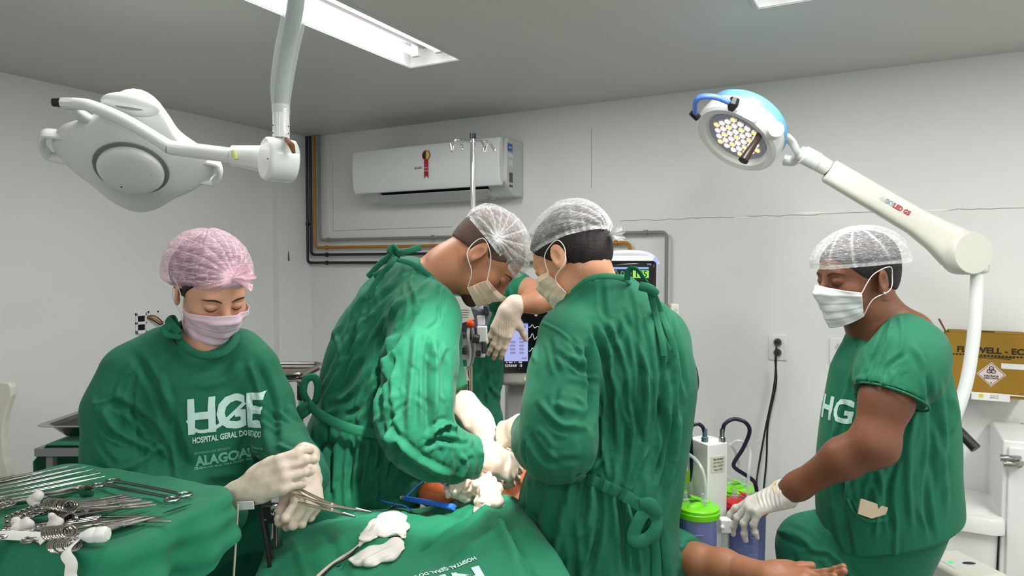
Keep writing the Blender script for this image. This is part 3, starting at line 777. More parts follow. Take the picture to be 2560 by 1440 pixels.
# ------------------------------------------------------------------ mobile lamp, lit
def mobile_lamp():
    D = 2.38; base = P(2435, 660, 2.25)
    r = root('mobile_lamp', 'lit mobile surgical lamp with a blue top and curved white pole behind the standing man', 'lamp', (base[0], base[1], 0), 'V')
    c = P(1846, 338, D); tgt = P(1180, 1150, 1.85); n = norm(tgt-c)
    # tilt the face a little to the camera so that the lenses show
    n = norm(np.array([-.60, -.27, -.75]))
    s, u = frame_of(n); R = .150
    MB().lathe([(.0, .004), (.108, .004), (.113, .012), (.121, .026), (.141, .030), (.150, .022), (.153, -.0), (.150, -.035), (.145, -.04)], c, n, 64).build('head_ring', 'lampwhite', r, smooth=35)
    MB().lathe([(.151, -.034), (.153, -.042), (.150, -.062), (.135, -.078), (.10, -.085), (0, -.088)], c, n, 64).build('blue_cover', 'blue', r, smooth=35)
    MB().lathe([(.112, .0045), (.112, .006)], c, n, 48).build('lens_plate', mat('lens_plate', rgb(150,150,170), .2), r, smooth=0)
    gl = emis('white_led', (1, .93, .85), 3.2); g2 = emis('amber_led', (1, .55, .22), 2.2)
    k = 0
    hexs = [(i, j) for i in range(-3, 4) for j in range(-3, 4) if abs(i+j) <= 3]
    for (i, j) in hexs:
        x = (i+j*.5)*.0275; y = j*.866*.0275
        if x*x+y*y > .098**2: continue
        p = c+n*.006+s*x+u*y; amber = (i*2+j) % 3 == 0
        o = MB().lathe([(.0145, 0), (.0145, .003), (.012, .006)], p, n, 6).build('led_cell', mat('led_cup', rgb(235,225,225), .15, .6), r, smooth=0)
        MB().ball(p+n*.005, (.0105, .0105, .005), np.stack([s, u, n], 1), 10).build('led', g2 if amber else gl, o)
    MB().lathe([(.110, .018), (.110, .0195)], c, n, 48).build('front_glass', clear('lamp_glass', rgb(225,230,240), .12, .05), r, smooth=0)
    # sterile handle in the middle
    h0 = c+n*.012-u*.02+s*.015
    hd = norm(n*.6+np.array([-.35, -.2, -.75]))
    MB().tube([P(1898, 338, 2.28), P(1888, 356, 2.25), P(1872, 380, 2.23), P(1858, 402, 2.22)], [.011, .011, .0135, .0165], 16, sm=3).build('handle', mat('brown_black_handle', rgb(48,34,30), .35), r)
    # side knob, rating plate, yoke and blue grip with black ends
    kb = P(1936, 327, 2.235)
    MB().lathe([(.026, -.03), (.027, 0), (.025, .022), (0, .024)], kb, norm((-.1, -1, .05)), 28).build('pivot_knob', 'lampwhite', r, smooth=40)
    lp = P(1876, 290, 2.212); lx = norm(P(1895, 299, 2.225)-lp); lz = norm(np.cross(lx, (-.1, -1, -.1))); 
    q = MB(); q.box(lp, (.05, .002, .026), np.stack([lx, norm(np.cross(lz, lx)), lz], 1)); lab = q.build('rating_plate', 'paper', r, smooth=0)
    yk = [P(1936, 327, 2.30), P(1975, 350, 2.33), P(1992, 378, 2.34), P(2000, 388, 2.35)]
    MB().tube(yk, [.024, .017, .014, .014], 14, sm=5, flat=.7).build('yoke', 'lampwhite', r)
    MB().tube([P(1960, 400, 2.44), P(1985, 402, 2.42), P(2000, 388, 2.37)], [.02, .018, .014], 14, sm=5).build('yoke', 'lampwhite', r)
    MB().tube([P(1828, 258, 2.22), P(1790, 243, 2.21), P(1755, 242, 2.22), P(1740, 255, 2.25), P(1738, 288, 2.33)], .0095, 12, sm=7).build('grip_loop', 'bluegrip', r)
    MB().tube([P(1838, 247, 2.22), P(1832, 262, 2.22), P(1826, 278, 2.225)], [.016, .019, .008], 8, sm=2).build('grip_end', 'black', r)
    MB().tube([P(1730, 280, 2.32), P(1745, 295, 2.33)], [.013, .013], 8).build('grip_end', 'black', r)
    # jointed neck
    MB().tube([P(1998, 380, 2.35), P(2012, 388, 2.35)], [.022, .027], 24).build('neck', 'lampwhite', r)
    MB().tube([P(2008, 386, 2.35), P(2042, 404, 2.35)], [.031, .031], 28).build('neck', 'lampwhite', r)
    MB().tube([P(2040, 403, 2.35), P(2068, 420, 2.35)], [.029, .028], 28).build('neck', 'lampwhite', r)
    MB().tube([P(2062, 417, 2.35), P(2074, 425, 2.35)], [.024, .024], 20).build('neck_gap', 'black', r)
    # spring arm: rounded rectangular beam swelling into the elbow
    A = P(2071, 423, 2.35); B = P(2400, 600, 2.27); C = P(2420, 632, 2.25)
    d = norm(B-A); s_, u_ = frame_of(d)
    st = [(P(2070, 426, 2.35), .033, .026), (P(2074, 428, 2.35), .040, .033), (P(2200, 502, 2.32), .042, .033), (P(2290, 555, 2.295), .044, .034), (P(2345, 590, 2.28), .054, .036), (P(2385, 618, 2.265), .068, .036), (P(2420, 636, 2.255), .066, .034)]
    mb = MB(); seg = 32; vs = []
    for p, hh, ww in st:
        for k_ in range(seg):
            a = 2*math.pi*k_/seg; ca, sa = math.cos(a), math.sin(a); e_ = .55
            vs.append(p+s_*ww*math.copysign(abs(ca)**e_, ca)+u_*hh*math.copysign(abs(sa)**e_, sa))
    mb.add(vs, [(i*seg+k_, i*seg+(k_+1) % seg, (i+1)*seg+(k_+1) % seg, (i+1)*seg+k_) for i in range(len(st)-1) for k_ in range(seg)]+[tuple(range(seg))[::-1], tuple((len(st)-1)*seg+k_ for k_ in range(seg))])
    mb.build('spring_arm', 'beige', r, smooth=50); ab = BVHTree.FromPolygons([tuple(v) for v in mb.v], [f for f in mb.f if len(f) == 4])
    yh = norm((.1, -1, 0)); el = P(2414, 633, 2.25)
    MB().lathe([(0, -.036), (.066, -.036), (.071, -.03), (.071, .03), (.066, .036), (0, .036)], el, yh, 44).build('elbow_housing', 'beige', r, smooth=40)
    MB().box(P(2440, 645, 2.25), (.06, .06, .1)).build('elbow_collar', 'beige', r, bevel=.01)
    # writing on the arm
    X = norm(P(2300, 562, 2.30)-P(2200, 505, 2.32)); Y = np.cross((0, -1, 0), X); Y = -norm(Y) if Y[2] < 0 else norm(Y)
    def armtext(t, px, py, m_, nm):
        o_ = P(px, py, 2.26); h_ = ab.ray_cast(Vector((0, 0, CAMH)), Vector(norm(ray(px, py)))); o_ = np.array(h_[0]) if h_[0] is not None else o_
        v, f = project_print(t, o_, X, Y, ab, (-.1, -1, -.1)); MB().add(v, f).build(nm, m_, r, smooth=0)
    armtext(text2d('SKY', .021, .03, sx=.85), 2224, 507, mat('blue_grey_ink', rgb(130,150,175), .5), 'printed_text')
    armtext(text2d('LED G5', .021, .04, sx=.85), 2254, 524, 'redink', 'printed_text')
    armtext(strokes2d([((-.008, -.006), (.0, .008)), ((-.002, -.008), (.006, .006)), ((.004, -.01), (.01, .002))], .002), 2206, 496, mat('faint_grey_ink', rgb(190,192,186), .5), 'emblem')
    # pole: straight then swept to the base
    pole = [P(2443, 665, 2.25), P(2440, 760, 2.25), P(2432, 860, 2.25), P(2415, 960, 2.25), P(2385, 1050, 2.25), P(2362, 1120, 2.25), P(2352, 1200, 2.25)]
    b_ = pole[-1].copy(); b_[2] = .55; b0 = b_.copy(); b0[2] = .08
    MB().tube(pole+[b_, b0], .0195, 24, sm=7).build('pole', 'enamel', r)
    MB().tube([P(2443, 672, 2.25), P(2443, 678, 2.25)], .020, 24).build('pole_ring', 'black', r)
    MB().tube([P(2372, 1050, 2.24), P(2396, 1076, 2.2), P(2440, 1122, 2.15)], [.012, .0155, .0165], 14, sm=3).build('push_handle', 'black', r)
    MB().tube([P(2352, 1075, 2.3), P(2385, 1062, 2.25)], .012, 12).build('handle_bracket', 'black', r)
    # base with battery box
    bx = b0
    MB().box((bx[0]+.02, bx[1], .25), (.26, .24, .34)).build('battery_box', 'beige', r, bevel=.015)
    q = MB(); q.box((bx[0], bx[1], .065), (.62, .09, .05)); q.box((bx[0], bx[1]+.02, .065), (.09, .60, .05)); q.build('base', 'beige', r, bevel=.01)
    for dx, dy in ((-.28, 0), (.28, 0), (0, -.26), (0, .30)): MB().lathe([(.03, -.012), (.034, 0), (.03, .012)], (bx[0]+dx, bx[1]+dy, .034), (1, 0, 0), 20).build('wheel', 'black', r)
    # light
    for k_, (off, pw) in enumerate((((0, 0), 1.0),)):
        ld = bpy.data.lights.new('lamp_beam', 'SPOT'); ld.energy = 110; ld.spot_size = math.radians(22); ld.spot_blend = .5; ld.shadow_soft_size = .06; ld.color = (1, .96, .90)
        lo = bpy.data.objects.new('lamp_beam', ld); COL.objects.link(lo); lp_ = c+n*.05; lo.location = v2w(lp_)
        lo.rotation_euler = Vector(v2w(tgt)-v2w(lp_)).to_track_quat('-Z', 'Y').to_euler()
mobile_lamp()

# ------------------------------------------------------------------ second ceiling lamp, lit, above the wound (over the top of the frame)
def lit_ceiling_lamp():
    c = np.array([.06, 1.02, 2.17]); tgt = P(1085, 1115, 1.72); n = norm(tgt-c)
    r = root('surgical_lamp', 'lit white ceiling surgical lamp hanging above the patient, its head over the picture top', 'surgical lamp', (c[0], c[1], CEIL), 'V')
    MB().lathe([(0, .0), (.15, 0), (.165, .008), (.172, .0), (.172, -.03), (.15, -.055), (.07, -.07), (0, -.072)], c, n, 48).build('housing', 'lampwhite', r, smooth=40)
    s, u = frame_of(n)
    for i in range(-2, 3):
        for j in range(-2, 3):
            if abs(i+j) > 2: continue
            MB().lathe([(.021, 0), (.019, .004)], c+s*(i+j*.5)*.052+u*j*.045+n*.001, n, 12).build('led', emis('white_led', (1, .93, .85), 3.2), r, smooth=0)
    k = c-n*.072
    MB().tube([k, k+(.06, -.02, .05), (k[0]+.12, k[1]-.05, CEIL)], .018, 14, sm=5).build('arm', 'enamel', r)
    ld = bpy.data.lights.new('lamp_beam', 'SPOT'); ld.energy = 175; ld.spot_size = math.radians(24); ld.spot_blend = .38; ld.shadow_soft_size = .05; ld.color = (1, .97, .92)
    lo = bpy.data.objects.new('lamp_beam', ld); COL.objects.link(lo); lp_ = c+n*.02; lo.location = v2w(lp_)
    lo.rotation_euler = Vector(v2w(tgt)-v2w(lp_)).to_track_quat('-Z', 'Y').to_euler()
lit_ceiling_lamp()

# ------------------------------------------------------------------ IV pole
def iv_pole():
    d = 2.75; t = P(1182, 345, d); r = root('drip_stand', 'chrome drip stand with four hooks in front of the air conditioner', 'drip stand', (t[0], t[1], 0), 'V')
    MB().cyl((t[0], t[1], .06), t, .0105).build('pole', 'chrome', r)
    MB().cyl((t[0], t[1], .06), (t[0], t[1], 1.15), .0145).build('outer_pole', 'chrome', r)
    MB().cyl(t-(0, 0, .004), t+(0, 0, .018), .0125).build('pole_cap', 'black', r)
    hub = P(1182, 356, d)
    for (e1_, e2_, e3_, e4_, dy) in (((1155, 352), (1140, 356), (1133, 378), (1126, 362), -.02), ((1165, 348), (1155, 350), (1153, 366), (1146, 352), .03), ((1205, 350), (1222, 352), (1236, 370), (1240, 362), .02), ((1200, 356), (1208, 364), (1212, 382), (1218, 368), -.03)):
        pts = [hub, P(*e1_, d)+(0, dy, 0), P(*e2_, d)+(0, dy*1.6, 0), P(*e3_, d)+(0, dy*1.6, -.006), P(*e4_, d)+(0, dy*1.6, 0)]
        MB().tube(pts, .0042, 10, sm=6).build('hook', 'chrome', r)
    q = MB()
    for a in np.linspace(0, 2*math.pi, 5, endpoint=False): q.tube([(t[0], t[1], .09), (t[0]+.12*math.cos(a), t[1]+.12*math.sin(a), .08), (t[0]+.25*math.cos(a), t[1]+.25*math.sin(a), .05)], .01, 8)
    q.build('base', 'chrome', r)
    for a in np.linspace(0, 2*math.pi, 5, endpoint=False): MB().ball((t[0]+.25*math.cos(a), t[1]+.25*math.sin(a), .025), .025, seg=12).build('wheel', 'black', r)
iv_pole()

# ------------------------------------------------------------------ patient monitor on the wall arm (right) and ventilator (middle)
def monitor():
    d = 2.72; c = P(1575, 705, d); k = d/F
    r = root('patient_monitor', 'black patient monitor with a white handle and green number behind the right surgeon', 'monitor', (c[0], c[1], 0), 'V')
    wv, hv = 140*k, 112*k; cx = P(1573, 708, d)
    MB().box((cx[0], d+.05, cx[2]), (wv, .10, hv)).build('case', 'screen', r, bevel=.014)
    MB().box((cx[0], d+.07, cx[2]+.012), (wv+.02, .09, hv+.02)).build('back_shell', 'white', r, bevel=.02)
    hd = [P(1500, 648, d+.05), P(1530, 634, d+.05), P(1600, 633, d+.05), P(1630, 643, d+.05), P(1643, 662, d+.05)]
    MB().tube(hd, .012, 14, sm=5).build('handle', mat('pale_handle', rgb(225,225,245), .3), r)
    a = P(1638, 655, d+.03); MB().ball(a, (.012, .02, .02)).build('alarm_light', emis('blue_glow', (.35, .4, 1), 1.2), r)
    yf = d-.0015
    def at(px, py): q = P(px, py, yf); return q
    mb = MB(); a = at(1508, 668); b = at(1622, 673); mb.box2((a[0], yf-.001, b[2]), (b[0], yf, a[2])); mb.build('screen_bar', emis('screen_blue', (.25, .45, .95), .9), r, smooth=0)
    mb = MB(); a = at(1582, 676); b = at(1622, 695); mb.box2((a[0], yf-.001, b[2]), (b[0], yf, a[2])); g = mb.build('number_field', emis('screen_green', (.35, .9, .12), .85), r, smooth=0)
    mb = MB(); put2d(mb, text2d('195', 22*k, .015), (at(1602, 686)[0], yf-.0012, at(1602, 686)[2]), (1, 0, 0), (0, 0, 1)); mb.build('number', 'ink', g, smooth=0)
    mb = MB(); pts = [at(1510+i*3, 684+5*math.sin(i*1.1)*(1 if i % 5 else 2)) for i in range(24)]; mb.tube([p+(0, -.001, 0) for p in pts], .0009, 4); mb.build('trace', emis('screen_green2', (.3, .8, .3), .8), r, smooth=0)
    mb = MB(); put2d(mb, text2d('V10', .010, .01), (at(1625, 661)[0]-.004, yf-.0002, at(1625, 661)[2]), (1, 0, 0), (0, 0, 1)); mb.build('model_text', 'acg', r, smooth=0)
    # stand column to the floor
    MB().cyl((cx[0], d+.09, 0.05), (cx[0], d+.09, cx[2]-.1), .02).build('column', 'acg', r)
    MB().lathe([(.2, 0), (.2, .03), (.03, .06)], (cx[0], d+.09, 0), (0, 0, 1), 32).build('base', 'acg', r)
    # side module
    q = P(1683, 790, d+.03); mb = MB(); mb.box(q, (.03, .07, .10)); m_ = mb.build('side_module', 'cream', r, bevel=.004)
    mb = MB()
    for j in range(3): mb.box(q+(0.003, -.0355, .03-.025*j), (.014, .002, .010))
    mb.build('module_buttons', 'acg', m_, smooth=0)
    MB().tube([P(1712, 835, d), P(1722, 880, d), P(1740, 925, d), P(1743, 970, d-.02), P(1722, 1010, d-.03), P(1680, 1035, d), P(1610, 1045, d+.05), (cx[0], d+.09, P(1600, 1050, d)[2])], .0055, 8, sm=7).build('cable', mat('navy_cable', rgb(18,20,48), .35), r)
monitor()

def ventilator():
    d = 2.45; k = d/F
    r = root('anesthesia_screen', 'grey-framed anesthesia machine with a lit settings screen between the two surgeons', 'medical machine', (P(1330, 900, d)[0], d+.05, 0), 'V')
    a = P(1250, 782, d); b = P(1455, 965, d)
    MB().box2((a[0], d, b[2]), (b[0], d+.06, a[2]+.012)).build('screen_case', mat('grey_case', rgb(196,198,194), .4), r, bevel=.016, bseg=4)
    yf = d-.001; s0 = P(1258, 780, yf); s1 = P(1448, 932, yf)
    gl = MB().box2((s0[0], yf-.003, s1[2]), (s1[0], yf, s0[2])); gl = gl.build('glass', 'screen', r, bevel=.001)
    yf -= .0035
    def rect(x0, y0, x1, y1, m_, nm, par, lift=0):
        p = P(x0, y0, yf); q = P(x1, y1, yf); return MB().box2((p[0], yf-.0008-lift, q[2]), (q[0], yf-lift, p[2])).build(nm, m_, par, smooth=0)
    win = rect(1261, 808, 1320, 903, emis('window_lilac', (.48, .52, .95), .85), 'settings_window', r)
    rect(1280, 796, 1295, 807, emis('yellow_tab', (.9, .75, .1), .9), 'yellow_tab', r)
    db = emis('window_blue', (.25, .30, .75), .6); rect(1262, 808, 1320, 811, db, 'title_bar', win, .0006)
    for (x0, y0) in ((1274, 813), (1288, 813), (1303, 813)): rect(x0, y0, x0+12, y0+6, db, 'tab', win, .0006)
    lb = emis('window_button', (.40, .42, .72), .6)
    for i, yy in enumerate((828, 843, 852, 861, 870, 879)):
        rect(1298, yy, 1310, yy+6, lb, 'button', win, .0006)
        if i > 1: rect(1275, yy, 1289, yy+6, lb, 'button', win, .0006)
    rect(1304, 893, 1317, 898, lb, 'button', win, .0006)
    wtx = emis('screen_white', (.85, .85, .85), .9)
    for tx, px, py, sz in (('5.2', 1267, 914, 8), ('5.6', 1277, 914, 8), ('6.0', 1287, 914, 8), ('12', 1302, 914, 8), ('Fi', 1267, 906, 5), ('MAC', 1277, 906, 5), ('V', 1287, 906, 5), ('PEEP', 1301, 906, 5)):
        mb = MB(); q = P(px, py, yf); put2d(mb, text2d(tx, sz*k, .03, sx=.9), (q[0], yf-.0008, q[2]), (1, 0, 0), (0, 0, 1)); mb.build('reading', wtx, r, smooth=0)
    for (y0, amp) in ((818, 4), (845, 7), (878, 5)):
        mb = MB(); pts = []
        for i in range(50):
            x = 1322+i*2.4; t = (i % 12)/12; yy = y0-amp*(1.8*math.exp(-((t-.3)/.10)**2)-.6*math.exp(-((t-.5)/.08)**2)+.5*math.exp(-((t-.75)/.1)**2)); pts.append(P(x, yy, yf-.0015))
        mb.tube(pts, .0010, 4); mb.build('trace', wtx, r, smooth=0)
    q = P(1340, 787, yf); MB().lathe([(.006, 0), (.006, .001)], q, (0, -1, 0), 12).build('camera_dot', 'acg', r, smooth=0)
    q = P(1315, 947, d-.001); MB().lathe([(.008, 0), (.008, .002)], q, (0, -1, 0), 16).build('power_key', emis('key_yellow', (.7, .7, .3), .7), r, smooth=0)
    a = P(1262, 975, d+.07); b = P(1440, 1170, d+.07)
    MB().box2((a[0], d+.06, .35), (b[0], d+.3, a[2]+.06)).build('machine_body', mat('machine_grey', rgb(178,182,182), .4), r, bevel=.02)
    MB().box2((a[0]-.03, d+.04, .1), (b[0]+.03, d+.36, .36)).build('drawer_unit', mat('machine_grey', rgb(178,182,182), .4), r, bevel=.02)
    for dx in (0, .26):
        for dy in (.06, .3): MB().lathe([(.045, -.015), (.05, 0), (.045, .015)], (a[0]+dx, d+dy, .05), (1, 0, 0), 20).build('wheel', 'black', r)
    # small things in front: tube clip and yellow stylet tip
    MB().tube([P(1232, 1098, 2.40), P(1240, 1088, 2.38), P(1256, 1090, 2.38)], .008, 10, sm=4).build('hose_clip', 'chrome', r)
ventilator()

def absorber():
    """cluster of clips, blocks and gauges on the drip stand, between the left surgeon and the assistant"""
    d = 2.14; k = d/F
    r = root('absorber_unit', 'cluster of grey and white medical modules with an orange knob beside the drip stand', 'medical device', (P(1190, 950, d)[0], d, 0), 'V')
    MB().box(P(1165, 800, d), (.14, .06, .10), rotm((0, 1, 0), .35)).build('grey_block', mat('dark_grey_plastic', rgb(88,90,96), .45), r, bevel=.008)
    q = MB(); q.prism([(-.03, -.04), (.035, -.02), (.012, .05), (-.03, .052)], P(1158, 782, d-.035), (1, 0, 0), (0, 0, 1), .002); n_ = q.build('note', 'paper', r, smooth=0)
    q = MB()
    for j in range(4): q.box(P(1160, 775+6*j, d-.0375), (.035-.003*j, .0006, .0012))
    q.build('note_lines', 'inkg', n_, smooth=0)
    MB().ball(P(1176, 809, d-.05), .0125, seg=18).build('orange_knob', 'orange', r)
    MB().cyl(P(1183, 845, d-.05), P(1199, 848, d-.05), .017, .013).build('black_valve', 'black', r, bevel=.003)
    wv = mat('module_white', rgb(205,207,208), .4); dk = mat('module_dark', rgb(50,50,55), .4)
    rng = random.Random(5)
    for (x, y, w, h, m_) in ((1160, 850, 30, 46, wv), (1158, 880, 26, 38, wv), (1200, 870, 30, 44, wv), (1205, 835, 26, 40, wv), (1195, 775, 26, 34, wv), (1216, 775, 14, 24, dk), (1203, 800, 22, 26, wv), (1210, 868, 12, 30, dk), (1162, 875, 13, 20, dk), (1160, 838, 9, 14, dk), (1196, 884, 12, 14, dk), (1178, 862, 20, 30, wv), (1212, 850, 16, 20, wv)):
        MB().box(P(x, y, d-.02+rng.uniform(-.02, .03)-(.03 if m_ is dk else 0)), (w*k, .03, h*k), rotm((0, 1, 0), rng.uniform(-.12, .12))).build('module', m_, r, bevel=.004)
    MB().tube([P(1172, 820, d-.05), P(1170, 845, d-.055), P(1176, 880, d-.05), P(1172, 915, d-.05)], .0052, 8, sm=6).build('hose', 'cleart', r)
    MB().tube([P(1180, 820, d-.05), P(1186, 860, d-.055), P(1181, 900, d-.05), P(1170, 925, d-.05)], .0052, 8, sm=6).build('hose', 'greyp', r)
    MB().box(P(1161, 935, d-.03), (.020, .006, .045), rotm((0, 1, 0), -.2)).build('tag', 'paper', r, bevel=.001)
    t = P(1174, 800, d+.02); MB().cyl((t[0], t[1], .0), (t[0], t[1], t[2]), .009).build('post', mat('copper_tinted_steel', (.75,.6,.5), .2, 1), r)  # steel with a copper-toned base colour
    MB().lathe([(.16, 0), (.16, .02), (.02, .04)], (t[0], t[1], 0), (0, 0, 1), 24).build('foot', 'darksteel', r)
absorber()

# ------------------------------------------------------------------ suction trolley
KS = .90
def PS(px, py, d): return P(px, py, d*KS)
def canister(px, py, d, rad, lid, label, h=.20, hoses=(), group=None):
    k = d/F; c = PS(px, py, d)   # centre of the lid top
    r = root('suction_canister', label, 'canister', (c[0], c[1], c[2]-h), 'V', group)
    MB().lathe([(0, 0), (rad*.86, 0), (rad*.9, .006), (rad*.97, h-.03), (rad, h-.02)], (c[0], c[1], c[2]-h), (0, 0, 1), 40).build('jar', 'canister', r)
    L = MB().lathe([(rad*1.0, -.026), (rad*1.10, -.025), (rad*1.12, -.012), (rad*1.08, -.010), (rad*1.08, -.003), (rad*.98, 0), (rad*.8, .0015), (0, .003)], c, (0, 0, 1), 44).build('lid', lid, r, smooth=40)
    R = rotm((0, 0, 1), .5)
    MB().ball(c+(-rad*.1, -rad*.2, 0), (rad*.62, rad*.28, .010), R, 20).build('lid_boss', lid, L)
    MB().box(c+(rad*.25, rad*.35, .008), (rad*1.1, rad*.5, .003), rotm((0, 1, 0), .3)).build('lid_flap', lid, L, bevel=.001)
    MB().lathe([(.010, 0), (.010, .012), (.0075, .014), (.007, .030)], c+(rad*.3, -rad*.1, 0), (0, 0, 1), 16).build('port', 'clearp', L)
    MB().lathe([(.010, 0), (.010, .010), (.0065, .012), (.006, .026)], c+(-rad*.55, rad*.35, 0), (0, 0, 1), 16).build('port', 'clearp', L)
    q = MB()
    for j in range(5): q.box((c[0]-rad*.2+.01*(j % 2), c[1]-rad*.985, c[2]-.06-.022*j), (.022, .001, .0016))
    q.build('level_marks', mat('faint_mark', rgb(150,160,200), .5), r, smooth=0)
    return c, r
def suction():
    d0 = 2.02; w0 = PS(1785, 1110, d0)
    x0 = PS(1750, 1110, d0-.05)[0]; x1 = PS(1822, 1110, d0-.05)[0]
    zt = PS(1785, 1104, d0)[2]; col = np.array([(x0+x1)/2, d0*KS+.02, 0])
    r = root('suction_trolley', 'white suction trolley column with two cable plugs on top, between green-lidded canisters', 'trolley', col, 'V')
    R = rotm((0, 0, 1), .42)
    MB().box((col[0], col[1], (zt+.2)/2+.0), (.066, .085, zt-.2), R).build('column', 'white', r, bevel=.003)
    f = R @ np.array([0, -.0435, 0]); X = R @ np.array([1, 0, 0])
    q = MB(); q.box((col[0]+f[0], col[1]+f[1], zt-.055), (.046, .001, .042), R); lb = q.build('sticker', mat('aged_paper', rgb(205,205,190), .7), r, smooth=0)
    q = MB()
    for j, tx in enumerate(('Asp. cirurgico', 'N.S: Fluxo 02', 'Data: 10/2021', 'Resp: 2345')): put2d(q, text2d(tx, .0068, .03 if j == 0 else .01, sx=.9), np.array([col[0]+f[0]*1.03, col[1]+f[1]*1.03, zt-.041-.0095*j]), X, (0, 0, 1))
    q.build('sticker_text', 'ink', lb, smooth=0)
    for px, h_ in ((1762, .04), (1805, .045)):
        b = PS(px, 1106, d0); MB().lathe([(.009, -.02), (.009, .012), (.0065, .014), (.006, .035)], (b[0], b[1], zt), (0, 0, 1), 16).build('plug', 'steel' if px > 1780 else mat('grey_green_plug', rgb(75,100,105), .4), r)
    nc = mat('navy_cable', rgb(18,20,48), .35)
    MB().tube([PS(1763, 1092, d0), PS(1757, 1068, d0), PS(1742, 1060, d0), PS(1727, 1072, d0), PS(1728, 1120, d0+.02), PS(1730, 1215, d0+.04)], .0052, 10, sm=7).build('cable', nc, r)
    MB().tube([PS(1806, 1082, d0), PS(1812, 1060, d0), PS(1834, 1048, d0), PS(1862, 1055, d0), PS(1874, 1078, d0), PS(1858, 1120, d0), PS(1836, 1155, d0), PS(1838, 1170, d0), PS(1868, 1190, d0), PS(1886, 1205, d0), PS(1892, 1228, d0)], .0054, 10, sm=7).build('cable', nc, r)
    # base frame
    MB().box((col[0]+.02, col[1]+.02, .13), (.50, .46, .06)).build('base', 'white', r, bevel=.012)
    for dx, dy in ((-.18, -.16), (.22, -.16), (-.18, .2), (.22, .2)):
        MB().lathe([(.04, -.012), (.045, 0), (.04, .012)], (col[0]+dx, col[1]+dy, .045), (1, 0, 0), 20).build('wheel', 'black', r)
        MB().cyl((col[0]+dx, col[1]+dy, .05), (col[0]+dx, col[1]+dy, .11), .01).build('wheel_fork', 'steel', r)
    # clamp bracket between the jars
    b = PS(1812, 1312, 1.98); MB().box(b, (.03, .03, .036)).build('bracket', 'white', r, bevel=.003)
    b2 = PS(1812, 1365, 2.0); MB().box((b2[0], b2[1]+.02, b2[2]), (.022, .03, .10)).build('bracket', 'acg', r, bevel=.003)
    MB().ball(PS(1806, 1318, 1.962), .006, seg=12).build('bracket_bolt', 'white', r)
    for jx, jy, jd, lid, lab in ((1744, 1262, 1.93, 'lime', 'blue-tinted suction canister with a lime green lid, nearest the camera of the green ones'),
                                 (1700, 1222, 2.12, 'lime', 'lime-lidded suction canister partly hidden behind the right surgeon'),
                                 (1846, 1218, 2.22, 'lime', 'lime-lidded suction canister behind the red-lidded one, right of the white column'),
                                 (1868, 1252, 2.03, 'red', 'suction canister with a red lid under the gloved hand of the standing man')):
        c, rr = canister(jx, jy, jd, .0505 if jd < 2.1 else .049, lid, lab, h=.26)
        # ring shelf that carries the jar
        q = MB(); q.lathe([(.068, -.012), (.068, 0), (.02, 0)], (c[0], c[1], c[2]-.26), (0, 0, 1), 32); q.tube([(c[0], c[1], c[2]-.266), (col[0], col[1], c[2]-.266)], .008, 8); q.build('jar_shelf', 'white', r)
    # clear tubes
    for pts in ([PS(1763, 1248, 1.91), PS(1764, 1215, 1.91), PS(1756, 1175, 1.92), PS(1738, 1148, 1.95), PS(1714, 1131, 1.98)],
                [PS(1869, 1240, 2.0), PS(1872, 1180, 2.0), PS(1876, 1135, 2.02), PS(1868, 1112, 2.03), PS(1845, 1102, 2.04), PS(1826, 1112, 2.05)],
                [PS(1850, 1190, 2.2), PS(1846, 1155, 2.2), PS(1836, 1125, 2.15), PS(1824, 1110, 2.08)],
                [PS(1689, 1210, 2.1), PS(1690, 1175, 2.1), PS(1703, 1140, 2.08), PS(1728, 1105, 2.06), PS(1760, 1092, 2.06), PS(1795, 1098, 2.06)],
                [PS(1725, 1240, 2.06), PS(1718, 1215, 2.08), PS(1705, 1180, 2.09), PS(1698, 1160, 2.1)]):
        MB().tube(pts, .0042, 10, sm=7).build('clear_hose', 'cleart', r)
    MB().lathe([(.013, 0), (.014, .02), (.006, .03)], PS(1700, 1205, 2.08), (0, 0, 1), 12).build('filter', 'clearp', r)
    MB().box(PS(1716, 1193, 2.05), (.020, .002, .034)).build('green_tag', 'limelabel', r, bevel=.0005)
suction()

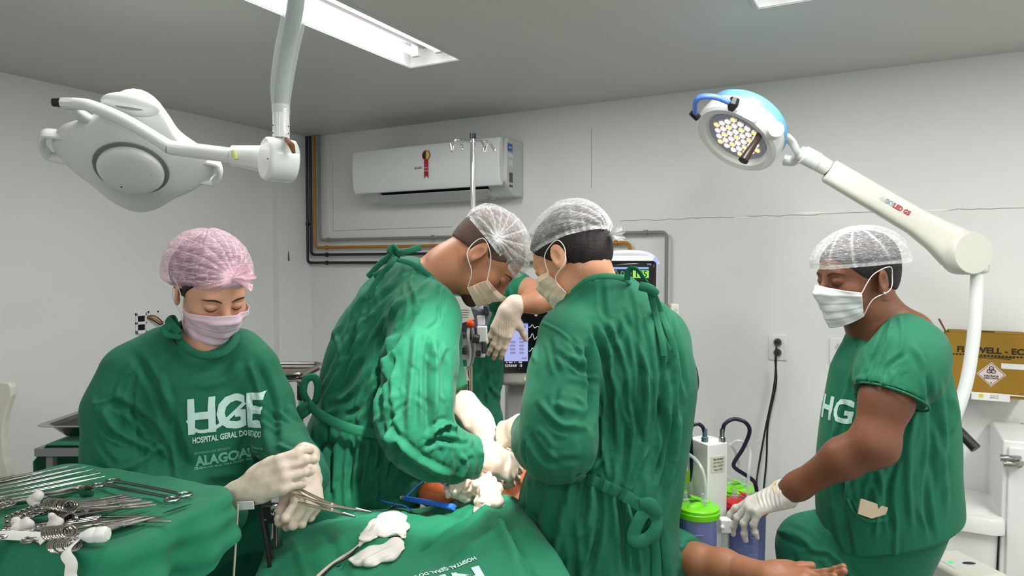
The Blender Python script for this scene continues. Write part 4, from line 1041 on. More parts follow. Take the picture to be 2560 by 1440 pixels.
# ------------------------------------------------------------------ right side: sharps box, bin, cabinet
def sharps():
    Y = YB-.13; a = PW(2366, 832, Y); b = PW(2366, 985, Y); x1 = a[0]+.26
    r = root('sharps_box', 'yellow-brown cardboard sharps box with biohazard diamond, hung on the back wall', 'box', (a[0]+.12, YB, b[2]), 'W')
    bd = MB().box2((a[0], Y, b[2]), (x1, YB-.012, a[2])).build('carton', 'card', r, bevel=.002)
    q = MB(); q.prism([(0, 0), (.004, 0), (-.018, .048), (-.024, .046)], (a[0], Y+.03, a[2]), (1, 0, 0), (0, 0, 1), .06*-1); q.build('flap', 'cardd', r, smooth=0)
    q = MB(); q.box2((a[0]+.01, Y+.02, a[2]), (x1-.01, YB-.02, a[2]+.006)); q.build('lid_board', 'card', r, smooth=0)
    q = MB(); s = PW(2472, 838, Y); q.box2((s[0]-.02, Y+.03, a[2]+.0061), (s[0]+.02, Y+.05, a[2]+.008)); q.build('hand_slot', 'hole', r, smooth=0)
    yf = Y-.0006
    def at(px, py): q = PW(px, py, yf); return q
    q = MB(); t = at(2392, 873); put2d(q, text2d('FLOWELL - ECO', .030, .035, align='LEFT', sx=1.08), (t[0], yf, t[2]), (1, 0, 0), (0, 0, 1))
    q.build('printed_name', 'ink', bd, smooth=0)
    q = MB(); t = at(2375, 884)
    for j in range(24): q.box((t[0]+.011*j, yf, t[2]), (.007, .0006, .006))
    q.build('printed_dashes', 'ink', bd, smooth=0)
    q = MB(); t = at(2470, 892); q.box((t[0]+.02, yf, t[2]), (.12, .0006, .002)); q.box((t[0]+.02, yf, t[2]-.005), (.10, .0006, .002)); q.build('fine_print', 'ink', bd, smooth=0)
    c = at(2478, 936); s = .046
    q = MB(); q.prism([(0, -s), (s, 0), (0, s), (-s, 0)], (c[0], yf, c[2]), (1, 0, 0), (0, 0, 1), .0008); dm = q.build('biohazard_label', 'pink', bd, smooth=0)
    q = MB(); e = .041
    cor = [(0, -e), (e, 0), (0, e), (-e, 0)]
    put2d(q, strokes2d([(cor[i], cor[(i+1) % 4]) for i in range(4)], .0013), (c[0], yf-.001, c[2]), (1, 0, 0), (0, 0, 1))
    oo = np.array([c[0], yf-.0012, c[2]+.015])
    for a_ in (90, 210, 330):
        aa = math.radians(a_); q.torus(oo+np.array([math.cos(aa), 0, math.sin(aa)])*.0075, (0, 1, 0), .0066, .0014, 22, 4)
    q.torus(oo, (0, 1, 0), .0062, .0009, 18, 4)
    for j, tx in enumerate(('SUBSTÂNCIA', 'INFECTANTE')): put2d(q, text2d(tx, .0085, .03, sx=.9), (c[0], yf-.001, c[2]-.006-.0085*j), (1, 0, 0), (0, 0, 1))
    put2d(q, text2d('6', .009, .03), (c[0], yf-.001, c[2]-.031), (1, 0, 0), (0, 0, 1))
    q.build('biohazard_print', 'ink', dm, smooth=0)
    t = at(2503, 908); MB().box2((t[0], yf-.0008, t[2]-.02), (x1-.001, yf, t[2])).build('blank_sticker', 'paper', bd, smooth=0)
    # wire holder and shelf tag
    wz = at(2366, 976)[2]
    MB().tube([(a[0]-.006, YB-.01, wz), (a[0]-.006, Y-.006, wz), (x1+.006, Y-.006, wz), (x1+.006, YB-.01, wz)], .0022, 8).build('wire_holder', 'white', r)
    t0 = at(2428, 978); t1 = at(2545, 1006)
    tg = MB().box2((t0[0], Y-.011, t1[2]), (t0[0]+.118, Y-.009, t0[2])).build('shelf_tag', 'paper', r, smooth=0)
    q = MB()
    for j in range(5): aa = j*2*math.pi/5; q.ball((t0[0]+.03+.005*math.cos(aa), Y-.0112, t0[2]-.012+.005*math.sin(aa)), (.004, .0004, .004), seg=10)
    q.build('tag_emblem', mat('yellow_ink', rgb(210,190,60), .6), tg, smooth=0)
    q = MB(); put2d(q, text2d('Grupo de', .006, .01), (t0[0]+.07, Y-.0112, t0[2]-.009), (1, 0, 0), (0, 0, 1)); put2d(q, text2d('RESIDUOS', .006, .01), (t0[0]+.07, Y-.0112, t0[2]-.017), (1, 0, 0), (0, 0, 1)); q.build('tag_text', 'inkg', tg, smooth=0)
sharps()
def bin_():
    Y = YB-.22; z = PW(2430, 1250, Y)[2]
    c = PW(2385, 1260, Y); r = root('pedal_bin', 'white plastic waste bin with a rounded lid under the sharps box', 'bin', (c[0], Y, 0), 'W')
    def rr(w, h, z_, rad=.05, n=6):
        out = []
        for sx, sy_, a0 in ((1, 1, 0), (-1, 1, 90), (-1, -1, 180), (1, -1, 270)):
            for j in range(n+1): a = math.radians(a0+90*j/n); out.append((c[0]+sx*(w/2-rad)+rad*math.cos(a), Y+sy_*(h/2-rad)+rad*math.sin(a), z_))
        return out
    def loft(rings):
        mb = MB(); n = len(rings[0]); vs = [v for g in rings for v in g]
        mb.add(vs, [(i*n+k, i*n+(k+1) % n, (i+1)*n+(k+1) % n, (i+1)*n+k) for i in range(len(rings)-1) for k in range(n)]+[tuple(range(n))[::-1], tuple((len(rings)-1)*n+k for k in range(n))]); return mb
    zl = z-.04
    loft([rr(.22, .26, 0), rr(.22, .26, .01), rr(.25, .29, zl-.02)]).build('body', 'white', r)
    loft([rr(.27, .32, zl-.03), rr(.285, .335, zl-.025), rr(.285, .335, zl+.018), rr(.27, .32, zl+.03), rr(.20, .25, zl+.032), rr(.19, .24, zl+.038), rr(.05, .05, zl+.038, .02)]).build('lid', 'white', r, smooth=50)
    MB().box((c[0], Y-.16, .03), (.08, .06, .015)).build('pedal', 'black', r, bevel=.003)
bin_()
def batbox():
    a = P(2415, 1415, 1.95); r = root('power_unit', 'low grey box with a small green light at the bottom right corner', 'box', (a[0], a[1], 0), 'V')
    zt = P(2415, 1408, 1.95)[2]
    bd = MB().box((a[0]-.012, a[1], zt/2), (.14, .18, zt), rotm((0, 0, 1), .2)).build('casing', 'beige', r, bevel=.012)
    p = MB().box((a[0]-.014, a[1], zt+.0005), (.095, .055, .003), rotm((0, 0, 1), .2)).build('panel', 'acg', r, bevel=.001)
    MB().ball((a[0]-.045, a[1]+.0, zt+.003), (.008, .006, .003), seg=12).build('green_light', emis('green_glow', (.05, .9, .25), 1), p)
    MB().ball((a[0]+.005, a[1]-.005, zt+.002), (.02, .009, .003), seg=14).build('display', 'black', p)
batbox()
def cabinet():
    X = PW(2508, 1100, YB-.35); z = X[2]
    r = root('metal_cabinet', 'white metal cabinet with a chrome lever latch at the right edge', 'cabinet', (X[0]+.25, YB-.17, 0), 'W')
    MB().box2((X[0], YB-.35, 0), (X[0]+.5, YB-.02, z)).build('body', 'white', r, bevel=.006)
    MB().box2((X[0]+.015, YB-.362, .03), (X[0]+.485, YB-.349, z-.02)).build('door', 'white', r, bevel=.004)
    for py, px, dx in ((1144, 2500, 0), (1158, 2508, .005)):
        a = PW(px, py, YB-.40); b = PW(px+40, py, YB-.36)
        MB().tube([a, (a[0]+.03, a[1]+.005, a[2]), (b[0]+.01, YB-.36, a[2]-.002)], [.011, .011, .007], 14, sm=3).build('latch', 'steel', r)
    MB().lathe([(.012, 0), (.012, .004)], PW(2546, 1160, YB-.362), (0, -1, 0), 16).build('latch_plate', 'darksteel', r, smooth=0)
cabinet()
def knob():
    q = PW(2555, 1063, YB); o = MB().lathe([(.006, 0), (.012, .012), (.013, .03), (.008, .038)], q, (0, -1, 0), 18)
    solo('wall_hook', o, 'chrome', 'small chrome hook on the back wall above the metal cabinet', 'hook', frame='W', loc=(q[0], YB, q[2]))
knob()

# ------------------------------------------------------------------ left side: cream panel, back table with tray, second Mayo stand
def panel():
    d = 2.45; r_ = []
    for (px, py) in ((-160, 962), (-40, 955), (15, 951), (36, 953), (44, 964), (44, 985), (35, 1010), (25, 1050), (22, 1090), (26, 1140), (38, 1180), (42, 1230), (44, 1300)): r_.append(P(px, py, d))
    e = [P(44, 1300, d), P(-160, 1300, d)]
    cols = [(p[0], p[2]) for p in r_]; cols += [(r_[-1][0], 0.0), (r_[0][0], 0.0)]
    mb = MB(); mb.prism(cols[::-1], (0, d, 0), (1, 0, 0), (0, 0, 1), .03)
    o = solo('screen_panel', mb, 'cream', 'cream panel with a wavy edge standing at the far left by the wall', 'panel', frame='V', smooth=0, bevel=.006, loc=(cols[3][0]-.1, d, 0))
panel()
def back_table():
    d = 2.05; z = P(150, 1112, d)[2]; x0 = P(118, 1112, d)[0]; 
    r = root('back_table', 'steel table with a green cloth behind the woman in pink cap', 'table', (x0+.3, d+.15, 0), 'V')
    for dx, dy in ((.012, .0), (.6, .0), (.012, .34), (.6, .34)): MB().box((x0+dx, d+dy, (z-.02)/2), (.022, .022, z-.02)).build('leg', 'greyp', r, bevel=.003)
    MB().box((x0+.3, d+.17, z-.016), (.64, .40, .025)).build('table_top', 'greyp', r, bevel=.003)
    MB().box((x0+.3, d+.17, .3), (.60, .36, .02)).build('shelf', 'greyp', r, bevel=.003)
    rng = np.random.RandomState(2)
    def fn(u, v):
        x = x0-.03+u*.66; y = d-.025+v*.43; zz = z+.0005+.003*math.sin(9*u+3)*math.sin(7*v)+.003
        if u < .06: t = (.06-u)/.06; x = x0-.024-.004*math.sin(10*v); zz = z-t*.30
        return (x, y, zz)
    o = solo('green_table_cloth', MB().grid(fn, 60, 26), 'cloth2', 'dark green cloth laid over the table behind the woman in pink cap', 'cloth', solid=.003, loc=(x0+.3, d+.15, z-.3))
    tx = P(205, 1085, d+.1); 
    q = MB(); zz = z+.006
    def ring(w, h, z_, rad=.04):
        out = []
        for sx, sy_, a0 in ((1, 1, 0), (-1, 1, 90), (-1, -1, 180), (1, -1, 270)):
            for j in range(6): a = math.radians(a0+90*j/5); out.append((tx[0]+.06+sx*(w/2-rad)+rad*math.cos(a), d+.17+sy_*(h/2-rad)+rad*math.sin(a), z_))
        return out
    rings = [ring(.22, .16, zz+.002), ring(.24, .18, zz), ring(.30, .24, zz+.040), ring(.34, .28, zz+.042), ring(.34, .28, zz+.040), ring(.298, .238, zz+.037), ring(.235, .175, zz+.003), ring(.21, .15, zz+.005)]
    n = len(rings[0]); q.add([v for g in rings for v in g], [(i*n+k, i*n+(k+1) % n, (i+1)*n+(k+1) % n, (i+1)*n+k) for i in range(len(rings)-1) for k in range(n)]+[tuple((len(rings)-1)*n+k for k in range(n)), tuple(range(n))[::-1]])
    solo('steel_tray', q, 'steel', 'shallow stainless steel tray on the green cloth of the back table', 'tray')
back_table()
def mayo2():
    d = 2.35; a = P(700, 930, d); b = P(770, 945, d); z = a[2]-.01
    r = root('tray_stand', 'steel tray stand with a black grip between the nurse and the left surgeon', 'stand', (P(752, 1000, d)[0], d, 0), 'V')
    cx = b[0]-.17
    q = MB(); q.box((cx, d+.05, z-.006), (.34, .26, .004)); q.build('tray_floor', 'steel', r, bevel=.001)
    rim = []
    for sx, sy_, a0 in ((1, 1, 0), (-1, 1, 90), (-1, -1, 180), (1, -1, 270)):
        for j in range(6): aa = math.radians(a0+90*j/5); rim.append((cx+sx*.14+.03*math.cos(aa), d+.05+sy_*.10+.03*math.sin(aa), z+.014))
    rim.append(rim[0]); MB().tube(rim, .006, 10).build('tray_rim', 'steel', r)
    q = MB(); vs = []
    n = len(rim)-1
    for zz, s in ((z-.006, .97), (z+.014, 1.0)):
        for p in rim[:-1]: vs.append((cx+(p[0]-cx)*s, d+.05+(p[1]-d-.05)*s, zz))
    q.add(vs, [(k, (k+1) % n, n+(k+1) % n, n+k) for k in range(n)]); q.build('tray_wall', 'steel', r, solid=.002)
    p0 = P(752, 950, d)
    MB().tube([(cx-.1, d-.03, z-.012), (p0[0]-.03, d-.03, z-.012), (p0[0]-.005, d-.01, z-.02), (p0[0], d, z-.06)], .0075, 12, sm=5).build('frame_tube', 'chrome', r)
    g0 = P(752, 958, d); g1 = P(752, 1000, d)
    MB().cyl(g1, g0, .0125).build('grip', 'black', r, bevel=.003)
    MB().cyl((p0[0], d, .05), (p0[0], d, z-.03), .009).build('pole', 'chrome', r)
    q = MB(); q.tube([(p0[0]-.25, d, .03), (p0[0]+.12, d, .03)], .014, 10); q.tube([(p0[0], d-.2, .03), (p0[0], d+.2, .03)], .014, 10); q.build('base', 'chrome', r)
mayo2()
# ------------------------------------------------------------------ people
def Rh(yaw, pitch, roll=0):
    return np.array(Matrix.Rotation(math.radians(yaw), 3, 'Z') @ Matrix.Rotation(math.radians(pitch), 3, 'X') @ Matrix.Rotation(math.radians(roll), 3, 'Y'))
def head_soft(S, H, R, s=1.0, beard=False, full=True):
    L = lambda x, y, z: H+R @ np.array([x, y, z])*s
    e = lambda c, r, k=.02, sub=False, rot=None: S.ell(L(*c), np.array(r)*s, R if rot is None else R @ rot, k*s, sub)
    c = lambda a, b, ra, rb, k=.015, sub=False: S.cap(L(*a), L(*b), ra*s, rb*s, k*s, None, sub)
    e((0, .018, .045), (.075, .097, .083), .03)
    e((0, -.028, .035), (.066, .066, .066), .03)
    e((0, -.032, -.022), (.060, .060, .080), .03)
    e((0, -.042, -.070), (.047, .047, .040), .03)
    e((0, -.080, -.092), (.021, .018, .018), .02)
    e((0, -.075, -.050), (.030, .028, .030), .02)
    c((-.034, -.082, .026), (.034, -.082, .026), .012, .012, .015)
    for sx in (-1, 1):
        e((sx*.044, -.062, -.022), (.020, .022, .022), .02)
        e((sx*.031, -.1005, .005), (.017, .014, .011), .010, True)
        e((sx*.031, -.083, .005), (.0145, .0125, .0125), .004)
        e((sx*.031, -.0845, .009), (.017, .0125, .0095), .004)
        # ear
        tilt = rotm((0, 0, 1), sx*.35)
        e((sx*.080, .012, -.004), (.0065, .019, .032), .006, False, tilt)
        e((sx*.079, .006, -.028), (.006, .010, .012), .006, False, tilt)
        e((sx*.088, .008, -.004), (.0055, .010, .017), .004, True, tilt)
    c((0, -.092, .020), (0, -.113, -.022), .008, .0115, .012)
    for sx in (-1, 1): e((sx*.012, -.104, -.027), (.009, .011, .008), .008)
    e((0, -.102, -.052), (.022, .009, .0055), .006); e((0, -.099, -.062), (.018, .009, .006), .006)
    e((0, -.110, -.0565), (.019, .008, .0014), .003, True)
def neck_soft(S, pts, rs): S.chain([np.asarray(p) for p in pts], rs, .03)

def hand_soft(S, W, D, T, N, s=1.0, curl=((20, 30, 20),)*4, spread=(6, 2, -2, -7), thumb=(45, 20, 20), infl=0, k=.008, tdir=None):
    D = norm(D); T = norm(np.asarray(T)-D*np.dot(T, D)); Nn = np.cross(T, D); Nn = Nn if np.dot(Nn, N) > 0 else -Nn
    W = np.asarray(W, float); tips = []
    off = (.030, .010, -.010, -.029); base = (.086, .091, .087, .077)
    ln = ((.042, .026, .020), (.047, .029, .021), (.043, .027, .021), (.033, .020, .018)); ra = (.0098, .0100, .0095, .0085)
    S.cap(W-D*.02*s, W+D*.015*s, .026*s+infl, .027*s+infl, .02, (Nn, .72))
    for f in range(4):
        K = W+(D*base[f]+T*off[f])*s
        S.cap(W+(D*.012+T*off[f]*.65)*s, K-D*.004*s, .0165*s+infl, .0125*s+infl, .018)
        sp_ = math.radians(spread[f]); d0 = D*math.cos(sp_)+T*math.sin(sp_); a = 0; p = K; r = ra[f]*s+infl
        c = curl[f] if len(curl) > 1 else curl[0]
        for j in range(3):
            a += math.radians(c[j]); d = d0*math.cos(a)-Nn*math.sin(a); q = p+d*ln[f][j]*s
            S.cap(p, q, r, r*.92, k if j == 0 else .004); S.ell(p, (r*1.06,)*3, None, .004); p = q; r *= .92
        tips.append(p)
    b = W+(D*.022+T*.024-Nn*.008)*s
    dt = norm(D*.62+T*.62-Nn*.45) if tdir is None else norm(tdir)
    S.cap(b, b+dt*.040*s, .017*s+infl, .0125*s+infl, .018)
    S.cap(W+(D*.03+T*.01-Nn*.006)*s, b+dt*.03*s, .016*s+infl, .012*s+infl, .02)
    a1, a2 = math.radians(thumb[1]), math.radians(thumb[2]); inn = norm(-T*.8-Nn*.5+D*.4); inn = norm(inn-dt*np.dot(inn, dt))
    p = b+dt*.040*s; d = norm(dt*math.cos(a1)+inn*math.sin(a1)); q = p+d*.032*s
    S.cap(p, q, .0122*s+infl, .0112*s+infl, .006); d2 = norm(d*math.cos(a2)+inn*math.sin(a2)); S.cap(q, q+d2*.024*s, .0112*s+infl, .0098*s+infl, .005)
    tips.append(q+d2*.024*s); return tips

def cap_mesh(name, H, R, s, parent, m, axis=(0, .30, .95), rad=(.094, .118, .100), c0=(0, .018, .048), phi=98, tuck=.10, gather=None, nple=26, amp=.004, seed=1, frill=None, dens=.0, front=0):
    rs = np.random.RandomState(seed); ax = norm(axis); Sx, Ux = frame_of(ax, (0, 1, 0)); nu, nv = 220, 90
    ph1, ph2, ph3 = rs.rand(3)*6.28; G = norm(gather) if gather is not None else None
    if G is not None: Gs, Gu = frame_of(G)
    vs = []; uv = []; att = []; rad = np.array(rad); c0 = np.array(c0)
    for i in range(nu):
        th = 2*math.pi*i/nu
        for j in range(nv):
            v = j/(nv-1); f = math.radians(phi+front*math.cos(th))*v
            d = ax*math.cos(f)+(Sx*math.cos(th)+Ux*math.sin(th))*math.sin(f)
            q = 1/math.sqrt(((d/rad)**2).sum())
            puff = 1+.05*math.sin(3*th+ph1)*math.sin(f)+.025*math.sin(7*th+ph2)*v
            t = max(0, (v-.86)/.14); puff *= 1-tuck*t*t*(3-2*t)
            puff += (.012*math.sin(th*46)+.008*math.sin(th*31+1))*max(0, (v-.8)/.2)
            g = 0
            if G is not None:
                dg = math.acos(max(-1, min(1, float(d @ G)))); al = math.atan2(float(d @ Gu), float(d @ Gs))
                ww = math.exp(-dg*1.15)*(1-math.exp(-dg*14))
                w_ = al*nple+1.6*math.sin(al*3+ph3)+dg*1.5
                puff += amp*18*ww*(.6*abs(math.sin(w_/2))-.3)-.04*math.exp(-dg*dg*30)
                g = .9*math.exp(-dg*dg*22)+.75*ww*max(0, 1-abs(math.sin(w_/2))*3.2)
            puff += .006*math.sin(th*17+5*v+ph1)*math.sin(9*v+ph2)+.004*math.sin(th*29-8*v)
            if v > .95: g += .35
            vs.append(H+R @ (c0+d*q*puff)*s); uv.append((i/nu, v*.45)); att.append(min(1, g+dens))
    mb = MB(); mb.uv = []
    mb.v = [tuple(map(float, p)) for p in vs]; mb.f = [(i*nv+j, ((i+1) % nu)*nv+j, ((i+1) % nu)*nv+j+1, i*nv+j+1) for i in range(nu) for j in range(nv-1)]
    if frill is not None:
        # gathered tuft that spreads out of the knot: (direction local, length, half width angle)
        fd, fl, fw = frill; gp = c0+G/math.sqrt(((G/rad)**2).sum())*.96; fd = norm(fd); fs_, fu = frame_of(fd); b = len(mb.v); n1, n2 = 60, 14
        for i in range(n1):
            a = 2*math.pi*i/n1
            for j in range(n2):
                t = j/(n2-1); rr = (.006+fl*fw*t)*(1+.28*math.sin(a*9+ph2)*t+.12*math.sin(a*4)*t)
                p = gp+fd*fl*t*(1+.12*math.sin(a*5+1))+(fs_*math.cos(a)+fu*.62*math.sin(a))*rr
                mb.v.append(tuple(map(float, H+R @ p*s))); uv.append((i/n1*.5, t*.3)); att.append(.55*(1-t)+.25*abs(math.sin(a*9+ph2)))
        mb.f += [(b+i*n2+j, b+((i+1) % n1)*n2+j, b+((i+1) % n1)*n2+j+1, b+i*n2+j+1) for i in range(n1) for j in range(n2-1)]
    mb.uv = uv; mb.att = att
    return mb.build(name, m, parent, smooth=180)

def cuff_cut(g, p, d, r, ln=.10):
    """open the end of a sleeve: removes everything past the plane (p, d) within radius r"""
    p = np.asarray(p, float); d = norm(d)
    def fn(q):
        w_ = q-p; h = w_ @ d; rr = np.sqrt(((w_-h[..., None]*d)**2).sum(-1)); return np.maximum(np.maximum(-h, rr-r), h-ln)
    g.p.append((fn, p-r-ln, p+r+ln, .004, True))
def mask_mesh(H, R, s, parent, m, bvh, top=.006, bot=-.122, wid=68, seed=1, off=.005, ear=(.082, .012, .0), earsides=(-1, 1), tilt=0, sq=.40):
    nu, nv = 61, 41; L = lambda p: H+R @ np.asarray(p, float)*s
    TH = np.radians(wid)*np.linspace(-1, 1, nu); Z = np.zeros((nu, nv)); Q = np.zeros((nu, nv))
    for i in range(nu):
        e = abs(2*i/(nu-1)-1)
        for j in range(nv):
            v = j/(nv-1); z = top+(bot-top)*v; mid = (top+bot)*.5+.010; z = mid+(z-mid)*(1-sq*e**1.5)+.010*math.exp(-(TH[i]/.25)**2)*(1-v)**4+tilt*(1-e)
            Z[i, j] = z; zr = max(z, -.092); d = np.array([math.sin(TH[i]), -math.cos(TH[i]), 0])
            o = L(d*.22+np.array([0, .0, zr])); h = bvh.ray_cast(Vector(o), Vector(-(R @ d)))
            rr = .22-(np.linalg.norm(np.array(h[0])-o)/s if h[0] is not None else .14)
            Q[i, j] = rr-max(0, zr-z)*.5
    D = Q.copy()
    for _ in range(6):
        E = D.copy(); E[1:] = np.maximum(E[1:], D[:-1]-.0012); E[:-1] = np.maximum(E[:-1], D[1:]-.0012); E[:, 1:] = np.maximum(E[:, 1:], D[:, :-1]-.0011); E[:, :-1] = np.maximum(E[:, :-1], D[:, 1:]-.0011); D = E
    for _ in range(14):
        E = np.pad(D, 1, mode='edge'); D = np.maximum((E[1:-1, 1:-1]*2+E[2:, 1:-1]+E[:-2, 1:-1]+E[1:-1, 2:]+E[1:-1, :-2])/6, Q-.001)
    rs = np.random.RandomState(seed); ph = rs.rand(3)*6
    def pt(u, v):
        i = int(round(u*(nu-1))); j = int(round(v*(nv-1))); th = TH[i]; e = abs(2*u-1)
        rad = D[i, j]+off+(.0022*((v*5.0) % 1.0) if .12 < v < .9 else 0)+.0014*math.sin(5*th+8*v+ph[0])*(1-e)+.0010*math.sin(13*th-9*v+ph[1])
        return L((rad*math.sin(th), -rad*math.cos(th), Z[i, j]))
    mb = MB().grid(pt, nu, nv); o = mb.build('face_mask', m, parent, smooth=180, solid=.0012)
    for sx in earsides:
        u = 0 if sx < 0 else 1; a = pt(u, .03); b = pt(u, .97); e1 = L((sx*(ear[0]+.006), ear[1]+.016, ear[2]+.030)); e2 = L((sx*(ear[0]-.001), ear[1]+.026, ear[2]+.005)); e3 = L((sx*(ear[0]+.003), ear[1]+.012, ear[2]-.030))
        m1 = L((sx*(ear[0]+.003), -.020, .016)); m2 = L((sx*(ear[0]-.004), -.022, -.048))
        MB().tube([a, m1, e1, e2, e3, m2, b], .0012, 8, sm=7).build('ear_loop', 'elastic', o)
    return o
def eye_details(H, R, s, parent, body_bvh, look=-.3, brow_m='brow', sides=(-1, 1), open_=.25):
    L = lambda p: H+R @ np.asarray(p, float)*s; fwd = R @ np.array([0, -1., 0])
    def onface(x, z, lift):
        o = L((x, -.16, z)); h = body_bvh.ray_cast(Vector(o), Vector(-fwd)); return (np.array(h[0])+fwd*lift) if h[0] is not None else L((x, -.095, z))
    for sx in sides:
        pts = [onface(sx*x, z, .0008) for x, z in ((.012, .0235), (.022, .028), (.034, .0305), (.045, .028), (.053, .022))]
        MB().tube(pts, [.0009, .0026, .0027, .0020, .0006], 8, sm=5, flat=.35, up=fwd).build('eyebrow', brow_m, parent)
        pts = [onface(sx*x, z, .0006) for x, z in ((.018, .001), (.025, -.0025), (.033, -.004), (.041, -.0025), (.047, .002))]
        MB().tube(pts, [.0004, .0010, .0012, .0012, .0005], 8, sm=5).build('eyelashes', 'hair', parent)
def hair_soft(H, R, s, grow=.006, nape=-.02, front=-.05, res=.004, extra=None, zcut=None):
    S = Soft(res); L = lambda x, y, z: H+R @ np.array([x, y, z])*s; g = grow
    S.ell(L(0, .018, .045), np.array((.075+g, .097+g, .083+g))*s, R, .02)
    S.ell(L(0, .055, -.005), np.array((.062+g, .055+g, .060+g))*s, R, .02)
    if extra: extra(S, L)
    S.cut(L(0, front, .02), R @ np.array([0, -1., .0 if zcut is None else zcut]), .004)
    S.cut(L(0, .05, nape), R @ np.array([0, -.35, -1.]), .004)
    return S.arrays()
def std_hair(H, R, s, g=.0025, nape=-.03, res=.0032, line=.068, ears=True, extra=None, fz=.75):
    S = Soft(res); L = lambda x, y, z: H+R @ np.array([x, y, z])*s
    S.ell(L(0, .018, .045), np.array((.075+g, .097+g, .083+g))*s, R, .03*s); S.ell(L(0, -.028, .035), np.array((.066+g, .066+g, .066+g))*s, R, .03*s)
    S.ell(L(0, .048, .0), np.array((.0625+g, .058+g, .063+g))*s, R, .02)
    if extra: extra(S, L)
    S.cut(L(0, -.078, line), R @ norm(np.array([0, -fz, -.66])), .003); S.cut(L(0, .05, nape), R @ norm(np.array([0, -.32, -1.])), .003)
    if ears:
        for sx in (-1, 1): S.ell(L(sx*.084, .008, -.012), np.array((.02, .026, .038))*s, R, .006, True)
    return S.arrays()
def low_body(S, hip, feet, r=(.05, .04, .02, .03)):
    for f in feet:
        hip_ = np.asarray(hip)+(np.array([f[0]-hip[0], 0, 0])*.5); knee = (hip_+np.array([f[0], f[1], 0]))/2+np.array([0, -.02, .02])
        S.chain([hip_, knee, np.array([f[0], f[1], .09])], [r[0], r[2]+.015, r[3]], .03)
        S.cap((f[0], f[1]+.03, .045), (f[0]+.0, f[1]-.13, .035), .043, .036, .03)
def shoes(parent, feet, m='black', dirs=None):
    for i, f in enumerate(feet):
        d = norm(dirs) if dirs is not None else np.array([0, -1., 0]); S = Soft(.006)
        S.cap(np.array([f[0], f[1], .045])-d*.04, np.array([f[0], f[1], .040])+d*.15, .047, .042, .02); S.cut((f[0], f[1], .004), (0, 0, -1)); soft_mesh([S.arrays()]).build('shoe', m, parent, smooth=60)
def cord(parent, name, pts, r, m='hem', flat=.5, sm=6, up=(0, -1, 0)): return MB().tube(pts, r, 10, True, flat, up, sm).build(name, m, parent)
def dz(p, z): q = np.array(p, float); q[2] = z; return q

